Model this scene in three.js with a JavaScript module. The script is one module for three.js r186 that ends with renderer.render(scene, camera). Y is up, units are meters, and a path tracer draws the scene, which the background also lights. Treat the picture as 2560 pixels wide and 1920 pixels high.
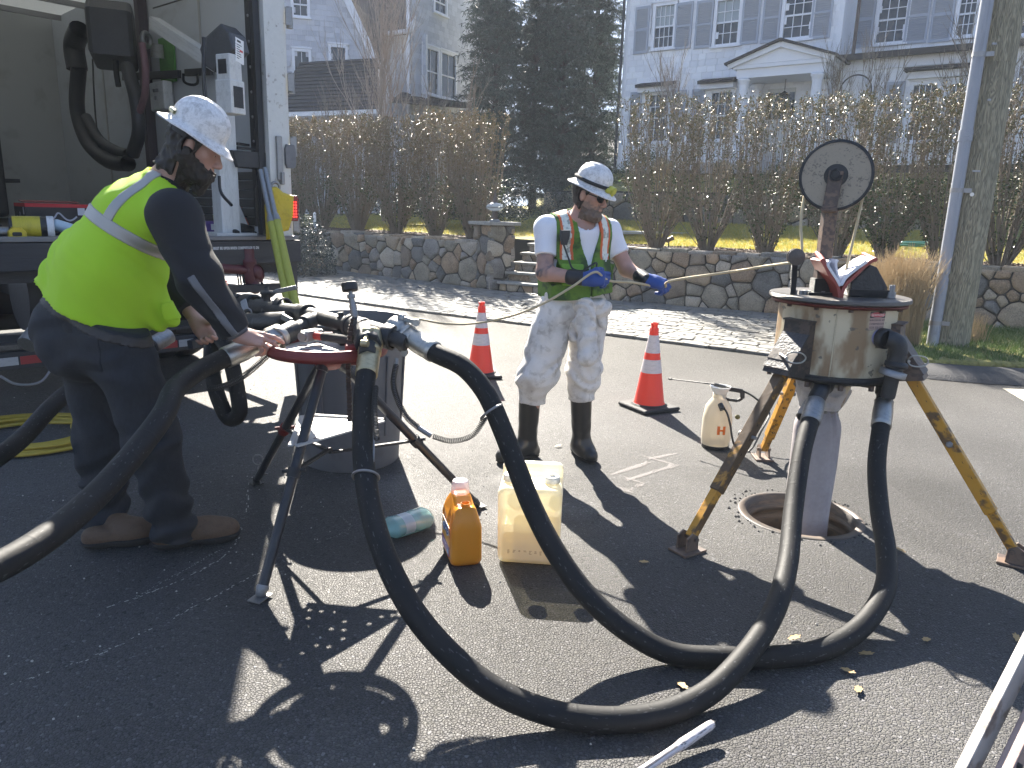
import * as THREE from 'three';
import { mergeGeometries } from 'three/addons/utils/BufferGeometryUtils.js';
import { RoundedBoxGeometry } from 'three/addons/geometries/RoundedBoxGeometry.js';

// ---------- camera, sky, sun, exposure ----------
const scene = new THREE.Scene();
const EYE = 1.58, FPX = 1850, PITCH = 13.2 * Math.PI / 180, ROLL = 1.7 * Math.PI / 180;
const camera = new THREE.PerspectiveCamera(2 * Math.atan(960 / FPX) * 180 / Math.PI, 4 / 3, 0.05, 900);
camera.position.set(0, EYE, 0);
camera.rotation.set(-PITCH, 0, ROLL, 'YXZ');
const renderer = new THREE.WebGLRenderer({ antialias: true });
renderer.toneMapping = THREE.LinearToneMapping;
renderer.toneMappingExposure = 5.1;
renderer.shadowMap.enabled = true;
const SUN = new THREE.Vector3(-0.188, 0.600, -0.777).normalize();
// clear hazy sky: pale at the horizon, whiter towards the sun
{
  const W = 1024, H = 512, d = new Float32Array(W * H * 4);
  for (let j = 0; j < H; j++) for (let i = 0; i < W; i++) {
    const el = ((j + 0.5) / H - 0.5) * Math.PI, az = ((i + 0.5) / W - 0.5) * 2 * Math.PI, x = Math.cos(el) * Math.cos(az), y = Math.sin(el), z = Math.cos(el) * Math.sin(az);
    const h = Math.pow(Math.max(0, 1 - Math.max(0, y)), 3.2), c = Math.acos(Math.max(-1, Math.min(1, x * SUN.x + y * SUN.y + z * SUN.z))), g = 1.1 * Math.exp(-c / 0.16) + 0.22 * Math.exp(-c / 0.55), k = (j * W + i) * 4;
    d[k] = 0.027 + 0.19 * h + g * 0.8; d[k + 1] = 0.06 + 0.215 * h + g * 0.79; d[k + 2] = 0.135 + 0.235 * h + g * 0.77; d[k + 3] = 1;
  }
  const t = new THREE.DataTexture(d, W, H, THREE.RGBAFormat, THREE.FloatType); t.mapping = THREE.EquirectangularReflectionMapping; t.magFilter = THREE.LinearFilter; t.needsUpdate = true;
  scene.background = t; scene.environment = t;
}
const sun = new THREE.DirectionalLight(new THREE.Color(1, 0.93, 0.82), 5);
sun.position.copy(SUN).multiplyScalar(60); sun.castShadow = true;
Object.assign(sun.shadow.camera, { left: -25, right: 25, top: 25, bottom: -25, near: 1, far: 140 });
sun.shadow.mapSize.set(4096, 4096);
scene.add(sun);

// ---------- helpers ----------
const V = (x, y, z) => new THREE.Vector3(x, y, z);
let _s = 12345;
const rnd = () => { _s = (_s + 0x6d2b79f5) | 0; let t = Math.imul(_s ^ (_s >>> 15), 1 | _s); t = (t + Math.imul(t ^ (t >>> 7), 61 | t)) ^ t; return ((t ^ (t >>> 14)) >>> 0) / 4294967296; };
const seed = (n) => { _s = n | 0; };
const rr = (a, b) => a + (b - a) * rnd();
const cl = (x, a = 0, b = 1) => Math.max(a, Math.min(b, x));
const sst = (a, b, x) => { const t = cl((x - a) / (b - a)); return t * t * (3 - 2 * t); };
const mix = (a, b, t) => a + (b - a) * t;
// surveying: a sight line of the photograph met with a level or an upright plane
function ray(px, py) {
  const a = (px - 1280) / FPX, b = -(py - 960) / FPX, c = Math.cos(ROLL), s = Math.sin(ROLL);
  const h = a * c - b * s, v = a * s + b * c;
  return V(h, v * Math.cos(PITCH) - Math.sin(PITCH), -(Math.cos(PITCH) + v * Math.sin(PITCH)));
}
const at = (px, py, z) => { const d = ray(px, py); return d.multiplyScalar(z / d.z).add(V(0, EYE, 0)); };
const gr = (px, py, h = 0) => { const d = ray(px, py); return d.multiplyScalar((h - EYE) / d.y).add(V(0, EYE, 0)); };
const atd = (px, py, d) => ray(px, py).multiplyScalar(d).add(V(0, EYE, 0));   // depth along the lens axis
class Facade {   // an upright plane through two ground points
  constructor(A, B) { this.o = V(A[0], 0, A[1]); this.u = V(B[0] - A[0], 0, B[1] - A[1]); this.len = this.u.length(); this.u.normalize(); this.n = V(-this.u.z, 0, this.u.x); }
  uv(px, py) { const d = ray(px, py), e = V(0, EYE, 0); const t = this.o.clone().sub(e).dot(this.n) / d.dot(this.n); const p = d.multiplyScalar(t).add(e).sub(this.o); return [p.dot(this.u), p.y]; }
  P(u, v, w = 0) { return this.o.clone().addScaledVector(this.u, u).addScaledVector(this.n, w).setY(v); }
  M(u, v, w = 0) { const m = new THREE.Matrix4().makeBasis(this.u, V(0, 1, 0), this.n); m.setPosition(this.P(u, v, w)); return m; }
}
const names = new Map();
function numbered(n) { const k = names.get(n) || 0; names.set(n, k + 1); return k ? n + '_' + String(k).padStart(3, '0') : n; }
const base = new WeakMap();
function tag(o, label, category, group) { if (label) o.userData.label = label; if (category) o.userData.category = category; if (group) o.userData.group = group; return o; }
function thing(name, label, category, p = [0, 0, 0], group) {
  const o = new THREE.Group(); o.name = numbered(name);
  const q = p.isVector3 ? p : V(...p); o.position.copy(q); base.set(o, q.clone());
  scene.add(o); return tag(o, label, category, group);
}
function rootOf(o) { while (o.parent && o.parent !== scene) o = o.parent; return o; }
// part(): geometry given in world coordinates unless local is set
function part(parent, name, geo, m, opt = {}) {
  if (Array.isArray(geo)) geo = merge(geo);
  const b = base.get(rootOf(parent));
  if (b && !opt.local) geo = geo.clone().translate(-b.x, -b.y, -b.z);
  const o = new THREE.Mesh(geo, m); o.name = name; o.castShadow = o.receiveShadow = true;
  if (opt.stuff) o.userData.kind = 'stuff';
  if (opt.label) o.userData.label = opt.label;
  parent.add(o); return o;
}
function single(name, label, category, geo, m, group) {   // a thing that is one mesh
  if (Array.isArray(geo)) geo = merge(geo);
  geo.computeBoundingBox(); const c = geo.boundingBox.getCenter(V(0, 0, 0)); c.y = geo.boundingBox.min.y;
  geo.translate(-c.x, -c.y, -c.z);
  const o = new THREE.Mesh(geo, m); o.name = numbered(name); o.position.copy(c); o.castShadow = o.receiveShadow = true;
  scene.add(o); return tag(o, label, category, group);
}
function struct(name, geo, m, kind = 'structure') {
  if (Array.isArray(geo)) geo = merge(geo);
  const o = new THREE.Mesh(geo, m); o.name = name; o.userData.kind = kind; o.castShadow = o.receiveShadow = true; scene.add(o); return o;
}
function copyOf(o, label, p, turn) {
  const c = o.clone(); c.name = numbered(o.name.replace(/_\d\d\d$/, '')); if (label) c.userData = { ...o.userData, label };
  base.set(c, (p || c.position).clone()); if (p) c.position.copy(p); if (turn !== undefined) c.rotation.y = turn; scene.add(c); return c;
}
const nrm = (g) => { g = g.index ? g.toNonIndexed() : g.clone(); for (const k of Object.keys(g.attributes)) if (!['position', 'normal', 'uv'].includes(k)) g.deleteAttribute(k); if (!g.attributes.uv) g.setAttribute('uv', new THREE.BufferAttribute(new Float32Array(g.attributes.position.count * 2), 2)); if (!g.attributes.normal) g.computeVertexNormals(); g.morphAttributes = {}; g.groups = []; return g; };
const merge = (l) => mergeGeometries(l.map(nrm), false);
function boxUV(g, s = 1) {   // uv in metres by the way each face points
  g = g.index ? g.toNonIndexed() : g; const p = g.attributes.position, uv = new Float32Array(p.count * 2), a = V(0, 0, 0), b = V(0, 0, 0), c = V(0, 0, 0);
  for (let i = 0; i < p.count; i += 3) {
    a.fromBufferAttribute(p, i); b.fromBufferAttribute(p, i + 1); c.fromBufferAttribute(p, i + 2);
    const n = b.clone().sub(a).cross(c.clone().sub(a)); const x = Math.abs(n.x), y = Math.abs(n.y), z = Math.abs(n.z);
    [a, b, c].forEach((q, k) => { const [u, v] = y > x && y > z ? [q.x, q.z] : x > z ? [q.z, q.y] : [q.x, q.y]; uv[(i + k) * 2] = u / s; uv[(i + k) * 2 + 1] = v / s; });
  }
  g.setAttribute('uv', new THREE.BufferAttribute(uv, 2)); return g;
}
const box = (w, h, d, x = 0, y = 0, z = 0, ry = 0, r = 0) => { const g = r ? new RoundedBoxGeometry(w, h, d, 2, r) : new THREE.BoxGeometry(w, h, d); if (ry) g.rotateY(ry); return g.translate(x, y, z); };
const basis = (dir, up = V(0, 1, 0)) => { const y = dir.clone().normalize(); let x = up.clone().cross(y); if (x.lengthSq() < 1e-6) x = V(1, 0, 0).cross(y); if (x.lengthSq() < 1e-6) x = V(0, 0, 1).cross(y); x.normalize(); const z = x.clone().cross(y); return new THREE.Matrix4().makeBasis(x, y, z); };
function cyl(p, q, r1, r2 = r1, seg = 16, open = false) { const d = q.clone().sub(p); const g = new THREE.CylinderGeometry(r2, r1, d.length(), seg, 1, open); g.translate(0, d.length() / 2, 0); return g.applyMatrix4(basis(d).setPosition(p)); }
function bar(p, q, w, d, up = V(0, 1, 0), r = 0) { const e = q.clone().sub(p); const g = r ? new RoundedBoxGeometry(w, e.length(), d, 2, r) : new THREE.BoxGeometry(w, e.length(), d); g.translate(0, e.length() / 2, 0); return g.applyMatrix4(basis(e, up).setPosition(p)); }
function lathe(p, dir, prof, seg = 28) { return new THREE.LatheGeometry(prof.map(([r, h]) => new THREE.Vector2(Math.max(r, 1e-4), h)), seg).applyMatrix4(basis(dir).setPosition(p)); }
const curve = (pts, closed = false) => new THREE.CatmullRomCurve3(pts, closed, 'centripetal');
const tube = (pts, r, seg = 60, rad = 12, closed = false) => new THREE.TubeGeometry(curve(pts, closed), seg, r, rad, closed);
function sphere(p, rx, ry = rx, rz = rx, ws = 20, hs = 14) { return new THREE.SphereGeometry(1, ws, hs).scale(rx, ry, rz).translate(p.x, p.y, p.z); }
function extr(pts, depth, bevel = 0, holes = []) {
  const s = new THREE.Shape(pts.map(([x, y]) => new THREE.Vector2(x, y)));
  for (const h of holes) s.holes.push(h);
  return new THREE.ExtrudeGeometry(s, { depth, bevelEnabled: bevel > 0, bevelSize: bevel, bevelThickness: bevel, bevelSegments: 2, curveSegments: 12 });
}
const hole = (x, y, r) => { const p = new THREE.Path(); p.absarc(x, y, r, 0, Math.PI * 2, true); return p; };
function coil(pts, R, pitch, wire) {   // a wire spring wound round a curve
  const c = curve(pts), L = c.getLength(), turns = L / pitch, N = Math.ceil(turns * 8), out = [];
  const fr = c.computeFrenetFrames(80, false);
  for (let i = 0; i <= N; i++) { const t = i / N, p = c.getPointAt(t), k = Math.min(80, Math.round(t * 80)), a = t * turns * 2 * Math.PI; out.push(p.addScaledVector(fr.normals[k], Math.cos(a) * R).addScaledVector(fr.binormals[k], Math.sin(a) * R)); }
  return new THREE.TubeGeometry(curve(out), N, wire, 4, false);
}
// ---------- noise and textures ----------
const H2 = (x, y, s) => { let h = Math.imul(x, 374761393) ^ Math.imul(y, 668265263) ^ Math.imul(s, 974634777); h = Math.imul(h ^ (h >>> 13), 1274126177); return ((h ^ (h >>> 16)) >>> 0) / 4294967296; };
function vn(x, y, per, s) { const X = Math.floor(x), Y = Math.floor(y), fx = x - X, fy = y - Y, u = fx * fx * (3 - 2 * fx), v = fy * fy * (3 - 2 * fy), m = (k) => ((k % per) + per) % per; const a = H2(m(X), m(Y), s), b = H2(m(X + 1), m(Y), s), c = H2(m(X), m(Y + 1), s), d = H2(m(X + 1), m(Y + 1), s); return mix(mix(a, b, u), mix(c, d, u), v); }
function fbm(u, v, per, oct, s = 1) { let a = 0.5, t = 0, n = 0; for (let i = 0; i < oct; i++) { t += a * vn(u * per, v * per, per, s + i); n += a; a *= 0.55; per *= 2; } return t / n; }
const H3 = (x, y, z) => H2(Math.imul(x, 73) + Math.imul(z, 8191), Math.imul(y, 157) ^ Math.imul(z, 31), 7);
function n3(x, y, z) { const X = Math.floor(x), Y = Math.floor(y), Z = Math.floor(z), f = (t) => t * t * (3 - 2 * t), u = f(x - X), v = f(y - Y), w = f(z - Z); const L = (k) => mix(mix(H3(X, Y, Z + k), H3(X + 1, Y, Z + k), u), mix(H3(X, Y + 1, Z + k), H3(X + 1, Y + 1, Z + k), u), v); return mix(L(0), L(1), w) * 2 - 1; }
const enc = (l) => Math.round(255 * (l <= 0.0031308 ? 12.92 * l : 1.055 * Math.pow(l, 1 / 2.4) - 0.055));
const LUT = Array.from({ length: 4097 }, (_, i) => enc(i / 4096));
function tex(n, fn, color = true, rep = 1, m = n) {   // fn(u, v) -> linear [r,g,b] or a grey number
  const d = new Uint8Array(n * m * 4);
  for (let j = 0; j < m; j++) for (let i = 0; i < n; i++) {
    const c = fn((i + 0.5) / n, (j + 0.5) / m), k = (j * n + i) * 4;
    if (color) for (let q = 0; q < 3; q++) d[k + q] = LUT[Math.round(cl(c[q]) * 4096)]; else d[k] = d[k + 1] = d[k + 2] = Math.round(cl(c) * 255);
    d[k + 3] = 255;
  }
  const t = new THREE.DataTexture(d, n, m); t.wrapS = t.wrapT = THREE.RepeatWrapping; t.magFilter = THREE.LinearFilter; t.minFilter = THREE.LinearMipmapLinearFilter; t.generateMipmaps = true;
  if (color) t.colorSpace = THREE.SRGBColorSpace; t.repeat.set(rep, rep); t.needsUpdate = true; return t;
}
function canvasTex(w, h, draw, srgb = true) { const c = document.createElement('canvas'); c.width = w; c.height = h; const g = c.getContext('2d'); draw(g, w, h); const t = new THREE.CanvasTexture(c); if (srgb) t.colorSpace = THREE.SRGBColorSpace; return t; }
const lin = (r, g, b) => new THREE.Color().setRGB(r, g, b);
function mat(r, g, b, rough = 0.6, metal = 0, o = {}) { return new THREE.MeshPhysicalMaterial({ color: lin(r, g, b), roughness: rough, metalness: metal, ...o }); }
const M = {};
// shared relief: fine grain, cloth weave, grime
const T = {};
T.grain = tex(512, (u, v) => fbm(u, v, 16, 5, 3), false);
T.grime = tex(1024, (u, v) => { const a = fbm(u, v, 6, 6, 11), b = fbm(u, v, 24, 4, 23), k = 0.86 + 0.14 * sst(0.3, 0.62, a); const d = sst(0.56, 0.76, b) * 0.13; return [k - d, k - d * 1.1, k - d * 1.2]; });
T.weave = tex(256, (u, v) => 0.5 + 0.25 * Math.sin(u * 2 * Math.PI * 32) * Math.sin(v * 2 * Math.PI * 32) + 0.2 * (fbm(u, v, 32, 2, 5) - 0.5), false);
T.mesh = tex(256, (u, v) => { const a = Math.cos(u * 2 * Math.PI * 24) + Math.cos(v * 2 * Math.PI * 24 + Math.floor(u * 24) * Math.PI); return cl(0.5 + a * 0.3); }, false);
function grimy(r, g, b, rough = 0.6, metal = 0, rep = 1.5, bump = 0.0015, o = {}) {
  const m1 = T.grime.clone(); m1.repeat.set(rep, rep); const b1 = T.grain.clone(); b1.repeat.set(rep * 2, rep * 2);
  return mat(r, g, b, rough, metal, { map: m1, bumpMap: b1, bumpScale: bump, ...o });
}
function paintWear(name, pr, pg, pb, rr_, rg, rb, thr, rough, sc = 6) {   // paint over rust
  const f = (u, v) => 0.85 * sst(thr - 0.06, thr + 0.07, fbm(u, v, sc, 6, 31) * 0.5 + fbm(u, v, sc * 4, 5, 77) * 0.5);
  const map = tex(512, (u, v) => { const k = f(u, v), n = 0.7 + 0.6 * fbm(u, v, 40, 3, 9); return [mix(pr * (0.85 + 0.15 * n), rr_ * n, k), mix(pg * (0.85 + 0.15 * n), rg * n, k), mix(pb * (0.85 + 0.15 * n), rb * n, k)]; });
  const bump = tex(512, (u, v) => 0.6 - 0.3 * f(u, v) + 0.4 * (fbm(u, v, 48, 3, 5) - 0.5), false);
  return new THREE.MeshPhysicalMaterial({ color: 0xffffff, map, bumpMap: bump, bumpScale: 0.0015, roughness: rough });
}
M.black = grimy(0.02, 0.021, 0.023, 0.45); M.blackMatte = grimy(0.018, 0.018, 0.019, 0.8); M.rubber = grimy(0.03, 0.031, 0.033, 0.55, 0, 2, 0.002);
M.iron = grimy(0.045, 0.045, 0.045, 0.5, 0.25, 3, 0.002); M.steel = grimy(0.42, 0.41, 0.38, 0.35, 0.9, 4, 0.0008); M.brass = grimy(0.5, 0.42, 0.26, 0.36, 0.85, 4, 0.0008);
M.zinc = grimy(0.3, 0.3, 0.3, 0.42, 0.85, 4, 0.0008); M.white = mat(0.78, 0.78, 0.77, 0.5); M.red = grimy(0.18, 0.022, 0.02, 0.5); M.darkred = grimy(0.09, 0.015, 0.02, 0.4);
// ---------- ground and road ----------
const MH = V(1.60, 0, -3.80), MHR = 0.305;
{
  const N = 2048, cells = 250, jit = new Float32Array(cells * cells * 4);
  for (let i = 0; i < cells * cells; i++) { jit[i * 4] = 1.1 * H2(i, 1, 5) - 0.05; jit[i * 4 + 1] = 1.1 * H2(i, 2, 5) - 0.05; jit[i * 4 + 2] = H2(i, 3, 5); jit[i * 4 + 3] = H2(i, 4, 5); }
  const h = new Float32Array(N * N), id = new Int32Array(N * N);
  for (let j = 0; j < N; j++) for (let i = 0; i < N; i++) {
    const x = i / N * cells, y = j / N * cells, X = Math.floor(x), Y = Math.floor(y); let d1 = 9, d2 = 9, k1 = 0;
    for (let b = -1; b <= 1; b++) for (let a = -1; a <= 1; a++) { const k = ((Y + b + cells) % cells) * cells + (X + a + cells) % cells, dx = X + a + jit[k * 4] - x, dy = Y + b + jit[k * 4 + 1] - y, d = Math.sqrt(dx * dx + dy * dy) / (0.45 + 0.9 * jit[k * 4 + 2]); if (d < d1) { d2 = d1; d1 = d; k1 = k; } else if (d < d2) d2 = d; }
    const e = cl((d2 - d1) * 1.6), top = jit[k1 * 4 + 3];
    h[j * N + i] = sst(0, 0.5, e) * (0.35 + 0.65 * top) * (1 - 0.15 * d1); id[j * N + i] = k1;
  }
  const F = (u, v) => Math.min(N - 1, Math.floor(v * N)) * N + Math.min(N - 1, Math.floor(u * N));
  const map = tex(N, (u, v) => { const q = F(u, v), k = id[q], s = jit[k * 4 + 2], t = H2(k, 9, 1); const l = mix(0.06, 0.08 + 0.055 * s * s + (t > 0.95 ? 0.06 : 0), sst(0.05, 0.5, h[q])) * (0.88 + 0.24 * fbm(u, v, 5, 4, 41)); return [l * 1.03, l, l * (0.93 + 0.08 * t)]; });
  const bump = tex(N, (u, v) => h[F(u, v)], false);
  const rough = tex(1024, (u, v) => 0.5 + 0.25 * jit[id[F(u, v)] * 4 + 2] + 0.2 * (1 - h[F(u, v)]), false);
  M.asphalt = new THREE.MeshPhysicalMaterial({ color: 0xffffff, map, bumpMap: bump, bumpScale: 0.005, roughness: 0.85, roughnessMap: rough, vertexColors: true, specularIntensity: 0.4 });
}
{
  const uvM = (g) => { const p = g.attributes.position, uv = new Float32Array(p.count * 2); for (let i = 0; i < p.count; i++) { uv[i * 2] = p.getX(i) / 2.4; uv[i * 2 + 1] = p.getZ(i) / 2.4; } g.setAttribute('uv', new THREE.BufferAttribute(uv, 2)); return g; };
  const sq = (c, r) => { const s = new THREE.Shape([[-r, -r], [r, -r], [r, r], [-r, r]].map(([a, b]) => new THREE.Vector2(a, b))); s.holes.push(hole(0, 0, c)); return s; };
  const flat = (shape, x, y, z) => new THREE.ShapeGeometry(shape, 48).rotateX(-Math.PI / 2).translate(x, y, z);
  // dirt sheet to the horizon, open where the manhole goes down
  const s = new THREE.Shape([[-400, -400], [400, -400], [400, 400], [-400, 400]].map(([a, b]) => new THREE.Vector2(a, b))); s.holes.push(hole(MH.x, -MH.z, 0.36));
  const gg = new THREE.ShapeGeometry(s, 48).rotateX(-Math.PI / 2).translate(0, -0.02, 0);
  struct('ground', gg, mat(0.09, 0.085, 0.07, 0.95));
  const gs = [flat(sq(MHR, 0.75), MH.x, 0, MH.z)];
  const X0 = MH.x - 0.75, X1 = MH.x + 0.75, Z0 = MH.z - 0.75, Z1 = MH.z + 0.75;
  const panel = (a, b, c, d, st) => { const g = new THREE.PlaneGeometry(b - a, d - c, Math.max(1, Math.round((b - a) / st)), Math.max(1, Math.round((d - c) / st))).rotateX(-Math.PI / 2).translate((a + b) / 2, 0, (c + d) / 2); gs.push(g); };
  panel(-9, X0, -14, 3, 0.15); panel(X1, 12, -14, 3, 0.15); panel(X0, X1, -14, Z0, 0.15); panel(X0, X1, Z1, 3, 0.15);
  panel(-60, -9, -24, 40, 3); panel(12, 60, -8, 40, 3); panel(-9, 12, 3, 40, 3); panel(-9, 0, -24, -14, 2);
  const g = uvM(merge(gs)), p = g.attributes.position, col = new Float32Array(p.count * 3);
  for (let i = 0; i < p.count; i++) {
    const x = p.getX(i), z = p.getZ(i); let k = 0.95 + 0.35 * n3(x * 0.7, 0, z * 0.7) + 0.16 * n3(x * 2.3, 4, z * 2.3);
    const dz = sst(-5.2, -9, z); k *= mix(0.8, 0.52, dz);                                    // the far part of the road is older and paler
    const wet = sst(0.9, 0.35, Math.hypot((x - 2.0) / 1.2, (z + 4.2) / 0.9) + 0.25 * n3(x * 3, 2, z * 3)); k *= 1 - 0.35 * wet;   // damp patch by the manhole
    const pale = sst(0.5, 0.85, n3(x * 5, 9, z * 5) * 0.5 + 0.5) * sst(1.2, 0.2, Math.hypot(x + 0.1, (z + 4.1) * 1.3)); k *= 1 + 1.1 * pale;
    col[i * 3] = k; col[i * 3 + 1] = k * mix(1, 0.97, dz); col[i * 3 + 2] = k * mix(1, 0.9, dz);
  }
  g.setAttribute('color', new THREE.BufferAttribute(col, 3));
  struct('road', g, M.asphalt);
}
// spray-paint marks and thin pale scrape lines on the asphalt
{
  const m = canvasTex(512, 512, (c, w, h) => {
    c.fillStyle = '#000'; c.fillRect(0, 0, w, h); c.lineCap = 'round';
    const L = (pts, lw, a) => { for (let r = 0; r < 60; r++) { c.strokeStyle = `rgba(255,255,255,${a})`; c.lineWidth = lw * rr(0.1, 0.5); c.beginPath(); const k = Math.floor(rnd() * (pts.length - 1)), t = rnd(), s = t + rr(0.05, 0.3), A = pts[k], B = pts[k + 1], j = () => rr(-lw, lw) * 0.5; c.moveTo(mix(A[0], B[0], t) + j(), mix(A[1], B[1], t) + j()); c.lineTo(mix(A[0], B[0], s) + j(), mix(A[1], B[1], s) + j()); c.stroke(); } };
    seed(5);
    L([[90, 330], [300, 210]], 22, 0.6); L([[150, 380], [420, 240]], 20, 0.55); L([[300, 120], [440, 200], [420, 240]], 18, 0.5); L([[60, 420], [150, 470], [240, 400], [160, 350]], 22, 0.5); L([[330, 160], [480, 100]], 18, 0.5);
  }, false);
  const a = gr(1500, 1240), b = gr(1760, 1240), c = gr(1500, 1110);
  const g = new THREE.PlaneGeometry(b.x - a.x, a.z - c.z).rotateX(-Math.PI / 2).translate((a.x + b.x) / 2, 0.004, (a.z + c.z) / 2);
  const o = new THREE.Mesh(g, mat(0.3, 0.275, 0.265, 0.9, 0, { alphaMap: m, transparent: true, opacity: 0.42 })); o.name = 'road_marking'; o.userData.kind = 'structure'; scene.add(o);
  seed(6); const gs = [];
  const scratch = (pts, w) => { const c = curve(pts.map(([x, y]) => gr(x, y, 0.003))), n = 70; for (let i = 0; i < n; i++) { if (rnd() < 0.35) continue; const p = c.getPoint(i / n), q = c.getPoint((i + rr(0.4, 1)) / n); const d = q.clone().sub(p), L = d.length(); gs.push(new THREE.PlaneGeometry(L, w * rr(0.4, 1.3)).rotateX(-Math.PI / 2).rotateY(Math.atan2(-d.z, d.x)).translate((p.x + q.x) / 2 + rr(-.006, .006), 0.004 + i * 1e-5, (p.z + q.z) / 2 + rr(-.006, .006))); } };
  scratch([[620, 1190], [612, 1300], [560, 1390], [430, 1460], [240, 1530]], 0.006); scratch([[690, 1410], [480, 1520], [240, 1640], [20, 1715]], 0.005); scratch([[1000, 1000], [1100, 993], [1210, 985]], 0.006); scratch([[560, 1370], [330, 1500]], 0.004);
  scratch([[850, 1290], [876, 1320], [790, 1360]], 0.003);
  struct('road_scrape_marks', gs, mat(0.35, 0.34, 0.31, 0.9));
  // crumbs of pale grit lying about
  const gm = new THREE.InstancedMesh(new THREE.DodecahedronGeometry(1, 0), mat(0.4, 0.38, 0.34, 0.8), 420), d = new THREE.Object3D();
  for (let i = 0; i < 420; i++) { const p = i < 120 ? V(rr(-3, 0), 0, rr(-4.5, -1.6)) : V(rr(-4, 6), 0, rr(-9, -1.6)); d.position.copy(p).setY(0.002); d.scale.setScalar(rr(0.0015, 0.005)); d.rotation.set(rnd() * 6, rnd() * 6, 0); d.updateMatrix(); gm.setMatrixAt(i, d.matrix); }
  gm.name = 'loose_grit'; gm.userData.kind = 'stuff'; tag(gm, 'pale crumbs of grit scattered over the asphalt', 'grit'); scene.add(gm);
}
// ---------- stone walls ----------
const stoneMats = [];
{
  const bump = tex(512, (u, v) => 0.65 * fbm(u, v, 6, 6, 61) + 0.35 * fbm(u, v, 40, 3, 8), false);
  const defs = [[0.26, 0.24, 0.2], [0.29, 0.22, 0.155], [0.3, 0.28, 0.25], [0.2, 0.2, 0.2], [0.15, 0.155, 0.16], [0.33, 0.28, 0.21], [0.25, 0.19, 0.14], [0.22, 0.21, 0.18], [0.38, 0.35, 0.3], [0.12, 0.125, 0.13], [0.29, 0.24, 0.18], [0.19, 0.16, 0.13], [0.27, 0.26, 0.25]];
  const maps = [0, 1, 2].map((k) => tex(512, (u, v) => { const a = fbm(u, v, 4, 6, 90 + k), s = fbm(u + 0.3 * a, v * 0.35, 10, 4, 120 + k), sp = fbm(u, v, 90, 2, 33 + k), l = 0.45 + 0.65 * a + 0.35 * (s - 0.5) + (sp > 0.68 ? 0.25 : 0) - (sp < 0.33 ? 0.2 : 0); return [cl(l), cl(l * (0.98 - 0.06 * (s - .5))), cl(l * (0.95 - 0.14 * (s - .5)))]; }));
  defs.forEach((d, i) => stoneMats.push(new THREE.MeshPhysicalMaterial({ color: lin(d[0] * 1.15, d[1] * 1.12, d[2] * 1.06), map: maps[i % 3], bumpMap: bump, bumpScale: 0.012, roughness: 0.82 })));
  M.mortar = grimy(0.06, 0.055, 0.048, 0.95, 0, 2, 0.01);
  M.slate = new THREE.MeshPhysicalMaterial({ color: lin(0.3, 0.3, 0.28), map: maps[1], bumpMap: bump, bumpScale: 0.004, roughness: 0.7 });
}
function clipHalf(poly, nx, ny, d) { const o = []; for (let i = 0; i < poly.length; i++) { const a = poly[i], b = poly[(i + 1) % poly.length], da = a[0] * nx + a[1] * ny - d, db = b[0] * nx + b[1] * ny - d; if (da <= 0) o.push(a); if ((da < 0 && db > 0) || (da > 0 && db < 0)) { const t = da / (da - db); o.push([mix(a[0], b[0], t), mix(a[1], b[1], t)]); } } return o; }
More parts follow.
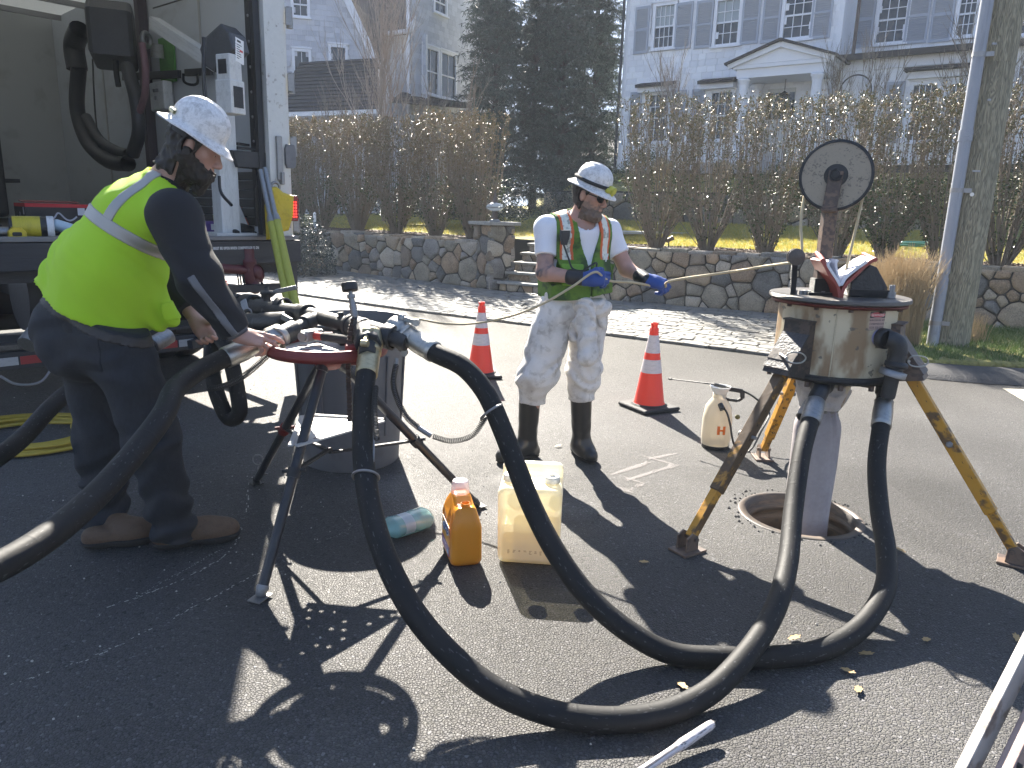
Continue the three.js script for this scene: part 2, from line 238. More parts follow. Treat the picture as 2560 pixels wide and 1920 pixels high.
// stones on a face: power cells of scattered circles, each rounded off and domed
function stoneFace(parent, M4, outline, minR, maxR, gap, bulge) {
  const xs = outline.map((p) => p[0]), ys = outline.map((p) => p[1]), x0 = Math.min(...xs), x1 = Math.max(...xs), y0 = Math.min(...ys), y1 = Math.max(...ys), C = [];
  const inside = (x, y) => { let c = false; for (let i = 0, j = outline.length - 1; i < outline.length; j = i++) { const a = outline[i], b = outline[j]; if ((a[1] > y) !== (b[1] > y) && x < (b[0] - a[0]) * (y - a[1]) / (b[1] - a[1]) + a[0]) c = !c; } return c; };
  for (let k = 0; k < 4000; k++) { const r = k < 45 ? rr(maxR * 0.85, maxR) : k < 500 ? rr(minR * 1.4, maxR * 0.75) : rr(minR, minR * 1.5); const x = rr(x0, x1), y = rr(y0, y1); if (!inside(x, y)) continue; if (C.every((c) => Math.hypot((c[0] - x) / 1.25, c[1] - y) > (c[2] + r) * 0.86)) C.push([x, y, r]); if (k > 200 && C.filter((c) => c[2] > maxR * 0.8).length > 99) break; }
  for (const c of C) {
    let poly = outline.map((p) => [...p]);
    for (const e of C) { if (e === c) continue; const dx = e[0] - c[0], dy = e[1] - c[1], d2 = dx * dx + dy * dy; if (d2 > 9 * maxR * maxR) continue; const D = (d2 + c[2] * c[2] - e[2] * e[2]) / 2; const L = Math.sqrt(d2); poly = clipHalf(poly, dx / L, dy / L, (c[0] * dx + c[1] * dy + D) / L - gap / 2); if (poly.length < 3) break; }
    if (poly.length < 3) continue;
    let P = poly; for (let r = 0; r < 2; r++) { const o = []; for (let i = 0; i < P.length; i++) { const a = P[i], b = P[(i + 1) % P.length]; if (Math.hypot(a[0] - b[0], a[1] - b[1]) < 0.02) { o.push(a); continue; } const t = r ? 0.25 : 0.1; o.push([mix(a[0], b[0], t), mix(a[1], b[1], t)], [mix(a[0], b[0], 1 - t), mix(a[1], b[1], 1 - t)]); } P = o; }
    const cx = P.reduce((s, p) => s + p[0], 0) / P.length, cy = P.reduce((s, p) => s + p[1], 0) / P.length, n = P.length, pos = [], idx = [], B = bulge * rr(0.6, 1.3), tx = rr(-0.12, 0.12), ty = rr(-0.12, 0.12);
    const ring = [[1, -0.05], [1, B * 0.15], [0.9, B * 0.75], [0.55, B]];
    for (const [k, w] of ring) for (const p of P) { const X = cx + (p[0] - cx) * k, Y = cy + (p[1] - cy) * k; pos.push(X, Y, w + (w > B * 0.5 ? (X - cx) * tx + (Y - cy) * ty + 0.006 * n3(X * 9, Y * 9, 1) : 0)); }
    pos.push(cx, cy, B * 1.02);
    for (let r = 0; r < 3; r++) for (let i = 0; i < n; i++) { const a = r * n + i, b = r * n + (i + 1) % n; idx.push(a, b, b + n, a, b + n, a + n); }
    for (let i = 0; i < n; i++) idx.push(3 * n + i, 3 * n + (i + 1) % n, 4 * n);
    const g = new THREE.BufferGeometry(); g.setAttribute('position', new THREE.Float32BufferAttribute(pos, 3)); g.setIndex(idx);
    const uv = []; const ou = rnd() * 3, ov = rnd() * 3, an = rnd() * 6; for (let i = 0; i < pos.length / 3; i++) { const a = pos[i * 3], b = pos[i * 3 + 1]; uv.push((a * Math.cos(an) - b * Math.sin(an)) * 1.1 + ou, (a * Math.sin(an) + b * Math.cos(an)) * 1.1 + ov); }
    g.setAttribute('uv', new THREE.Float32BufferAttribute(uv, 2)); g.computeVertexNormals(); g.applyMatrix4(M4);
    part(parent, 'stone', g, stoneMats[Math.floor(rnd() * stoneMats.length)]);
  }
}
function wallRun(parent, pts, h, thick, minR, maxR, gap = 0.035) {   // pts: ground points left to right as seen from the road
  for (let i = 0; i + 1 < pts.length; i++) {
    const f = new Facade(pts[i], pts[i + 1]);
    part(parent, 'core', boxUV(new THREE.BoxGeometry(f.len, h - 0.02, thick).applyMatrix4(f.M(f.len / 2, (h - 0.02) / 2, -thick / 2))), M.mortar);
    stoneFace(parent, f.M(0, 0, 0), [[0, 0], [f.len, 0], [f.len, h], [0, h]], minR, maxR, gap, 0.05);
    // flat stones along the top
    for (let u = 0; u < f.len - 0.1;) { const w = Math.min(rr(0.28, 0.6), f.len - u), g = new RoundedBoxGeometry(w - 0.02, rr(0.06, 0.1), thick * 0.9, 1, 0.02); g.applyMatrix4(f.M(u + w / 2, h + rr(-0.01, 0.02), -thick * 0.45 + rr(0, 0.03))); part(parent, 'top_stone', boxUV(g), stoneMats[Math.floor(rnd() * stoneMats.length)]); u += w; }
  }
}
seed(77);
const LW = [[-5.9, -19.5], [-4.64, -18.47], [-2.55, -16.74], [-0.78, -15.3]];
const RW = [[1.0, -14.15], [1.68, -13.77], [4.52, -12.33], [7.24, -10.45], [9.5, -8.9]];
{
  const t = thing('stone_wall', 'fieldstone retaining wall under the brown hedge by the truck, left of the steps', 'stone wall', [-3, 0, -17]);
  wallRun(t, LW, 0.93, 0.45, 0.07, 0.25, 0.022);
  const t2 = thing('stone_wall', 'fieldstone retaining wall behind the standing worker, running right past the utility pole', 'stone wall', [4, 0, -12.5]);
  wallRun(t2, RW, 0.95, 0.45, 0.06, 0.21, 0.02);
}
// pillars with lanterns, steps between them
function pillar(c, ang, h, w, label) {
  const t = thing('stone_pillar', label, 'pillar', [c[0], 0, c[1]]); const L = (g) => g.rotateY(ang).translate(c[0], 0, c[1]);
  part(t, 'core', L(boxUV(box(w - 0.06, h, w - 0.06, 0, h / 2, 0))), M.mortar);
  for (let k = 0; k < 4; k++) { const m = new THREE.Matrix4().makeTranslation(c[0], 0, c[1]).multiply(new THREE.Matrix4().makeRotationY(ang + k * Math.PI / 2)).multiply(new THREE.Matrix4().makeTranslation(-w / 2, 0, w / 2 - 0.05)); stoneFace(t, m, [[0, 0], [w, 0], [w, h], [0, h]], 0.1, 0.2, 0.025, 0.06); }
  part(t, 'cap', L(boxUV(box(w + 0.16, 0.07, w + 0.16, 0, h + 0.035, 0, 0, 0.015))), M.slate);
}
function lantern(x, y, z, label) {
  const t = thing('post_lantern', label, 'lantern', [x, y, z]); const wood = grimy(0.09, 0.07, 0.06, 0.7), p = V(x, y, z);
  part(t, 'base_plate', lathe(p, V(0, 1, 0), [[0, 0], [0.11, 0], [0.11, 0.02], [0.07, 0.05], [0, 0.05]]), M.zinc);
  part(t, 'post', box(0.085, 0.16, 0.085, x, y + 0.13, z, 0.6), wood); part(t, 'finial', new THREE.CylinderGeometry(0.005, 0.06, 0.26, 4).translate(x, y + 0.5, z), wood);
  part(t, 'globe', lathe(p.clone().setY(y + 0.2), V(0, 1, 0), [[0.05, 0], [0.12, 0.015], [0.175, 0.055], [0.185, 0.085], [0.175, 0.12], [0.12, 0.16], [0.05, 0.175]], 32), mat(0.92, 0.95, 0.95, 0.14, 0, { transmission: 0.72, thickness: 0, side: THREE.DoubleSide }));
  part(t, 'bulb', sphere(V(x, y + 0.29, z), 0.03, 0.05, 0.03), mat(0.85, 0.85, 0.8, 0.3, 0, { transmission: 0.5 }));
  part(t, 'band', lathe(p.clone().setY(y + 0.275), V(0, 1, 0), [[0.187, 0], [0.195, 0], [0.195, 0.012], [0.187, 0.012]]), M.iron);
}
const WA = Math.atan2(2.09, 2.81);
pillar([-0.45, -15.35], WA, 1.28, 0.62, 'square fieldstone pillar left of the stone steps with a slate cap');
pillar([1.35, -14.25], 0.46, 1.28, 0.6, 'square fieldstone pillar right of the stone steps, just behind the standing worker');
lantern(-0.45, 1.35, -15.35, 'clear oval glass lantern on the pillar left of the steps');
lantern(1.35, 1.35, -14.25, 'clear oval glass lantern on the pillar behind the standing worker');
{
  const t = thing('stone_steps', 'slate steps with stone risers going up between the two pillars', 'steps', [0.3, 0, -15.2]);
  const f = new Facade([-0.5, -14.9], [1.3, -13.95]);
  for (let i = 0; i < 5; i++) {
    const w = 1.75, d = -0.1 - i * 0.32;
    part(t, 'riser', boxUV(new THREE.BoxGeometry(w, 0.17, 0.3).applyMatrix4(f.M(f.len / 2, i * 0.18 + 0.07, d - 0.2))), M.mortar);
    stoneFace(t, f.M(f.len / 2 - w / 2, i * 0.18 + 0.0, d - 0.05), [[0, 0], [w, 0], [w, 0.14], [0, 0.14]], 0.07, 0.14, 0.02, 0.03);
    part(t, 'tread', boxUV(new RoundedBoxGeometry(w + 0.04, 0.05, 0.4, 2, 0.012).applyMatrix4(f.M(f.len / 2, i * 0.18 + 0.165, d - 0.15))), M.slate);
  }
}
// ---------- paver apron ----------
{
  seed(91);
  const t = thing('paver_apron', 'strip of pale grey cobble pavers between the asphalt and the stone walls', 'paving', [0, 0, -11]); t.userData.kind = 'structure'; delete t.userData.category;
  const E = [[-9.5, -17.4], [-4.0, -13.25], [-1.69, -11.54], [0.31, -10.29], [2.97, -8.56], [4.6, -7.62]];   // road edge
  const B = [[-9.5, -22.2], [-4.64, -18.4], [-2.55, -16.68], [-0.34, -14.6], [4.52, -12.25], [6.6, -10.8]];
  const lerpLine = (L, s) => { const n = L.length - 1, k = Math.min(n - 1, Math.floor(s * n)), f = s * n - k; return [mix(L[k][0], L[k + 1][0], f), mix(L[k][1], L[k + 1][1], f)]; };
  const shp = new THREE.Shape([...E, ...[...B].reverse()].map(([x, z]) => new THREE.Vector2(x, -z)));
  part(t, 'bedding', boxUV(new THREE.ShapeGeometry(shp).rotateX(-Math.PI / 2).translate(0, 0.012, 0)), grimy(0.12, 0.115, 0.1, 0.95, 0, 1, 0.004));
  const bt = tex(512, (u, v) => { const a = fbm(u, v, 5, 6, 71); const l = 0.55 + 0.5 * a; return [l, l * 0.985, l * 0.96]; }), bb = tex(256, (u, v) => fbm(u, v, 8, 5, 72), false);
  const pm = [[0.3, 0.3, 0.29], [0.36, 0.35, 0.33], [0.25, 0.255, 0.26], [0.33, 0.325, 0.3], [0.28, 0.27, 0.25]].map((c) => new THREE.MeshPhysicalMaterial({ color: lin(c[0] * 0.72, c[1] * 0.715, c[2] * 0.69), map: bt, bumpMap: bb, bumpScale: 0.01, roughness: 0.75 }));
  const all = []; const rows = 26;
  for (let r = 0; r < rows; r++) {
    let s = rnd() * 0.01;
    while (s < 1) {
      const a = lerpLine(E, s), b = lerpLine(B, s), v = r / rows; const p = [mix(a[0], b[0], (r + 0.5) / rows), mix(a[1], b[1], (r + 0.5) / rows)];
      const w = rr(0.2, 0.36), a2 = lerpLine(E, Math.min(1, s + 0.01)), b2 = lerpLine(B, Math.min(1, s + 0.01)); const q = [mix(a2[0], b2[0], (r + 0.5) / rows), mix(a2[1], b2[1], (r + 0.5) / rows)];
      const L = Math.hypot(q[0] - p[0], q[1] - p[1]) || 0.15, dep = Math.hypot(b[0] - a[0], b[1] - a[1]) * Math.abs(Math.sin(Math.atan2(b[1] - a[1], b[0] - a[0]) - Math.atan2(q[1] - p[1], q[0] - p[0]))) / rows;
      const ds = w / L * 0.01, mid = lerpLine(E, Math.min(1, s + ds / 2)), midb = lerpLine(B, Math.min(1, s + ds / 2)), c = [mix(mid[0], midb[0], (r + 0.5) / rows), mix(mid[1], midb[1], (r + 0.5) / rows)];
      all.push([c[0], c[1], w - 0.014, dep - 0.014, Math.atan2(-(q[1] - p[1]), q[0] - p[0])]); s += ds;
    }
  }
  const dist = (a) => Math.hypot(a[0], a[1]) + (Math.abs(a[0]) > -a[1] * 0.7 ? 50 : 0) + (a[0] / -a[1] < -0.34 ? 30 : 0); all.sort((a, b) => dist(a) - dist(b));
  const unit = [0, 1, 2, 3].map((k) => { const g = new RoundedBoxGeometry(1, 1, 1, 1, 0.06), p = g.attributes.position; for (let i = 0; i < p.count; i++) p.setXYZ(i, p.getX(i) * (1 + 0.05 * n3(i * 3.1, k, 0)), p.getY(i), p.getZ(i) * (1 + 0.07 * n3(k, i * 2.7, 5))); g.computeVertexNormals(); return g; });
  const b0 = base.get(t); const rest = [];
  all.forEach((a, i) => {
    const m = new THREE.Matrix4().compose(V(a[0], 0.0 + rr(-0.005, 0.006), a[1]), new THREE.Quaternion().setFromEuler(new THREE.Euler(rr(-.02, .02), a[4] + rr(-.02, .02), rr(-.02, .02))), V(a[2], 0.07, a[3]));
    if (i < 300) { const o = new THREE.Mesh(unit[i % 4], pm[Math.floor(rnd() * 5)]); o.name = 'paver'; o.castShadow = o.receiveShadow = true; m.decompose(o.position, o.quaternion, o.scale); o.position.sub(b0); t.add(o); }
    else { const k = Math.floor(rnd() * 2); (rest[k] ||= []).push(new THREE.BoxGeometry(1, 1, 1).applyMatrix4(m)); }
  });
  rest.forEach((l, k) => part(t, 'paver_field', boxUV(merge(l)), pm[k * 2], { stuff: true }));
}
// ---------- lawns and beds behind the walls ----------
const wallLine = [[-30, -39.3], ...LW, [-0.77, -17.0], [1.2, -16.2], [1.21, -14.2], ...RW.slice(1), [20, -0.8]];
const zFront = (x) => { for (let i = 0; i + 1 < wallLine.length; i++) { const a = wallLine[i], b = wallLine[i + 1]; if (x >= a[0] && x <= b[0]) return mix(a[1], b[1], (x - a[0]) / (b[0] - a[0] || 1)) - 0.42; } return -20; };
const lawnY = (x, z) => {
  const d = zFront(x) - z; const e = Math.max(0, d - 1);
  const right = 0.945 + 0.065 * Math.min(e, 6.5) + 1.5 * sst(8.2, 12, d) + 0.3 * sst(12, 20, d), left = 0.945 + 0.05 * Math.min(e, 9) + 0.4 * sst(9, 20, d);
  return mix(left, right, sst(0.2, 3, x)) + 0.012 * n3(x * 2, 0, z * 2);
};
{
  const xs = []; for (let x = -26; x <= 20; x += 0.25) xs.push(x); const ds = []; for (let d = 0; d < 46; d += d < 14 ? 0.3 : 2) ds.push(d);
  const grid = (d0, d1, lift, x0, x1) => { const X = xs.filter((x) => x >= x0 && x <= x1), D = ds.filter((d) => d >= d0 && d <= d1), pos = [], idx = []; for (const x of X) for (const d of D) { const z = zFront(x) - d; pos.push(x, lawnY(x, z) + lift, z); } const n = D.length; for (let i = 0; i + 1 < X.length; i++) for (let j = 0; j + 1 < n; j++) { const a = i * n + j; idx.push(a, a + n, a + 1, a + n, a + n + 1, a + 1); } const g = new THREE.BufferGeometry(); g.setAttribute('position', new THREE.Float32BufferAttribute(pos, 3)); g.setIndex(idx); g.computeVertexNormals(); return boxUV(g); };
  const gt = tex(512, (u, v) => { const a = fbm(u, v, 5, 6, 201), b = fbm(u, v, 60, 3, 202), k = 0.55 + 0.9 * b; return [mix(0.14, 0.32, a) * k, mix(0.15, 0.26, a) * k, mix(0.035, 0.09, a) * k]; }), gb = tex(512, (u, v) => fbm(u, v, 70, 3, 203), false);
  M.turf = new THREE.MeshPhysicalMaterial({ color: 0xffffff, map: gt, bumpMap: gb, bumpScale: 0.02, roughness: 0.95 }); gt.repeat.set(0.5, 0.5); gb.repeat.set(0.5, 0.5);
  struct('lawn', grid(0, 99, 0, -26, 20), M.turf);
  const mt = tex(512, (u, v) => { const a = fbm(u, v, 50, 4, 211), b = fbm(u, v, 6, 4, 212), l = (0.3 + 1.1 * a * a) * (0.7 + 0.5 * b); return [0.13 * l, 0.095 * l, 0.075 * l]; }), mb = tex(512, (u, v) => fbm(u, v, 60, 4, 213), false);
  M.mulch = new THREE.MeshPhysicalMaterial({ color: 0xffffff, map: mt, bumpMap: mb, bumpScale: 0.03, roughness: 0.95 });
  struct('mulch_bed', [grid(0, 1.5, 0.012, -26, -0.9), grid(0, 1.5, 0.012, 1.45, 20)], M.mulch);
  // mulch chips and grass
  seed(31); const d = new THREE.Object3D();
  const chips = new THREE.InstancedMesh(new THREE.BoxGeometry(1, 0.3, 0.35), mat(0.12, 0.09, 0.07, 0.9), 5000); chips.name = 'mulch_chips'; chips.userData.kind = 'stuff'; tag(chips, 'brown bark mulch under the hedge shrubs on top of the stone walls', 'mulch');
  for (let i = 0; i < 5000; i++) { const x = i % 3 ? rr(1.5, 9) : rr(-6, -0.9), z = zFront(x) - rr(0.02, 1.4); d.position.set(x, lawnY(x, z) + 0.02, z); d.scale.setScalar(rr(0.02, 0.06)); d.rotation.set(rr(-.4, .4), rnd() * 6, rr(-.4, .4)); d.updateMatrix(); chips.setMatrixAt(i, d.matrix); chips.setColorAt(i, lin(1, 1, 1).multiplyScalar(rr(0.5, 1.8))); }
  scene.add(chips);
  const blade = (() => { const gs = []; for (let k = 0; k < 4; k++) { const g = new THREE.PlaneGeometry(0.16, 1, 1, 2), p = g.attributes.position; for (let i = 0; i < p.count; i++) { const y = p.getY(i) + 0.5; p.setXYZ(i, p.getX(i) * (1 - y * 0.85) + (k - 1.5) * 0.25 + y * y * (k - 1.5) * 0.3, y * (0.7 + 0.15 * k), y * y * 0.3); } g.rotateY(k * 1.7); gs.push(g); } return merge(gs); })();
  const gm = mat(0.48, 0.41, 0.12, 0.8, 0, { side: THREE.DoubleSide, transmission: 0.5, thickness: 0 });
  const lawnG = new THREE.InstancedMesh(blade, gm, 26000); lawnG.name = 'lawn_grass'; lawnG.userData.kind = 'stuff'; tag(lawnG, 'sunlit yellow green lawn grass behind the hedges', 'grass');
  for (let i = 0; i < 26000; i++) { const x = i % 4 ? rr(1.6, 10) : rr(-6, 1.2), z = zFront(x) - rr(1.45, 8); d.position.set(x, lawnY(x, z), z); const s = rr(0.03, 0.075); d.scale.set(s * 0.9, s, s * 0.9); d.rotation.set(0, rnd() * 6, 0); d.updateMatrix(); lawnG.setMatrixAt(i, d.matrix); const y = rnd(); lawnG.setColorAt(i, lin(mix(0.55, 1.25, y), mix(0.8, 1.1, y), 0.7)); }
  scene.add(lawnG);
  // grass verge round the utility pole, with its asphalt kerb
  const vp = [[4.35, -7.98], [4.5, -7.95], [5.6, -7.9], [9.5, -7.0], [9.6, -8.6], [7.2, -10.35], [4.75, -12.0], [4.3, -10.5]];
  const vs = new THREE.Shape(vp.map(([x, z]) => new THREE.Vector2(x, -z)));
  struct('grass_verge', boxUV(new THREE.ExtrudeGeometry(vs, { depth: 0.1, bevelEnabled: true, bevelSize: 0.05, bevelThickness: 0.04 }).rotateX(-Math.PI / 2)), M.turf);
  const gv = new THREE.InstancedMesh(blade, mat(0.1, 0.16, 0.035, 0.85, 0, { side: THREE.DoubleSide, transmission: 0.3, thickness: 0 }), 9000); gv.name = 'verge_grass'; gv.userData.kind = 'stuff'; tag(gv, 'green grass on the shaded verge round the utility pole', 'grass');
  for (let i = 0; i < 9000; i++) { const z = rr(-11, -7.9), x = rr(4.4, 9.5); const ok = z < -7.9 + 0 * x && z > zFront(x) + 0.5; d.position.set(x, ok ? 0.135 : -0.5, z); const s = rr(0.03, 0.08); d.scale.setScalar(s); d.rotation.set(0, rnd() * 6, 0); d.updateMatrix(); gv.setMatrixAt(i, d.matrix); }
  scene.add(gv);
  const kerb = curve([V(4.2, 0, -8.2), V(4.35, 0, -7.8), V(4.75, 0, -7.62), V(5.6, 0, -7.5), V(9.5, 0, -6.6)]), ks = [];
  const prof = [[-0.25, 0], [-0.18, 0.05], [-0.02, 0.085], [0.12, 0.095], [0.22, 0.095]], pos = [], idx = [];
  for (let i = 0; i <= 40; i++) { const p = kerb.getPointAt(i / 40), tn = kerb.getTangentAt(i / 40), n = V(tn.z, 0, -tn.x); for (const [o, h] of prof) pos.push(p.x + n.x * o, h + 0.006, p.z + n.z * o); }
  for (let i = 0; i < 40; i++) for (let j = 0; j < 4; j++) { const a = i * 5 + j; idx.push(a, a + 5, a + 1, a + 5, a + 6, a + 1); }
  const kg = new THREE.BufferGeometry(); kg.setAttribute('position', new THREE.Float32BufferAttribute(pos, 3)); kg.setIndex(idx); kg.computeVertexNormals();
  const ka = grimy(0.045, 0.045, 0.047, 0.9, 0, 3, 0.006); ka.side = THREE.DoubleSide; struct('asphalt_kerb', boxUV(kg), ka);
  const cs = gr(2506, 972), cp = [[cs.x, cs.z], [6.4, cs.z + 0.1], [6.2, -6.55], [4.72, -6.62]];
  struct('concrete_patch', boxUV(new THREE.ShapeGeometry(new THREE.Shape(cp.map(([x, z]) => new THREE.Vector2(x, -z)))).rotateX(-Math.PI / 2).translate(0, 0.005, 0)), grimy(0.4, 0.37, 0.3, 0.9, 0, 2, 0.004));
}
// ---------- houses ----------
M.trim = mat(0.72, 0.73, 0.76, 0.55); M.glass = mat(0.035, 0.045, 0.06, 0.06); M.blind = mat(0.3, 0.34, 0.36, 0.15); M.roofDark = grimy(0.05, 0.045, 0.045, 0.8, 0, 1, 0.006); M.shutter = mat(0.34, 0.37, 0.43, 0.6);
const inRect = (u, v, r, e = 0) => u > r[0] - e && u < r[1] + e && v > r[2] - e && v < r[3] + e;
function inPoly(x, y, P) { let c = false; for (let i = 0, j = P.length - 1; i < P.length; j = i++) { const a = P[i], b = P[j]; if ((a[1] > y) !== (b[1] > y) && x < (b[0] - a[0]) * (y - a[1]) / (b[1] - a[1]) + a[0]) c = !c; } return c; }
function clad(parent, f, poly, open, mats, ex, wmin, wmax, nParts, w = 0) {
  const us = poly.map((p) => p[0]), vs = poly.map((p) => p[1]), u0 = Math.min(...us), u1 = Math.max(...us), v0 = Math.min(...vs), v1 = Math.max(...vs);
  const sh = new THREE.Shape(poly.map(([a, b]) => new THREE.Vector2(a, b)));
  part(parent, 'wall', new THREE.ExtrudeGeometry(sh, { depth: 0.15, bevelEnabled: false }).translate(0, 0, -0.2).applyMatrix4(f.M(0, 0, w)), M.trim);
  const L = [];
  for (let v = v0; v < v1; v += ex) { let u = u0 - rnd() * wmax; while (u < u1) { const wd = rr(wmin, wmax), a = Math.max(u, u0), b = Math.min(u + wd, u1); const c = (a + b) / 2, m = v + ex / 2; if (b - a > 0.03 && inPoly(c, m, poly) && !open.some((r) => inRect(c, m, r, -0.02))) L.push([c, v, b - a - 0.008]); u += wd; } }
  const cp = f.o.clone(), key = (s) => -s[1] * 0.2 + f.P(s[0], s[1]).length() + (s[1] < v0 + 1.6 ? 100 : 0); L.sort((a, b) => key(a) - key(b));
  const unit = new THREE.BoxGeometry(1, ex * 1.04, 0.014).rotateX(-0.05).translate(0, ex / 2, 0.012), b0 = base.get(rootOf(parent)), rest = mats.map(() => []);
  L.forEach((s, i) => { const k = Math.floor(rnd() * mats.length), m = f.M(s[0], s[1] + rr(-0.004, 0.004), w + 0.004).scale(V(s[2], 1, 1)); if (i < nParts) { const o = new THREE.Mesh(unit, mats[k]); o.name = 'shingle'; o.castShadow = o.receiveShadow = true; m.decompose(o.position, o.quaternion, o.scale); o.position.sub(b0); parent.add(o); } else rest[k].push(unit.clone().applyMatrix4(m)); });
  rest.forEach((l, k) => l.length && part(parent, 'shingle_field', merge(l), mats[k], { stuff: true }));
}
function windowUnit(parent, f, r, cols, rows, o = {}) {
  const [u0, u1, v0, v1] = r, w = u1 - u0, h = v1 - v0, cu = (u0 + u1) / 2, W = o.w || 0, t = 0.1;
  const B = (a, b, c, d, e, z) => new THREE.BoxGeometry(a, b, c).applyMatrix4(f.M(d, e, W + z));
  const fr = part(parent, 'window', [B(t, h, 0.07, u0 + t / 2, (v0 + v1) / 2, 0.03), B(t, h, 0.07, u1 - t / 2, (v0 + v1) / 2, 0.03), B(w - 2 * t, t, 0.07, cu, v1 - t / 2, 0.03), B(w - 2 * t, 0.06, 0.068, cu, v0 + 0.03, 0.03)], M.trim);
  part(fr, 'sill', B(w + 0.08, 0.05, 0.14, cu, v0 - 0.028, 0.05), M.trim); part(fr, 'head', B(w + 0.06, 0.06, 0.1, cu, v1 + 0.033, 0.04), M.trim);
  const iw = w - 2 * t, ih = h - t - 0.06, vm = v0 + 0.06 + ih / 2, bars = [B(iw, 0.05, 0.035, cu, vm, 0.006)];
  for (let c = 1; c < cols; c++) bars.push(B(0.022, ih, 0.02, u0 + t + iw * c / cols, vm, 0.007));
  for (let s = 0; s < 2; s++) for (let q = 1; q < rows; q++) bars.push(B(iw, 0.022, 0.018, cu, v0 + 0.06 + ih * (s / 2 + q / rows / 2), 0.005));
  part(fr, 'sash', bars, M.trim);
  for (let c = 0; c < cols; c++) for (let q = 0; q < rows * 2; q++) part(fr, 'pane', B(iw / cols - 0.004, ih / rows / 2 - 0.004, 0.008, u0 + t + iw * (c + 0.5) / cols, v0 + 0.06 + ih * (q + 0.5) / rows / 2, -0.02 + 0.001 * rr(-1, 1)), o.blind && q >= rows * 2 - o.blind ? M.blind : M.glass);
}
function shutter(parent, f, r, W = 0) {
  const [u0, u1, v0, v1] = r, w = u1 - u0, h = v1 - v0, cu = (u0 + u1) / 2, B = (a, b, c, d, e, z) => new THREE.BoxGeometry(a, b, c).applyMatrix4(f.M(d, e, W + z)), s = 0.06;
  const p = part(parent, 'shutter', [B(s, h, 0.04, u0 + s / 2, (v0 + v1) / 2, 0.05), B(s, h, 0.04, u1 - s / 2, (v0 + v1) / 2, 0.05), B(w - 2 * s, s * 1.4, 0.038, cu, v1 - s * 0.7, 0.05), B(w - 2 * s, s * 1.4, 0.038, cu, v0 + s * 0.7, 0.05), B(w - 2 * s, s, 0.038, cu, (v0 + v1) / 2, 0.05), B(w - 2 * s, h - 0.1, 0.008, cu, (v0 + v1) / 2, 0.035)], M.shutter);
  const sl = []; for (let v = v0 + 0.1; v < v1 - 0.08; v += 0.06) if (Math.abs(v - (v0 + v1) / 2) > 0.05) sl.push(new THREE.BoxGeometry(w - 2 * s, 0.05, 0.008).rotateX(0.5).applyMatrix4(f.M(cu, v, W + 0.052)));
  part(p, 'slats', sl, M.shutter);
}
const sideMats = [mat(0.75, 0.76, 0.79, 0.7), mat(0.69, 0.7, 0.73, 0.7), mat(0.79, 0.8, 0.82, 0.7)];
const Z4 = (x, y) => [1540 + 0.4611 * x, 0.4611 * y], Z3 = (x, y) => [700 + 0.3888 * x, 0.3888 * y];
const rectOn = (f, Zf, x0, x1, y0, y1, w) => { const c = f.uv(...Zf((x0 + x1) / 2, y0)), d = f.uv(...Zf((x0 + x1) / 2, y1)), a = f.uv(...Zf(x0, (y0 + y1) / 2)), b = f.uv(...Zf(x1, (y0 + y1) / 2)); return [a[0], b[0], d[1], c[1]]; };
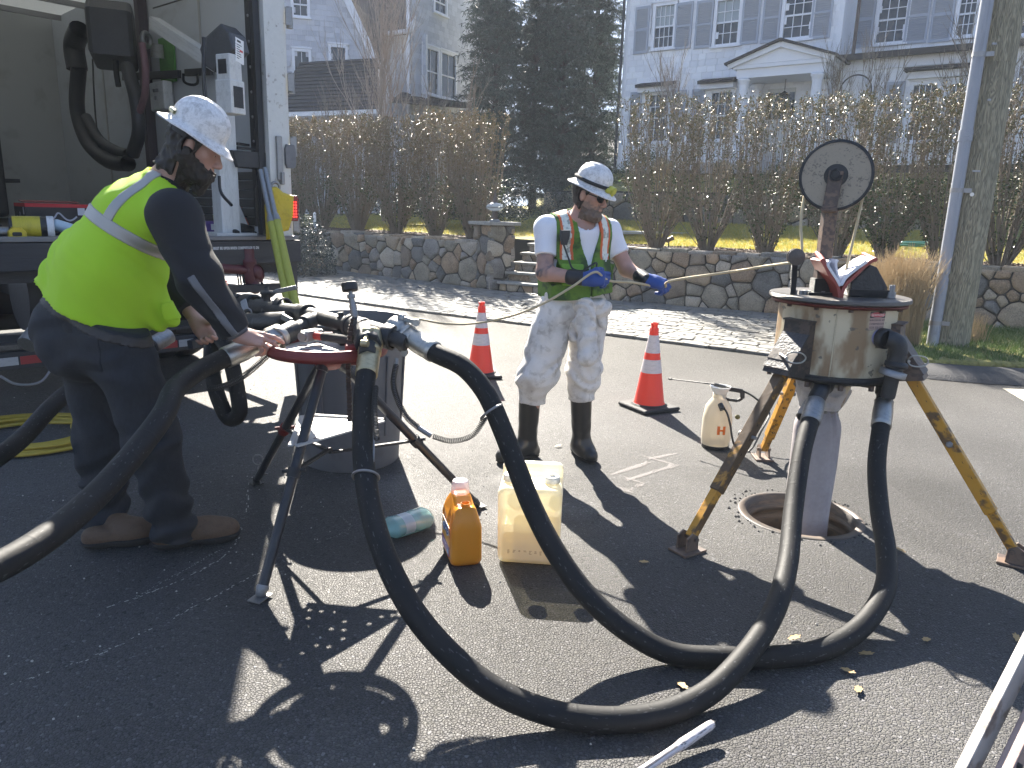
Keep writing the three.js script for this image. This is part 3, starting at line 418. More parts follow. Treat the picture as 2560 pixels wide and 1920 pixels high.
{
  seed(301);
  const pl = at(1557, 200, -27.1), pr = at(2103, 100, -23.0), f = new Facade([pl.x, pl.z], [pr.x, pr.z]);
  const t = thing('white_house', 'white shingled house with grey blue shutters and a columned porch behind the right-hand hedge', 'house', f.P(f.len / 2, 0).setY(2.6));
  const v0 = 3.15, v1 = 9.4, L = f.len;
  const win = [[200, 330, 14, 266], [532, 684, -16, 248], [900, 1080, -64, 216]].map((r) => rectOn(f, Z4, ...r));
  const low = [[170, 292, 500, 640], [505, 645, 485, 640]].map((r) => rectOn(f, Z4, ...r)); low.forEach((r) => { r[2] = v0 + 0.8; });
  const sh = [[105, 180, 38, 292], [325, 415, 15, 268], [435, 527, 5, 262], [686, 782, -30, 240], [798, 895, -38, 232], [1066, 1176, -75, 210]].map((r) => rectOn(f, Z4, ...r));
  const porchU = f.uv(...Z4(690, 500))[0], porchR = f.uv(...Z4(1085, 480))[0], pv = f.uv(...Z4(890, 415))[1];
  const door = [mix(porchU, porchR, 0.36), mix(porchU, porchR, 0.74), v0, pv - 0.35];
  clad(t, f, [[0, v0 + 0.25], [L, v0 + 0.25], [L, v1], [0, v1]], [...win, ...low, door], sideMats, 0.19, 0.22, 0.4, 110);
  part(t, 'foundation', new THREE.BoxGeometry(L, 3, 0.3).applyMatrix4(f.M(L / 2, v0 - 1.6, -0.2)), grimy(0.12, 0.11, 0.1, 0.9));
  part(t, 'foundation', new THREE.BoxGeometry(10, 3.2, 0.3).applyMatrix4(f.M(L + 4.8, v0 - 1.6, -0.3)), grimy(0.12, 0.11, 0.1, 0.9)); part(t, 'skirt_board', new THREE.BoxGeometry(L + 0.04, 0.3, 0.05).applyMatrix4(f.M(L / 2, v0 + 0.1, 0.02)), M.trim);
  for (const u of [0.07, L - 0.07]) part(t, 'corner_board', new THREE.BoxGeometry(0.14, v1 - v0, 0.06).applyMatrix4(f.M(u, (v0 + v1) / 2, 0.012)), M.trim);
  part(t, 'side_wall', new THREE.BoxGeometry(0.2, v1 - v0, 9).applyMatrix4(f.M(0.1, (v0 + v1) / 2, -4.7)), sideMats[1]);
  part(t, 'side_wall', new THREE.BoxGeometry(0.2, v1 - v0, 4).applyMatrix4(f.M(L - 0.1, (v0 + v1) / 2, -2.2)), sideMats[1]);
  part(t, 'roof', new THREE.BoxGeometry(L + 1, 0.2, 9.6).applyMatrix4(f.M(L / 2, v1 + 0.15, -4.3)), M.roofDark);
  win.forEach((r, i) => windowUnit(t, f, r, i ? 3 : 4, 2, { blind: i < 2 ? 2 : 0 })); low.forEach((r) => windowUnit(t, f, r, 3, 2)); sh.forEach((r) => shutter(t, f, r));
  [[80, 140, 500, 640], [318, 380, 490, 640], [412, 480, 484, 640]].map((r) => rectOn(f, Z4, ...r)).forEach((r) => { r[2] = v0 + 0.8; shutter(t, f, r); });
  for (const r of [[135, 325, 462, 480], [470, 662, 442, 462]]) { const q = rectOn(f, Z4, ...r); part(t, 'window_hood', new THREE.BoxGeometry(q[1] - q[0], 0.1, 0.45).rotateX(0.25).applyMatrix4(f.M((q[0] + q[1]) / 2, q[3], 0.22)), M.roofDark); part(t, 'hood_fascia', new THREE.BoxGeometry(q[1] - q[0] - 0.08, 0.16, 0.3).applyMatrix4(f.M((q[0] + q[1]) / 2, q[3] - 0.16, 0.15)), M.trim); }
  const pip = (a, b, r, m) => part(t, 'downpipe', cyl(a, b, r), m); pip(f.P(-0.05, v0 - 0.3, 0.12), f.P(-0.05, v1, 0.12), 0.05, M.black); pip(f.P(L + 0.25, v0, -0.5), f.P(L + 0.25, v1, -0.5), 0.05, grimy(0.12, 0.09, 0.08, 0.6));
  // columned porch
  const D = 1.25, pu0 = porchU - 0.12, pu1 = porchR + 0.1, pc = (pu0 + pu1) / 2, pw = pu1 - pu0, ap = 1.02;
  const uvd = (x, y) => { const q = new Facade([f.P(0, 0, D).x, f.P(0, 0, D).z], [f.P(1, 0, D).x, f.P(1, 0, D).z]); return q.uv(...Z4(x, y)); };
  const cL = uvd(690, 500)[0], cR = uvd(1085, 480)[0], eB = uvd(890, 412)[1], eT = uvd(890, 342)[1], apex = uvd(895, 240), eL = uvd(634, 345), eR = uvd(1190, 342);
  for (const [u, w] of [[cL, D], [cR, D], [cL + 0.05, 0.2], [cR - 0.05, 0.2]]) { const b = f.P(u, v0 - 0.3, w); part(t, 'column', lathe(b, V(0, 1, 0), [[0, 0], [0.2, 0], [0.2, 0.1], [0.155, 0.16], [0.15, 0.6], [0.128, eB - v0 + 0.1], [0.155, eB - v0 + 0.14], [0.16, eB - v0 + 0.2], [0.19, eB - v0 + 0.24], [0.19, eB - v0 + 0.3], [0, eB - v0 + 0.3]], 20), M.trim); }
  part(t, 'entablature', [new THREE.BoxGeometry(cR - cL + 0.42, eT - eB, D).applyMatrix4(f.M((cL + cR) / 2, (eT + eB) / 2, D / 2 + 0.1)), new THREE.BoxGeometry(cR - cL + 0.62, 0.1, D + 0.1).applyMatrix4(f.M((cL + cR) / 2, eT - 0.05, D / 2 + 0.12))], M.trim);
  const ub = cL - 0.45, ue = cR + 0.45, um = (ub + ue) / 2, hp = apex[1] - eT;
  part(t, 'pediment', new THREE.ExtrudeGeometry(new THREE.Shape([V(ub, eT + 0.01, 0), V(ue, eT + 0.01, 0), V(um, apex[1], 0)].map((p) => new THREE.Vector2(p.x, p.y))), { depth: D, bevelEnabled: false }).applyMatrix4(f.M(0, 0, 0.15)), M.trim);
  for (const s of [-1, 1]) { const a = f.P(s < 0 ? ub - 0.08 : ue + 0.08, eT + 0.04, 0.75), b = f.P(um, apex[1] + 0.08, 0.75), sl = bar(a, b, D + 0.5, 0.07, V(0, 0, 1)); part(t, 'porch_roof', bar(a, b, 0.06, D + 0.45, f.n), M.roofDark); part(t, 'raking_cornice', bar(f.P(s < 0 ? ub : ue, eT - 0.02, D + 0.2), f.P(um, apex[1] - 0.04, D + 0.2), 0.14, 0.1, f.n), M.trim); }
  part(t, 'porch_floor', new THREE.BoxGeometry(pw + 1, 0.3, D + 0.8).applyMatrix4(f.M(pc, v0 - 0.16, D / 2 + 0.3)), grimy(0.35, 0.35, 0.35, 0.8));
  const dr = part(t, 'door', new THREE.BoxGeometry(door[1] - door[0], door[3] - door[2], 0.05).applyMatrix4(f.M((door[0] + door[1]) / 2, (door[2] + door[3]) / 2, 0.02)), mat(0.5, 0.5, 0.48, 0.5));
  for (const [a, b] of [[0.02, 0.2], [0.28, 0.72], [0.8, 0.98]]) part(dr, 'pane', new THREE.BoxGeometry((b - a) * (door[1] - door[0]), 0.75, 0.02).applyMatrix4(f.M(mix(door[0], door[1], (a + b) / 2), door[3] - 0.5, 0.05)), M.glass);
  const lp = f.P((cL + cR) / 2, eB - 0.75, 0.7), fl = part(t, 'porch_lantern', [cyl(lp.clone().setY(eB), lp.clone().setY(eB - 0.3), 0.012), new THREE.ConeGeometry(0.2, 0.16, 4, 1, true).translate(lp.x, lp.y + 0.36, lp.z), ...[0, 1, 2, 3].map((k) => bar(lp.clone().add(V(0.17 * Math.cos(k * 1.57), 0.3, 0.17 * Math.sin(k * 1.57))), lp.clone().add(V(0.1 * Math.cos(k * 1.57), -0.15, 0.1 * Math.sin(k * 1.57))), 0.02, 0.02)), box(0.2, 0.03, 0.2, lp.x, lp.y - 0.16, lp.z)], M.black);
  // right wing, a little further out, with its dark eave
  const g = new Facade([f.P(L + 0.05, 0, -1.6).x, f.P(L + 0.05, 0, -1.6).z], [f.P(L + 9, 0, -1.6).x, f.P(L + 9, 0, -1.6).z]);
  const w2 = [[1408, 1592, -36, 238], [1842, 1972, -60, 200], [2190, 2330, -80, 190]].map((r) => rectOn(g, Z4, ...r)), s2 = [[1308, 1402, -40, 258], [1578, 1702, -60, 236], [1714, 1834, -65, 228], [1984, 2090, -75, 215]].map((r) => rectOn(g, Z4, ...r));
  const eave = g.uv(...Z4(1700, 285))[1];
  clad(t, g, [[0, eave - 0.5], [9, eave - 0.5], [9, v1], [0, v1]], w2, sideMats, 0.19, 0.22, 0.4, 100);
  w2.forEach((r) => windowUnit(t, g, r, 3, 2)); s2.forEach((r) => shutter(t, g, r));
  const h = new Facade([f.P(L + 0.1, 0, -0.05).x, f.P(L + 0.1, 0, -0.05).z], [f.P(L + 9, 0, -0.05).x, f.P(L + 9, 0, -0.05).z]), he = h.uv(...Z4(1500, 292))[1];
  const w3 = [[1585, 1755, 440, 640], [1775, 1895, 436, 640]].map((r) => rectOn(h, Z4, ...r)); w3.forEach((r) => { r[2] = v0 + 0.6; });
  clad(t, h, [[0, v0], [8.9, v0], [8.9, he - 0.3], [0, he - 0.3]], w3, sideMats, 0.19, 0.22, 0.4, 80);
  w3.forEach((r) => windowUnit(t, h, r, 4, 2)); const q3 = rectOn(h, Z4, 1462, 1560, 445, 640); q3[2] = v0 + 0.6; shutter(t, h, q3);
  part(t, 'window_hood', new THREE.BoxGeometry(w3[1][1] - w3[0][0] + 0.3, 0.08, 0.4).applyMatrix4(h.M((w3[1][1] + w3[0][0]) / 2, w3[0][3] + 0.28, 0.2)), M.roofDark); part(t, 'hood_fascia', new THREE.BoxGeometry(w3[1][1] - w3[0][0] + 0.15, 0.18, 0.2).applyMatrix4(h.M((w3[1][1] + w3[0][0]) / 2, w3[0][3] + 0.14, 0.1)), M.trim);
  part(t, 'eave', new THREE.BoxGeometry(9.2, 0.16, 2.3).rotateX(0.12).applyMatrix4(h.M(4.5, he + 0.08, -0.75)), M.roofDark); part(t, 'frieze_board', new THREE.BoxGeometry(8.9, 0.36, 0.12).applyMatrix4(h.M(4.45, he - 0.2, 0.02)), M.trim);
  part(t, 'trellis_ring', new THREE.TorusGeometry(0.42, 0.02, 8, 40).applyMatrix4(h.M(h.uv(...Z4(1310, 500))[0], h.uv(...Z4(1310, 500))[1], 0.3)), M.black);
}
{
  seed(302);
  const t = thing('grey_house', 'grey shingled gabled house with dark roof and white rake boards behind the brown hedge', 'house', [-8, 1.4, -31]);
  const lm = [mat(0.48, 0.49, 0.53, 0.75), mat(0.43, 0.44, 0.48, 0.75), mat(0.53, 0.54, 0.58, 0.75)];
  const P = (x, y, z) => at(...Z3(x, y), z);
  const a = P(-300, 400, -29), b = P(660, 400, -30.5), f = new Facade([a.x, a.z], [b.x, b.z]), uv = (x, y) => f.uv(...Z3(x, y));
  const rk0 = uv(415, -30), rk1 = uv(628, 430), top = rk0[1] + 1.2, s = (rk1[0] - rk0[0]) / (rk1[1] - rk0[1]), ut = rk0[0] + s * (top - rk0[1]), vb = 1.4;
  const w = [[68, 192, -60, 112], [80, 204, 315, 596], [312, 436, 288, 492]].map((r) => rectOn(f, Z3, ...r));
  clad(t, f, [[0, vb], [rk1[0], vb], [rk1[0], rk1[1]], [ut, top], [0, top]], w, lm, 0.185, 0.2, 0.42, 150);
  w.forEach((r) => windowUnit(t, f, r, 2, 1)); part(t, 'rake_board', bar(f.P(rk1[0], rk1[1], 0.1), f.P(ut, top, 0.1), 0.16, 0.26, f.n.clone().cross(V(0, 1, 0))), M.trim);
  // steep roof between the two gables with a white eave
  const R = (x, y, z) => P(x, y, z); const q = [R(430, -40, -31.5), R(930, -40, -31.5), R(830, 200, -30.2), R(680, 215, -30.2), R(632, 430, -30.3)];
  const gq = new THREE.BufferGeometry().setFromPoints([q[0], q[3], q[1], q[1], q[3], q[2], q[0], q[4], q[3]]); gq.computeVertexNormals(); M.roofTwo = M.roofDark.clone(); M.roofTwo.side = THREE.DoubleSide;
  const thick = gq.clone().translate(0, -0.1, -0.1);
  part(t, 'roof', boxUV(merge([gq, thick])), M.roofTwo); part(t, 'eave_board', bar(R(672, 218, -30), R(818, 200, -30), 0.2, 0.12), M.trim); part(t, 'rake_board', bar(R(935, -30, -31.2), R(832, 195, -29.9), 0.14, 0.22), M.trim);
  const c0 = R(600, 400, -30.9), c1 = R(940, 400, -30.6), fc = new Facade([c0.x, c0.z], [c1.x, c1.z]); const tp = fc.uv(...Z3(740, 218))[1];
  clad(t, fc, [[0, vb], [fc.len, vb], [fc.len, tp], [0, tp]], [], lm, 0.185, 0.2, 0.42, 20);
  // right wing going back
  const d0 = R(840, 300, -30), d1 = V(d0.x + 0.535 * 6.5, 0, d0.z - 6.5), g = new Facade([d0.x, d0.z], [d1.x, d1.z]);
  const w2 = [[908, 1020, 300, 610], [1024, 1132, 335, 640], [982, 1072, -60, 92]].map((r) => rectOn(g, Z3, ...r));
  const gt = g.uv(...Z3(1000, -20))[1] + 1;
  clad(t, g, [[0, vb], [g.len, vb], [g.len, gt], [0, gt]], w2, lm, 0.185, 0.2, 0.42, 120);
  w2.forEach((r) => windowUnit(t, g, r, 2, 1, { blind: 0 }));
  // low porch roofs: courses of slates on a slope
  const slope = (e0, e1, t0, t1, n) => { const gs = []; for (let i = 0; i < n; i++) { const k0 = i / n, k1 = (i + 1.25) / n, A = e0.clone().lerp(t0, k0), B = e1.clone().lerp(t1, k0), C = e1.clone().lerp(t1, Math.min(1, k1)), D = e0.clone().lerp(t0, Math.min(1, k1)); const lift = V(0, 0.035, 0.02); const pts = [A.clone().add(lift), B.clone().add(lift), C, D, A, B]; const gg = new THREE.BufferGeometry().setFromPoints([pts[0], pts[1], pts[2], pts[0], pts[2], pts[3], pts[4], pts[1], pts[0], pts[4], pts[5], pts[1]]); gg.computeVertexNormals(); gs.push(gg); } return boxUV(merge(gs)); };
  part(t, 'porch_roof', slope(R(-60, 722, -27), R(640, 700, -27), R(130, 400, -29.6), R(628, 372, -30.3), 14), M.roofTwo); part(t, 'gutter', bar(R(-60, 742, -26.9), R(640, 718, -26.9), 0.16, 0.14), M.trim);
  part(t, 'porch_roof', slope(R(700, 660, -28.4), R(1230, 700, -31.5), R(790, 590, -29.8), R(1200, 660, -33.5), 6), M.roofTwo);
  part(t, 'porch_wall', new THREE.BoxGeometry(9, 3, 0.2).translate(-9, 2.4, -28.2), lm[1]);
}
// ---------- trees and shrubs ----------
const leafQuad = (w, l, fold = 0.25) => { const g = new THREE.BufferGeometry(); g.setAttribute('position', new THREE.Float32BufferAttribute([0, 0, 0, w / 2, l * 0.45, fold * w, 0, l, 0, -w / 2, l * 0.45, fold * w], 3)); g.setAttribute('uv', new THREE.Float32BufferAttribute([0.5, 0, 1, .5, .5, 1, 0, .5], 2)); g.setIndex([0, 1, 2, 0, 2, 3]); g.computeVertexNormals(); return g; };
class Leaves {   // many small leaf faces in one geometry
  constructor() { this.p = []; this.c = []; }
  add(pos, dir, w, l, col, roll = rnd() * 6.28) { const y = dir.clone().normalize(), x = V(rr(-1, 1), rr(-1, 1), rr(-1, 1)).cross(y).normalize(), z = x.clone().cross(y); const f = 0.22 * w, a = pos, b = pos.clone().addScaledVector(y, l * 0.45).addScaledVector(x, w / 2).addScaledVector(z, f), c = pos.clone().addScaledVector(y, l), d = pos.clone().addScaledVector(y, l * 0.45).addScaledVector(x, -w / 2).addScaledVector(z, f); for (const q of [a, b, c, a, c, d]) { this.p.push(q.x, q.y, q.z); this.c.push(...col); } }
  geo() { const g = new THREE.BufferGeometry(); g.setAttribute('position', new THREE.Float32BufferAttribute(this.p, 3)); g.setAttribute('color', new THREE.Float32BufferAttribute(this.c, 3)); g.computeVertexNormals(); return g; }
}
class Sticks {   // thin tapered twigs in one geometry
  constructor() { this.p = []; this.i = []; }
  add(pts, r0, r1, n = 4) { const b = this.p.length / 3, L = pts.length; pts.forEach((q, k) => { const t = pts[Math.min(L - 1, k + 1)].clone().sub(pts[Math.max(0, k - 1)]).normalize(); let x = V(1, 0, 0.3).cross(t).normalize(); const z = x.clone().cross(t), r = mix(r0, r1, k / (L - 1)); for (let j = 0; j < n; j++) { const a = j / n * 6.283; this.p.push(q.x + r * (x.x * Math.cos(a) + z.x * Math.sin(a)), q.y + r * (x.y * Math.cos(a) + z.y * Math.sin(a)), q.z + r * (x.z * Math.cos(a) + z.z * Math.sin(a))); } }); for (let k = 0; k + 1 < L; k++) for (let j = 0; j < n; j++) { const c = b + k * n + j, d = b + k * n + (j + 1) % n; this.i.push(c, d, d + n, c, d + n, c + n); } }
  geo() { const g = new THREE.BufferGeometry(); g.setAttribute('position', new THREE.Float32BufferAttribute(this.p, 3)); g.setIndex(this.i); g.computeVertexNormals(); return g; }
}
const leafMat = (r, rough = 0.42, tr = 0.25) => new THREE.MeshPhysicalMaterial({ color: lin(r, r, r), vertexColors: true, roughness: rough, side: THREE.DoubleSide, transmission: tr, thickness: 0 });
M.leafGloss = leafMat(1.35, 0.36, 0.42); M.needle = leafMat(1, 0.6, 0.15); M.twig = grimy(0.19, 0.155, 0.12, 0.6, 0, 1, 0.001); M.twigPale = grimy(0.26, 0.22, 0.19, 0.6, 0, 1, 0.001); M.bark = grimy(0.06, 0.05, 0.045, 0.9, 0, 1, 0.01);
// a clipped vase-shaped hedge shrub: canes fanning from a tight foot, leaves thickest at the top
function makeShrub(h, w, nc, nl, brown, low) {
  const st = new Sticks(), lv = new Leaves();
  for (let i = 0; i < nc; i++) {
    const a = rnd() * 6.283, R = Math.sqrt(rnd()) * w / 2, top = h * rr(0.9, 1.02) * (rnd() < 0.2 ? rr(0.5, 0.9) : 1), pts = [], sx = Math.cos(a) * R, sz = Math.sin(a) * R * 0.8, k0 = rr(0.04, 0.12), wob = rr(2, 5), ph = rnd() * 6;
    for (let k = 0; k <= 7; k++) { const t = k / 7, e = Math.pow(t, 0.75) * 0.65 + 0.35 * sst(0, 0.55, t); pts.push(V(Math.cos(a) * k0 * (1 - t) + sx * e + 0.025 * Math.sin(t * wob * 3 + ph) * t, t * top, Math.sin(a) * k0 * (1 - t) + sz * e + 0.025 * Math.cos(t * wob * 3 + ph) * t)); }
    st.add(pts, rr(0.007, 0.015), 0.002); const c = curve(pts);
    for (let k = 0; k < 9; k++) { const t = rr(0.3, 0.98), p = c.getPoint(t), d = c.getTangent(t).add(V(rr(-.7, .7), rr(-.1, .4), rr(-.7, .7))).normalize(), l = rr(0.08, 0.3) * (h / 2.6); const q = p.clone().addScaledVector(d, l); if (q.y > h * 1.03) q.y = h * rr(0.97, 1.03); st.add([p, p.clone().lerp(q, 0.5).add(V(rr(-.01, .01), 0.01, rr(-.01, .01))), q], 0.0035, 0.0012, 3);
      const m = Math.floor(nl / nc / 9 * (0.25 + 1.5 * sst(0.45, 1, t) + low * sst(0.5, 0.25, t)) + rnd()); for (let j = 0; j < m; j++) { const u = p.clone().lerp(q, rr(0.2, 1.1)).add(V(rr(-.03, .03), rr(-.03, .03), rr(-.03, .03))); const g = rnd(), b = rnd() < brown, k2 = rr(0.7, 1.3); lv.add(u, d.clone().add(V(rr(-1, 1), rr(-1, 1), rr(-1, 1))), rr(0.016, 0.026), rr(0.03, 0.05), b ? [0.2 * k2, 0.148 * k2, 0.08 * k2] : [mix(0.05, 0.1, g) * k2, mix(0.065, 0.1, g) * k2, 0.025 * k2]); } }
  }
  // green foot foliage
  for (let i = 0; i < nl * 0.25 * low; i++) { const a = rnd() * 6.283, y = rr(0.06, 0.5) * h, R = mix(0.12, w / 2, sst(0, 0.5, y / h)) * Math.sqrt(rr(0.3, 1)); const k2 = rr(0.6, 1.4); lv.add(V(Math.cos(a) * R, y, Math.sin(a) * R), V(rr(-1, 1), rr(-0.6, 1), rr(-1, 1)), rr(0.024, 0.04), rr(0.045, 0.07), [0.045 * k2, 0.075 * k2, 0.02 * k2]); }
  return [st.geo(), lv.geo()];
}
{
  seed(401);
  const kinds = { brown: [0, 1].map(() => makeShrub(2.35, 1.8, 95, 8500, 0.72, 0.25)), right: [0, 1, 2].map((k) => makeShrub(2.65, 1.75, 80, 6000, 0.42, [0.4, 0.8, 1.3][k])) };
  const proto = (g, m, label, grp) => { const t = thing('hedge_shrub', label, 'shrub', [0, 0, 0], grp); part(t, 'canes', g[0], m, { local: true }); part(t, 'leaves', g[1], M.leafGloss, { local: true }); return t; };
  const place = (first, list, kind, m, grp, labels) => list.forEach(([px, py, k, s, turn], i) => {
    const g = gr(px, py, 0.95), z = Math.min(g.z, -5), x0 = at(px, py, -16).x / 16; let x = 0, zz = -14; for (let it = 0; it < 30; it++) { x = x0 * -zz; zz = zFront(x) - first; } const y = lawnY(x, zz) - 0.02;
    const o = proto(kinds[kind][k], m, labels[i], grp); o.position.set(x, y, zz); base.set(o, o.position.clone()); o.rotation.y = turn ?? rnd() * 6; o.scale.set(s, s * rr(0.98, 1.02), s);
  });
  place(0.75, [[655, 560, 1, 1.22], [735, 565, 0, 1.2], [805, 572, 1, 1.18], [894, 576, 0, 1.15], [992, 582, 1, 1.13], [1089, 588, 0, 1.13], [1182, 592, 1, 1.1]], 'brown', M.twig, 'brown clipped hedge shrubs on the left wall',
    ['brown hedge shrub mostly hidden by the truck end post', 'brown hedge shrub beside the truck end post', 'brown hedge shrub second from the truck post', 'brown hedge shrub third from the truck post', 'brown hedge shrub below the pale bare tree', 'brown hedge shrub second from the stone pillar', 'brown hedge shrub next to the left stone pillar']);
  place(0.7, [[1639, 618, 0, 1.0], [1766, 625, 0, 0.99], [1911, 634, 1, 1.0], [2084, 640, 1, 1.0], [2209, 650, 2, 1.0], [2347, 655, 1, 1.0], [2499, 662, 0, 1.0], [2640, 670, 1, 1]], 'right', M.twig, 'tall half-bare hedge shrubs on the right wall',
    ['tall half-bare hedge shrub nearest the standing worker', 'tall half-bare hedge shrub between the worker and the cone tip, second in its row', 'tall hedge shrub left of the big wheel with green leaves at its foot', 'tall hedge shrub directly behind the big wheel and its arm', 'tall hedge shrub with dense green foot right of the big wheel', 'tall hedge shrub just left of the white conduit', 'tall half-bare hedge shrub right of the utility pole', 'tall hedge shrub at the far right beyond the pole']);
}
function bareTree(h, spread, lv, stems, r0) {
  const st = new Sticks();
  const grow = (p, d, L, r, n) => { const pts = [p]; let q = p.clone(), e = d.clone(); for (let k = 0; k < 5; k++) { e.add(V(rr(-.16, .16), 0.07, rr(-.16, .16))).normalize(); q = q.clone().addScaledVector(e, L / 5); pts.push(q); } st.add(pts, r, r * 0.55, r > 0.02 ? 6 : 4); if (n > 0) { const m = n > 1 ? 4 : 5; for (let k = 0; k < m; k++) { const t = 1 + Math.floor(rr(1, 5)); const b = pts[t], f = e.clone().add(V(rr(-1, 1), rr(-0.1, 0.8), rr(-1, 1)).multiplyScalar(spread)).normalize(); grow(b, f, L * rr(0.45, 0.72), r * rr(0.4, 0.55), n - 1); } grow(q, e, L * 0.6, r * 0.55, n - 1); } };
  for (let s = 0; s < stems; s++) { const a = s / stems * 6.283 + rnd(); grow(V(Math.cos(a) * 0.08, 0, Math.sin(a) * 0.08), V(Math.cos(a) * spread * 0.4, 1, Math.sin(a) * spread * 0.4).normalize(), h * 0.45, r0 * rr(0.7, 1), lv); }
  return st.geo();
}
{
  seed(411);
  const put = (px, py, z, y, geo, m, label) => { const p = at(px, py, z); p.y = y; const t = thing('bare_tree', label, 'tree', p, 'leafless trees'); part(t, 'branches', geo, m, { local: true }); return t; };
  put(965, 500, -20.5, 1.2, bareTree(6.5, 0.42, 3, 5, 0.045), M.twigPale, 'pale leafless many-stemmed tree rising above the brown hedge');
  put(850, 500, -22, 1.3, bareTree(4.0, 0.6, 3, 3, 0.03), M.twig, 'low leafless tree in front of the grey house left of the pale tree');
  put(1095, 500, -22, 1.3, bareTree(4.5, 0.5, 3, 3, 0.03), M.twig, 'leafless tree between the pale tree and the dark evergreen');
  put(1680, 400, -21, 2.2, bareTree(3.9, 0.35, 3, 3, 0.03), M.twigPale, 'small leafless tree by the left end of the white house');
  put(2137, 400, -19.5, 2.0, bareTree(4.4, 0.4, 3, 4, 0.03), M.twig, 'leafless tree right of the white porch');
  put(2420, 400, -18, 1.8, bareTree(5.0, 0.55, 3, 3, 0.04), M.twig, 'leafless tree behind the utility pole');
  put(2585, 400, -17, 1.8, bareTree(5, 0.6, 3, 3, 0.04), M.twig, 'leafless tree at the right edge beyond the pole');
  // tall dark evergreens
  const evergreen = (h, w, nb) => {
    const tr = new Sticks(), lv = new Leaves(); tr.add([V(0, 0, 0), V(0.05, h * 0.4, 0), V(0, h * 0.97, 0)], 0.17, 0.02, 8);
    for (let i = 0; i < nb; i++) {
      const t = Math.pow(rnd(), 0.9), y = h * mix(0.03, 0.98, t), a = rnd() * 6.283, R = w * (0.35 + 0.65 * Math.pow(1 - t, 0.6)) * rr(0.55, 1.12), d = V(Math.cos(a), 0, Math.sin(a)), pts = []; for (let k = 0; k <= 4; k++) { const s = k / 4; pts.push(V(d.x * R * s, y + 0.35 * R * Math.sin(s * 2.2) - 0.12 * R * s * s, d.z * R * s)); }
      tr.add(pts, 0.022, 0.004, 3); const c = curve(pts);
      for (let k = 0; k < 20; k++) { const s = rr(0.3, 1), p = c.getPoint(s), q = V(rr(-1, 1), rr(-0.9, 0.25), rr(-1, 1)).normalize().multiplyScalar(rr(0.1, 0.34)).add(p); const g = rr(0.6, 1.3); const m = 7; for (let j = 0; j < m; j++) { const u = p.clone().lerp(q, j / m + rr(0, .1)); lv.add(u, q.clone().sub(p).normalize().add(V(rr(-.8, .8), rr(-1, .3), rr(-.8, .8))), rr(0.02, 0.036), rr(0.1, 0.2), [0.033 * g, 0.058 * g, 0.046 * g]); } }
    }
    return [tr.geo(), lv.geo()];
  };
  const kinds = [evergreen(10.2, 1.7, 560), evergreen(10.2, 1.5, 480)];
  for (const [px, z, y, k, s, label] of [[1232, -29.5, 1.5, 0, 1, 'tall dark evergreen left of the standing worker, nearest the grey house'], [1335, -31, 1.5, 1, 1.08, 'tall dark evergreen in the middle of the group, behind its neighbours'], [1400, -29.8, 1.5, 0, 1, 'tall dark evergreen directly above the standing worker'], [1478, -30.5, 1.5, 1, 1.03, 'tall dark feathery evergreen nearest the white house']]) {
    const p = at(px, 400, z); p.y = y; const t = thing('evergreen_tree', label, 'tree', p, 'tall evergreens'); part(t, 'trunk', kinds[k][0], M.bark, { local: true }); part(t, 'crown', kinds[k][1], M.needle, { local: true }); t.scale.setScalar(s); t.rotation.y = px;
  }
  // low dark bushes
  const bush = (w, h, d, n, cA) => { const lv = new Leaves(); for (let i = 0; i < n; i++) { const a = rnd() * 6.283, b = Math.acos(rr(-0.2, 1)), r = Math.pow(rnd(), 0.25) * (1 + 0.18 * n3(Math.cos(a) * 3, b * 2, Math.sin(a) * 3)); const p = V(Math.cos(a) * Math.sin(b) * r * w, Math.max(0.02, (Math.cos(b) * 0.8 + 0.2) * r * h), Math.sin(a) * Math.sin(b) * r * d), k = rr(0.6, 1.4); lv.add(p, V(rr(-1, 1), rr(-.4, 1), rr(-1, 1)), rr(0.02, 0.035), rr(0.04, 0.08), [cA[0] * k, cA[1] * k, cA[2] * k]); } return lv.geo(); };
  const bushThing = (p, g, label, name = 'evergreen_bush') => { const t = thing(name, label, 'bush', p); part(t, 'leaves', g, M.leafGloss, { local: true }); const st = new Sticks(); for (let i = 0; i < 10; i++) st.add([V(rr(-.1, .1), 0, rr(-.1, .1)), V(rr(-.3, .3), 0.4, rr(-.3, .3))], 0.015, 0.005); part(t, 'stems', st.geo(), M.twig, { local: true }); return t; };
  const bp = gr(775, 690); bushThing(V(bp.x - 0.15, 0, bp.z + 0.1), bush(0.75, 1.35, 0.7, 5200, [0.022, 0.035, 0.025]), 'dark rounded evergreen bush between the truck post and the stone wall');
  for (const [px, z, y, w, h, label] of [[1195, -20, 1.25, 1.2, 1.2, 'dark low bush behind the left pillar under the evergreens'], [1370, -21, 1.35, 1.6, 1.3, 'dark low bush under the evergreens behind the standing worker'], [1080, -21, 1.3, 1.6, 0.9, 'dark low bush behind the brown hedge']]) bushThing(V(at(px, 500, z).x, y, z), bush(w, h, 0.8, 5200, [0.018, 0.028, 0.02]), label);
  for (const [px, z, y, w, h, label] of [[1610, -20.5, 2.3, 0.9, 0.9, 'dark bush at the foot of the white house near its left corner'], [2000, -19.4, 2.2, 1.2, 0.9, 'dark bush behind the big wheel'], [2520, -17.5, 2.0, 1.5, 1.2, 'bush behind the utility pole']]) bushThing(V(at(px, 500, z).x, y, z), bush(w, h, 0.8, 4200, [0.04, 0.06, 0.018]), label);
  // terrace wall behind the right lawn
  const tw = thing('terrace_wall', 'low dark stone terrace wall at the back of the right-hand lawn', 'stone wall', [4, 1.4, -20]); seed(415);
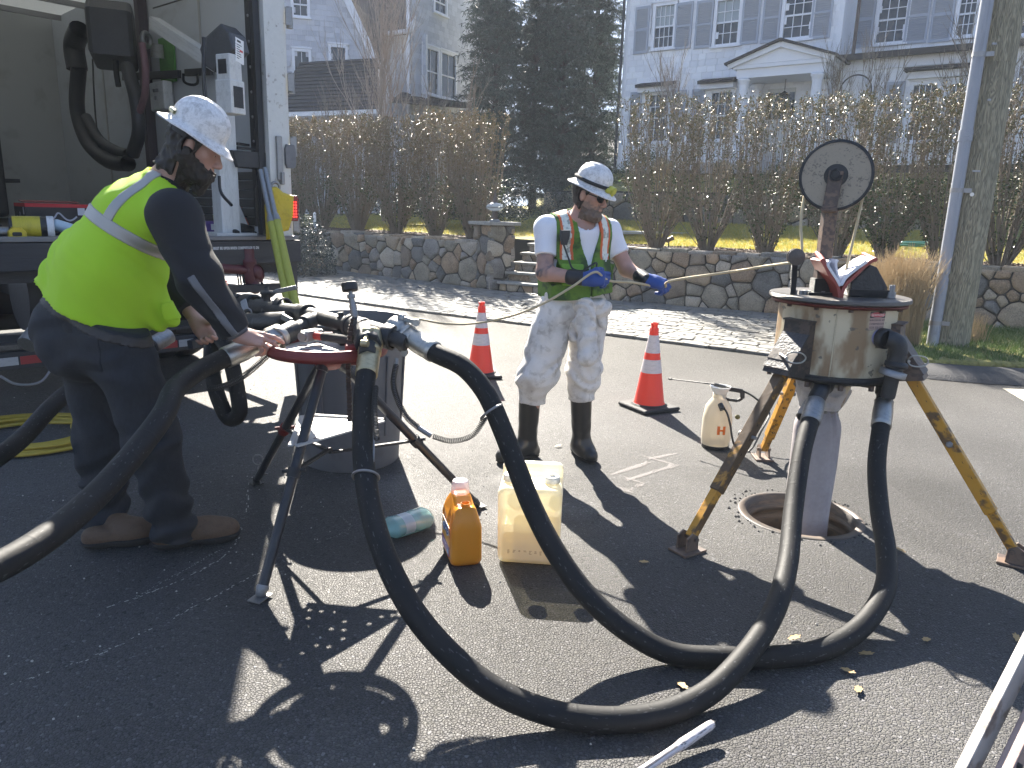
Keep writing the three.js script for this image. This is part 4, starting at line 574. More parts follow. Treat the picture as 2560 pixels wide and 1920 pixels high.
  { const f = new Facade([0.8, -23], [9.5, -17.6]); part(tw, 'core', boxUV(new THREE.BoxGeometry(f.len, 1.0, 0.4).applyMatrix4(f.M(f.len / 2, 1.7, -0.25))), M.mortar); stoneFace(tw, f.M(0, 1.3, 0), [[0, 0], [f.len, 0], [f.len, 0.85], [0, 0.85]], 0.16, 0.34, 0.04, 0.06); }
  // tan ornamental grass
  const og = (n, h) => { const st = new Sticks(); for (let i = 0; i < n; i++) { const a = rnd() * 6.283, l = h * rr(0.7, 1.1), b = rr(0.1, 0.55) * l * 0.55, x = rr(-.18, .18), z = rr(-.18, .18), pts = []; for (let k = 0; k <= 4; k++) { const s = k / 4; pts.push(V(x + Math.cos(a) * b * s * s, l * (s - 0.16 * s * s * b / l * 2), z + Math.sin(a) * b * s * s)); } st.add(pts, 0.005, 0.0015, 3); } return st.geo(); };
  const straw = mat(0.42, 0.31, 0.17, 0.8, 0, { side: THREE.DoubleSide });
  for (const [px, z, y, h, n, label] of [[2268, -8.85, 0.12, 1.15, 900, 'clump of tan dry ornamental grass against the utility pole'], [2205, -9.2, 0.1, 1.05, 700, 'clump of tan dry ornamental grass behind the round top plate'], [2440, -9.3, 0.12, 0.35, 200, 'short tuft of dry grass at the foot of the pole']]) { const t = thing('ornamental_grass', label, 'grass clump', V(at(px, 700, z).x, y, z)); part(t, 'blades', og(n, h), straw, { local: true }); }
  for (const [px, z, y] of [[1650, -19.6, 2.2], [1800, -20.2, 2.2], [1985, -19, 2.1]]) { const t = thing('ornamental_grass', ['tan dry grass by the left corner of the white house', 'tan dry grass behind the second tall hedge shrub', 'tan dry grass behind the wheel near the terrace'][names.get('ornamental_grass') - 4 < 0 ? 0 : names.get('ornamental_grass') - 3] || 'tan dry grass clump on the terrace', 'grass clump', V(at(px, 500, z).x, y, z)); part(t, 'blades', og(500, 0.8), straw, { local: true }); }
  // white sign stake and white far building glimpsed between trees
  const wp = at(787, 550, -17.5); const sg = thing('marker_post', 'small white marker post standing in the bed by the brown hedge', 'post', [wp.x, 0.95, wp.z]); part(sg, 'stake', box(0.06, 0.42, 0.04, wp.x, 1.16, wp.z, 0, 0.01), M.white); part(sg, 'top_cap', new THREE.ConeGeometry(0.05, 0.05, 4).rotateY(0.785).translate(wp.x, 1.395, wp.z), M.white);
  const fb = thing('far_house', 'white far house glimpsed between the evergreens and the white house', 'house', [6, 1.2, -60]); const fx = at(1525, 420, -60);
  part(fb, 'wall', box(7, 5, 6, fx.x, 3.4, -63), sideMats[2]); part(fb, 'roof', new THREE.CylinderGeometry(0.1, 4.4, 2.4, 4).rotateY(0.785).scale(1.25, 1, 1).translate(fx.x, 7.1, -63), M.roofDark); part(fb, 'window', [box(0.9, 1.4, 0.06, fx.x - 1.6, 4, -59.98), box(0.9, 1.4, 0.06, fx.x + 1.2, 4, -59.98)], M.glass);
}
// path slab on the right lawn, garden lights, hose
{
  const s = at(1640, 600, -16); struct('lawn_path', boxUV(new THREE.BoxGeometry(3.2, 0.05, 0.9).rotateY(0.5).translate(at(1560, 560, -17).x + 0.7, lawnY(3, -17.6) + 0.03, -17.6)), grimy(0.4, 0.4, 0.38, 0.8));
  for (const [px, py, z, label] of [[1672, 605, -14.6, 'small bronze garden spotlight at the foot of the first tall hedge shrub']]) { const p = at(px, py, z); p.y = lawnY(p.x, z); const t = thing('garden_spotlight', label, 'garden light', p); part(t, 'stake', cyl(p, p.clone().add(V(0, 0.16, 0)), 0.012), M.black); part(t, 'head', lathe(p.clone().add(V(-0.06, 0.13, 0)), V(1, 0.55, 0), [[0, 0], [0.035, 0.01], [0.045, 0.16], [0.04, 0.165], [0, 0.14]]), grimy(0.15, 0.12, 0.09, 0.5)); }
  const p = at(2270, 612, -14.2); p.y = lawnY(p.x, -14.2) + 0.02; const gt = thing('garden_hose', 'green garden hose lying on the sunny lawn left of the conduit', 'hose', p); part(gt, 'hose_body', tube([0, 1, 2, 3, 4, 5, 6, 7, 8, 9, 10].map((k) => p.clone().add(V(Math.cos(k * 1.3) * 0.3 + k * 0.02, 0.02 + k * 0.008, Math.sin(k * 1.3) * 0.2))), 0.022, 120, 8), mat(0.05, 0.2, 0.16, 0.5)); part(gt, 'nozzle', cyl(p.clone().add(V(0.4, 0.05, 0)), p.clone().add(V(0.52, 0.05, 0.04)), 0.02, 0.012), M.brass);
}
// ---------- utility pole ----------
{
  const b = at(2365, 888, -8.95), x = b.x, z = -8.95;
  const t = thing('utility_pole', 'thick grey green wooden utility pole with white conduit strapped to its side', 'utility pole', [x, 0.08, z]);
  const wt = tex(512, (u, v) => { const w = fbm(u, v * 0.5, 6, 5, 501), r = Math.pow(0.5 + 0.5 * Math.sin((w * 15 + u * 2) * 6.283), 1.6), g = fbm(u, v * 0.1, 60, 3, 503), a = 0.95 - 0.5 * r + 0.3 * (g - 0.5); return [0.33 * a, 0.3 * a, 0.21 * a]; }, true, 1, 1024);
  const wb = tex(512, (u, v) => { const w = fbm(u, v * 0.5, 6, 5, 501), r = 0.5 + 0.5 * Math.sin((w * 15 + u * 2) * 6.283); return 0.6 - 0.6 * r + 0.4 * fbm(u, v * 0.1, 60, 3, 503); }, false, 1, 1024);
  for (const q of [wt, wb]) q.repeat.set(2, 3);
  const pm = new THREE.MeshPhysicalMaterial({ color: 0xffffff, map: wt, bumpMap: wb, bumpScale: 0.012, roughness: 0.85 });
  part(t, 'shaft', new THREE.CylinderGeometry(0.175, 0.225, 10, 40, 20).translate(x, 5, z), pm);
  const cm = grimy(0.27, 0.29, 0.33, 0.5, 0, 0.6, 0.0004), cx = x - 0.265, cz = z + 0.13;
  part(t, 'conduit', [new THREE.CylinderGeometry(0.065, 0.065, 7, 24).translate(cx, 4.5, cz), new THREE.CylinderGeometry(0.065, 0.065, 1.0, 24).translate(cx, 0.45, cz), new THREE.CylinderGeometry(0.073, 0.073, 0.12, 24).translate(cx, 2.55, cz), new THREE.CylinderGeometry(0.055, 0.065, 0.3, 24).translate(cx, 0.85, cz)], cm);
  for (const y of [0.42, 1.95, 3.4]) part(t, 'strap', [new THREE.CylinderGeometry(0.071, 0.071, 0.05, 24).translate(cx, y, cz), box(0.09, 0.05, 0.012, cx + 0.08, y, cz + 0.065, -0.5)], M.zinc);
  [['S', 2423, 441], ['8', 2427, 453], ['1', 2433, 463], ['H', 2438, 474]].forEach(([ch, px, py]) => { const tx = canvasTex(32, 32, (c) => { c.fillStyle = '#000'; c.fillRect(0, 0, 32, 32); c.fillStyle = '#fff'; c.font = 'bold 30px sans-serif'; c.textAlign = 'center'; c.textBaseline = 'middle'; c.fillText(ch, 16, 17); }, false), p = at(px, py, z + 0.2), r = Math.asin(cl((p.x - x) / 0.21, -0.95, 0.95)); part(t, 'pole_character', new THREE.PlaneGeometry(0.045, 0.05).translate(0, 0, 0.214).rotateY(r).translate(x, p.y, z), mat(0.6, 0.6, 0.58, 0.6, 0, { alphaMap: tx, transparent: true })); });
  { const p = at(2433, 486, z + 0.2), r = Math.asin(cl((p.x - x) / 0.21, -0.95, 0.95)); part(t, 'pole_disc', lathe(V(0, 0, 0), V(0, 0, 1), [[0, 0.004], [0.022, 0.003], [0.022, 0]], 20).translate(0, 0, 0.213).rotateY(r).translate(x, p.y, z), M.white); }
  for (const [px, py, w] of [[2438, 428, 0.09], [2483, 110, 0.05], [2470, 250, 0.04]]) { const p = at(px, py, z + 0.21); part(t, 'metal_tag', box(w, 0.02, 0.008, p.x, p.y, p.z + 0.02, 0.05), M.zinc); }
}
// ---------- box truck, seen into its open back ----------
{
  seed(601);
  const ang = 47 * Math.PI / 180, C = V(-1.98, 0, -6.46), ux = V(Math.cos(ang), 0, -Math.sin(ang)), uz = V(Math.sin(ang), 0, Math.cos(ang)), W = 2.45, DH = 1.30, LEN = 5.4, HT = 3.75;
  const t = thing('box_truck', 'white box truck with its back open, dirty end post, dark deck beam and reflective bumper', 'truck', C);
  t.rotation.y = ang; base.set(t, V(0, 0, 0));
  const P = (name, geo, m, par = t, o = {}) => part(par, name, geo, m, { local: true, ...o });
  // pixel -> truck coordinates on a plane parallel to the back (z = c) or on the right inner wall (x = c)
  const toL = (p) => { const d = p.clone().sub(C); return V(d.dot(ux), d.y, d.dot(uz)); };
  const onZ = (px, py, c) => { const d = ray(px, py), e = V(0, EYE, 0); const s = (c - e.clone().sub(C).dot(uz)) / d.dot(uz); return toL(d.multiplyScalar(s).add(e)); };
  const onX = (px, py, c) => { const d = ray(px, py), e = V(0, EYE, 0); const s = (c - e.clone().sub(C).dot(ux)) / d.dot(ux); return toL(d.multiplyScalar(s).add(e)); };
  const onY = (px, py, h) => toL(gr(px, py, h));
  const panelM = grimy(0.5, 0.53, 0.56, 0.6, 0, 0.5, 0.001), frameM = paintWear('frame', 0.6, 0.6, 0.57, 0.28, 0.25, 0.21, 0.66, 0.55, 14), darkM = grimy(0.025, 0.027, 0.032, 0.55, 0, 1, 0.002), floorM = grimy(0.05, 0.048, 0.045, 0.8, 0, 1, 0.003);
  
  P('floor', box(W, 0.1, LEN, -W / 2, DH - 0.05, -LEN / 2), floorM);
  P('side_wall', [box(0.05, HT - DH, LEN - 0.12, -0.025, (HT + DH) / 2, -LEN / 2 - 0.06)], panelM, t, { label: 'right side wall of the cargo box' });
  P('side_wall', [box(0.05, HT - DH, LEN - 0.12, -W + 0.025, (HT + DH) / 2, -LEN / 2 - 0.06)], panelM);
  P('front_wall', box(W - 0.1, HT - DH, 0.05, -W / 2, (HT + DH) / 2, -LEN + 0.02), grimy(0.4, 0.41, 0.4, 0.6, 0, 0.5, 0.001));
  P('roof', box(W, 0.03, LEN, -W / 2, HT + 0.02, -LEN / 2), mat(0.7, 0.72, 0.72, 0.9, 0, { transmission: 0.35, thickness: 0, side: THREE.DoubleSide }));
  for (let k = 0; k < 6; k++) P('roof_bow', box(W - 0.1, 0.06, 0.04, -W / 2, HT - 0.035, -0.5 - k * 0.9), M.zinc);
  // inner partition dressed with equipment: wall seams and kick boards on the right wall
  for (const z of [-1.25, -2.5, -3.75]) P('wall_seam', box(0.008, HT - DH - 0.1, 0.03, -0.056, (HT + DH) / 2, z), grimy(0.4, 0.4, 0.39, 0.6));
  for (let k = 0; k < 7; k++) P('kick_board', box(0.02, 0.068, 2.2, -0.062, DH + 0.04 + k * 0.078, -1.25, 0, 0.004), grimy(0.1, 0.1, 0.105, 0.7));
  // rear frame post with hinges, lamps, track
  const post = P('end_post', [box(0.17, HT - DH + 0.1, 0.12, -0.085 + 0.02, (HT + DH) / 2, 0.0), box(0.05, HT - DH, 0.16, 0.06, (HT + DH) / 2, -0.1)], frameM, t, { label: 'dirty white end post of the open box' });
  post.geometry = boxUV(post.geometry, 1.2);
  P('end_post', boxUV(box(0.17, HT - DH + 0.1, 0.12, -W + 0.085, (HT + DH) / 2, 0), 1.2), frameM); P('header', boxUV(box(W - 0.36, 0.25, 0.12, -W / 2, HT - 0.1, 0), 1.2), frameM);
  const track = P('door_track', [box(0.05, HT - DH - 0.05, 0.05, -0.185, (HT + DH) / 2, -0.02), box(0.012, HT - DH - 0.05, 0.07, -0.205, (HT + DH) / 2, -0.09)], darkM);
  for (let k = 0; k < 12; k++) P('rivet', new THREE.SphereGeometry(0.012, 6, 5).translate(-0.213, DH + 0.2 + k * 0.19, -0.07), M.zinc, track);
  for (const y of [2.05, 2.55, 3.05, 1.42]) P('hinge', [new THREE.CylinderGeometry(0.026, 0.026, 0.16, 12).translate(0.1, y, 0.02), box(0.05, 0.13, 0.012, 0.07, y, 0.055)], M.zinc);
  const yl = onZ(706, 520, 0.06).y, lamp = P('tail_lamp', extr([[-0.035, -0.1], [0.035, -0.1], [0.045, -0.07], [0.045, 0.07], [0.035, 0.1], [-0.035, 0.1], [-0.045, 0.07], [-0.045, -0.07]], 0.02, 0.006).translate(0.035, yl, 0.062), grimy(0.2, 0.01, 0.012, 0.25));
  const led = mat(0.6, 0.02, 0.02, 0.3, 0, { emissive: lin(1, 0.03, 0.02), emissiveIntensity: 0.9 }), lg = []; for (let j = 0; j < 6; j++) for (let i = 0; i < 3; i++) lg.push(new THREE.SphereGeometry(0.008, 8, 6).translate(0.012 + i * 0.022, yl - 0.07 + j * 0.024, 0.089)); P('bulbs', lg, led, lamp);
  P('marker_lamp', extr([[-0.03, -0.09], [0.03, -0.09], [0.042, -0.06], [0.042, 0.06], [0.03, 0.09], [-0.03, 0.09], [-0.042, 0.06], [-0.042, -0.06]], 0.02, 0.006).translate(0.03, yl + 0.42, 0.062), grimy(0.12, 0.12, 0.13, 0.3));
  P('door_latch', [box(0.05, 0.35, 0.03, -0.07, yl + 0.4, 0.075, 0, 0.008), box(0.03, 0.1, 0.05, -0.06, yl + 0.24, 0.085, 0, 0.008)], M.zinc);
  // deck edge and beams with lettering
  P('deck_edge', box(W + 0.08, 0.035, 0.1, -W / 2 + 0.04, DH - 0.002, 0.03, 0, 0.006), grimy(0.2, 0.2, 0.2, 0.4, 0.6));
  P('deck_beam', box(W + 0.1, 0.19, 0.09, -W / 2 + 0.05, DH - 0.118, 0.03, 0, 0.008), darkM); P('cross_member', box(W, 0.1, 0.1, -W / 2, DH - 0.25, -0.1), darkM);
  const q0 = onZ(536, 621, 0.08), q1 = onZ(648, 621, 0.08), tw = q1.x - q0.x;
  const words = canvasTex(1024, 64, (c, w, h) => { c.fillStyle = '#000'; c.fillRect(0, 0, w, h); c.fillStyle = '#fff'; c.font = 'bold 44px sans-serif'; c.textBaseline = 'middle'; c.textAlign = 'right'; const s = 'VENT MUST BE OPEN WHEN COMPRESSOR IS ON'; const m = c.measureText(s).width; c.setTransform(w * 1.0 / m, 0, 0, 1, 0, 0); c.textAlign = 'left'; c.fillText(s, 0, h / 2); }, false);
  P('lettering', new THREE.PlaneGeometry(tw * 1.17, 0.045).translate(q1.x - tw * 1.17 / 2, q0.y, 0.0785), mat(0.7, 0.7, 0.7, 0.6, 0, { alphaMap: words, transparent: true }));
  P('corner_leg', box(0.09, 0.75, 0.09, 0.03, DH - 0.58, 0.0, 0, 0.006), darkM);
  // chassis, wheels, bumper
  for (const x of [-0.75, -1.7]) P('frame_rail', box(0.08, 0.22, 7.2, x, 0.88, -3.9), darkM);
  for (const x of [-0.28, -2.17]) { const w = P('wheel', lathe(V(x - 0.25, 0.48, -1.9), V(1, 0, 0), [[0.2, 0.02], [0.36, 0], [0.46, 0.03], [0.48, 0.1], [0.48, 0.2], [0.45, 0.23], [0.45, 0.27], [0.48, 0.3], [0.48, 0.42], [0.46, 0.47], [0.36, 0.5], [0.2, 0.46]], 36), M.rubber); P('rim', lathe(V(x - 0.2, 0.48, -1.9), V(1, 0, 0), [[0, 0.1], [0.12, 0.1], [0.16, 0.3], [0.24, 0.36], [0.27, 0.4]], 28), M.zinc, w); }
  P('axle', cyl(V(-0.3, 0.48, -1.9), V(-2.2, 0.48, -1.9), 0.07), darkM); for (const x of [-0.03, -2.35]) P('mud_flap', box(0.5, 0.6, 0.012, x - 0.2 + (x < -1 ? 0.15 : 0), 0.62, -1.25), M.blackMatte);
  P('bumper', [box(2.2, 0.12, 0.1, -1.25, 0.5, 0.06, 0, 0.008), box(0.08, 0.5, 0.08, -0.75, 0.78, 0.0), box(0.08, 0.5, 0.08, -1.75, 0.78, 0.0)], darkM);
  for (let k = 0; k < 10; k++) P('reflector_tape', box(0.2, 0.055, 0.004, -0.28 - k * 0.212, 0.5, 0.1135), k % 2 ? grimy(0.42, 0.42, 0.42, 0.35) : grimy(0.32, 0.03, 0.03, 0.35));
  P('step_plate', box(2.2, 0.02, 0.3, -1.25, 0.62, -0.04), darkM);
  P('undertank', [new THREE.CylinderGeometry(0.27, 0.27, 1.1, 24).rotateZ(Math.PI / 2).translate(-1.3, 0.85, -0.7)], grimy(0.05, 0.05, 0.055, 0.5));
  P('fuel_tank', box(2.1, 0.55, 2.6, -1.22, 0.72, -3.6, 0, 0.06), darkM);
  const camA = onZ(118, 795, 0.25), camB = onZ(68, 862, 0.4); P('hose_fitting', [cyl(camA, camB, 0.055, 0.06), cyl(camA.clone().lerp(camB, -0.35), camA, 0.075), cyl(camA.clone().lerp(camB, 0.3), camA.clone().lerp(camB, 0.4), 0.07)], M.zinc);
  const s0 = onZ(0, 940, 0.12), s1 = onZ(40, 960, 0.15), s2 = onZ(100, 955, 0.15), s3 = onZ(138, 905, 0.1); P('air_line', tube([s0, s1, s2, s3], 0.009, 30, 8), M.zinc);
  P('side_skirt_rail', box(0.06, 0.06, 5, 0.02, 0.7, -2.7), darkM);
  // dark red valve pipework and shelf bar under the deck corner
  const v0 = onZ(545, 668, 0.05), v1 = onZ(612, 676, 0.05), v2 = onZ(640, 680, 0.05), v3 = onZ(640, 705, 0.05), v4 = onZ(620, 640, 0.05);
  P('valve_pipe', [tube([v0, v0.clone().lerp(v1, 0.5), v1], 0.042, 20, 14), lathe(v4, V(0, -1, 0), [[0.05, -0.06], [0.05, 0.02], [0.065, 0.03], [0.065, 0.06], [0.05, 0.07], [0.06, 0.14], [0.05, 0.22]], 18), tube([v1, v2, v3], 0.055, 20, 16), lathe(v2, V(0.4, 0.3, 0.6), [[0.06, -0.02], [0.075, 0], [0.075, 0.03], [0.06, 0.04]], 18), lathe(v3, V(-0.5, -0.7, 0), [[0.05, 0], [0.065, 0.02], [0.065, 0.07], [0.045, 0.09]], 18)], M.darkred);
  P('valve_handle', cyl(v3.clone().add(V(0.02, 0, 0.06)), v3.clone().add(V(0.02, -0.16, 0.06)), 0.012), M.blackMatte);
  const b0 = onZ(560, 724, 0.2), b1 = onZ(715, 716, 0.05); P('rack_bar', bar(b0, b1, 0.05, 0.06), darkM); P('lower_rail', bar(onZ(475, 862, 0.25), onZ(560, 835, 0.1), 0.05, 0.06), darkM);
  for (const px of [598, 604, 612]) P('cable', tube([onZ(px, 600, 0.0), onZ(px - 6, 660, 0.05), onZ(px, 718, 0.1)], 0.006, 16, 6), M.blackMatte);
  // the kit fixed to the right wall and inside
  const w = (x, y) => onX(0.3858 * x, 0.3858 * y, -0.1);   // zoom pixels of the left picture
  const a0 = w(960, -40), a1 = w(985, 1010); P('upright_tube', bar(V(a0.x, a0.y, a1.z), V(a1.x, DH, a1.z), 0.09, 0.09), grimy(0.05, 0.035, 0.05, 0.6));
  const h0 = w(800, 500), h1 = w(1165, 480); P('wall_rail', bar(h0, h1, 0.03, 0.07), darkM); const h2 = w(1205, 472), h3 = w(1370, 462); P('wall_rail', bar(h2, h3, 0.03, 0.06), darkM);
  const hk = [w(1208, 480), w(1212, 528), w(1300, 540), w(1302, 480)].map((p) => p.add(V(-0.03, 0, 0))); P('hanger_hook', tube(hk, 0.012, 40, 8), M.blackMatte);
  const bx = w(1062, 628); P('junction_box', box(0.1, 0.27, 0.34, bx.x - 0.02, bx.y, bx.z, 0, 0.02), grimy(0.62, 0.63, 0.62, 0.5)); P('junction_box_button', [box(0.02, 0.03, 0.035, bx.x - 0.075, bx.y + 0.05, bx.z - 0.03), box(0.02, 0.03, 0.035, bx.x - 0.075, bx.y + 0.05, bx.z + 0.03), box(0.02, 0.035, 0.035, bx.x - 0.075, bx.y - 0.02, bx.z)], grimy(0.2, 0.2, 0.21, 0.5));
  const gp = w(1065, 385); P('green_plate', box(0.02, 0.42, 0.34, gp.x + 0.03, gp.y, gp.z, 0, 0.006), grimy(0.1, 0.3, 0.06, 0.6)); P('water_filter', [cyl(w(1055, 290).add(V(-0.05, 0, 0)), w(1055, 380).add(V(-0.05, 0, 0)), 0.05, 0.06)], grimy(0.3, 0.3, 0.28, 0.4));
  // jib crane: white post, arm, winch housing
  const cp = onX(568, 560, -0.45), cy0 = DH, cy1 = onX(560, 285, -0.45).y; P('crane_post', [bar(V(cp.x, cy0, cp.z), V(cp.x, cy1, cp.z), 0.16, 0.16, V(0, 0, 1), 0.012), box(0.34, 0.03, 0.34, cp.x, DH + 0.02, cp.z), extr([[0, 0], [0.12, 0], [0, 0.3]], 0.015).translate(cp.x + 0.08, DH + 0.03, cp.z)], grimy(0.58, 0.59, 0.58, 0.5));
  const ar0 = onX(0.3858 * 1000, 0.3858 * 150, -0.45), ar1 = onX(0.3858 * 1500, 0.3858 * 480, -0.45); P('crane_arm', bar(V(cp.x, ar0.y, ar0.z), V(cp.x, ar1.y, ar1.z), 0.09, 0.1), grimy(0.55, 0.56, 0.55, 0.5)); P('crane_cable', cyl(V(cp.x, ar0.y + 0.12, ar0.z), V(cp.x, ar1.y + 0.62, ar1.z), 0.006), M.black);
  const mh = onX(0.3858 * 1450, 0.3858 * 325, -0.45), hd = extr([[-0.28, -0.16], [0.2, -0.24], [0.3, -0.1], [0.26, 0.12], [0.14, 0.2], [-0.24, 0.22], [-0.32, 0.05]], 0.3, 0.03).translate(0, 0, -0.15).rotateZ(-0.45).rotateY(Math.PI / 2 + 0.35).translate(mh.x, mh.y, mh.z); hd.translate(-mh.x, -mh.y, -mh.z).scale(0.5, 0.5, 0.5).translate(mh.x, mh.y, mh.z); P('winch_housing', hd, grimy(0.06, 0.062, 0.065, 0.4));
  const lab = canvasTex(128, 160, (c) => { c.fillStyle = '#e8e8e6'; c.fillRect(0, 0, 128, 160); c.fillStyle = '#222'; for (let k = 0; k < 7; k++) c.fillRect(14, 40 + k * 15, 40 + 50 * H2(k, 3, 1), 5); c.fillStyle = '#222'; c.fillRect(20, 12, 60, 14); c.fillStyle = '#c33'; c.fillRect(60, 70, 52, 14); });
  const lp = onX(0.3858 * 1522, 0.3858 * 332, -0.66); P('housing_label', new THREE.BoxGeometry(0.11, 0.16, 0.004).rotateZ(-0.08).rotateY(0.6).translate(lp.x + 0.02, lp.y, lp.z + 0.03), mat(1, 1, 1, 0.5, 0, { map: lab }));
  const sw = onX(0.3858 * 1490, 0.3858 * 560, -0.55); const wb = P('winch_switch_box', [box(0.12, 0.2, 0.14, sw.x, sw.y + 0.12, sw.z, 0.3, 0.01), box(0.14, 0.24, 0.16, sw.x, sw.y - 0.08, sw.z, 0.3, 0.01)], grimy(0.62, 0.62, 0.6, 0.5)); P('dark_panel', [box(0.004, 0.1, 0.08, sw.x - 0.062, sw.y + 0.13, sw.z + 0.02, 0.3), box(0.09, 0.15, 0.004, sw.x + 0.024, sw.y - 0.08, sw.z + 0.079, 0.3)], M.black, wb); P('strap', tube([sw.clone().add(V(-.2, .3, .05)), sw.clone().add(V(-.22, 0, .05)), sw.clone().add(V(-.2, -.5, .05))], 0.015, 20, 6), M.black);
  P('crane_cord', tube([onX(0.3858 * 1420, 0.3858 * 1140, -0.7), onX(0.3858 * 1430, 0.3858 * 1240, -0.7), onX(0.3858 * 1500, 0.3858 * 1330, -0.7)], 0.012, 20, 8), M.black);
  // hose reel cabinet and hanging hoses deeper in
  const rc = onX(0.3858 * 730, 0.3858 * 230, -0.5), rs = 0.95; P('hose_reel_cover', extr([[-0.55, -0.42], [0.5, -0.5], [0.62, -0.1], [0.5, 0.5], [-0.3, 0.5], [-0.58, 0.3]], 0.6, 0.08).translate(0, 0, -0.3).scale(0.56, 0.46, 0.5).rotateY(Math.PI / 2 - 0.4).translate(rc.x, rc.y, rc.z), M.black); P('cover_plate', box(0.01, 0.02, 0.16, rc.x - 0.22, rc.y + 0.12, rc.z + 0.16, -0.4), M.zinc);
  const hh = (l, r, m, nm = 'hanging_hose') => P(nm, tube(l.map(([x, y]) => onX(0.3858 * x, 0.3858 * y, -0.55)), r, 50, 12), m);
  hh([[510, 440], [500, 700], [560, 900], [700, 1040], [830, 1060]], 0.075, M.black); hh([[820, 420], [880, 640], [900, 850], [860, 1000]], 0.06, M.black); hh([[560, 760], [640, 900], [760, 980], [830, 1000]], 0.05, M.black); hh([[920, 280], [940, 420], [940, 600], [900, 740]], 0.03, grimy(0.16, 0.08, 0.09, 0.6)); hh([[750, 390], [755, 480], [768, 560]], 0.025, M.blackMatte); hh([[600, 380], [615, 700], [640, 960]], 0.008, M.black, 'hanging_cord'); hh([[520, 190], [480, 300], [500, 450]], 0.1, M.black, 'exhaust_duct');
  const ring = onX(0.3858 * 948, 0.3858 * 258, -0.3); P('lifting_eye', new THREE.TorusGeometry(0.06, 0.022, 10, 24).rotateY(0.6).translate(ring.x, ring.y, ring.z), M.zinc);
  P('shelf', box(1.4, 0.04, 0.7, -1.5, 1.75, -4.9), darkM); P('compressor', [box(1.2, 0.9, 0.7, -1.7, 1.8, -4.2, 0, 0.05), cyl(V(-2.1, 2.3, -4.2), V(-2.1, 3.5, -4.2), 0.16)], grimy(0.035, 0.036, 0.04, 0.6));
  P('tool_tray', [extr([[-0.12, 0], [0.12, 0], [0.16, 0.12], [-0.16, 0.12]], 0.14, 0.005).translate(-0.27, onZ(640, 405, -0.1).y - 0.05, -0.15), box(0.22, 0.02, 0.05, -0.25, onZ(640, 405, -0.1).y + 0.1, -0.08, 0, 0), box(0.16, 0.02, 0.03, -0.3, onZ(640, 405, -0.1).y + 0.13, -0.1, 0.5)], M.black);
  P('tray_cord', tube([onZ(650, 410, -0.05), onZ(640, 480, -0.05), onZ(648, 580, -0.05)], 0.008, 30, 6), M.black);
  // ---------- things lying on the deck (each its own thing) ----------
  const wp = (l) => C.clone().addScaledVector(ux, l.x).addScaledVector(uz, l.z).setY(l.y);
  const deck = (px, py, back = 0.25) => { const l = onZ(px, py, -back); l.y = DH + 0.001; return wp(l); };
  const setOn = (name, label, cat, p, build) => { const g = thing(name, label, cat, p); g.rotation.y = ang; base.set(g, V(0, 0, 0)); if (name === 'cardboard_box' || name === 'canister' || name === 'caulk_tube') g.scale.setScalar(0.76); build((n, geo, m) => part(g, n, geo, m, { local: true })); return g; };
  const kraft = canvasTex(256, 128, (c) => { c.fillStyle = '#17171b'; c.fillRect(0, 0, 256, 128); c.fillStyle = '#b9b9c0'; c.lineWidth = 7; c.strokeStyle = '#a9a9b2'; c.beginPath(); c.moveTo(20, 80); c.bezierCurveTo(60, 10, 80, 110, 120, 40); c.bezierCurveTo(140, 20, 150, 100, 200, 50); c.stroke(); c.fillRect(205, 15, 30, 30); c.fillStyle = '#b02028'; c.fillRect(0, 0, 256, 14); });
  setOn('cardboard_box', 'open black printed box with red flaps on the left of the truck deck', 'box', deck(135, 560, 0.6), (p) => { p('carton', [box(0.56, 0.3, 0.012, 0, 0.15, 0.18), box(0.56, 0.3, 0.012, 0, 0.15, -0.18), box(0.012, 0.3, 0.35, -0.275, 0.15, 0), box(0.012, 0.3, 0.35, 0.275, 0.15, 0), box(0.54, 0.012, 0.35, 0, 0.008, 0)], mat(1, 1, 1, 0.6, 0, { map: kraft })); p('flap', [box(0.5, 0.008, 0.14, 0, 0.31, -0.1).rotateX(0.1), box(0.2, 0.03, 0.2, -0.1, 0.27, 0.05)], M.red); });
  setOn('canister', 'yellow labelled round canister with a white lid lying on the deck by the box', 'canister', deck(90, 585, 0.1), (p) => { const r = 0.095, a = V(-0.2, r, -0.02), d = V(1, 0, 0.25).normalize(); p('barrel', lathe(a, d, [[0, 0], [r - 0.004, 0], [r, 0.012], [r, 0.3], [r - 0.006, 0.305], [0, 0.305]], 28), M.black); p('label_band', lathe(a.clone().addScaledVector(d, 0.03), d, [[r + 0.002, 0], [r + 0.002, 0.21]], 28), grimy(0.5, 0.42, 0.03, 0.4)); p('lid', lathe(a.clone().addScaledVector(d, 0.29), d, [[r + 0.006, 0], [r + 0.006, 0.05], [r, 0.056], [0, 0.058]], 28), grimy(0.62, 0.64, 0.66, 0.5)); });
  setOn('tape_measure', 'small yellow and black tape measure on the deck edge', 'tape measure', deck(42, 592, 0.02), (p) => { p('case', extr([[-0.045, 0], [0.045, 0], [0.045, 0.04], [0.02, 0.07], [-0.02, 0.07], [-0.045, 0.045]], 0.035, 0.006), grimy(0.55, 0.42, 0.02, 0.4)); p('grip', box(0.06, 0.03, 0.055, -0.005, 0.03, 0.018, 0, 0.01), M.black); });
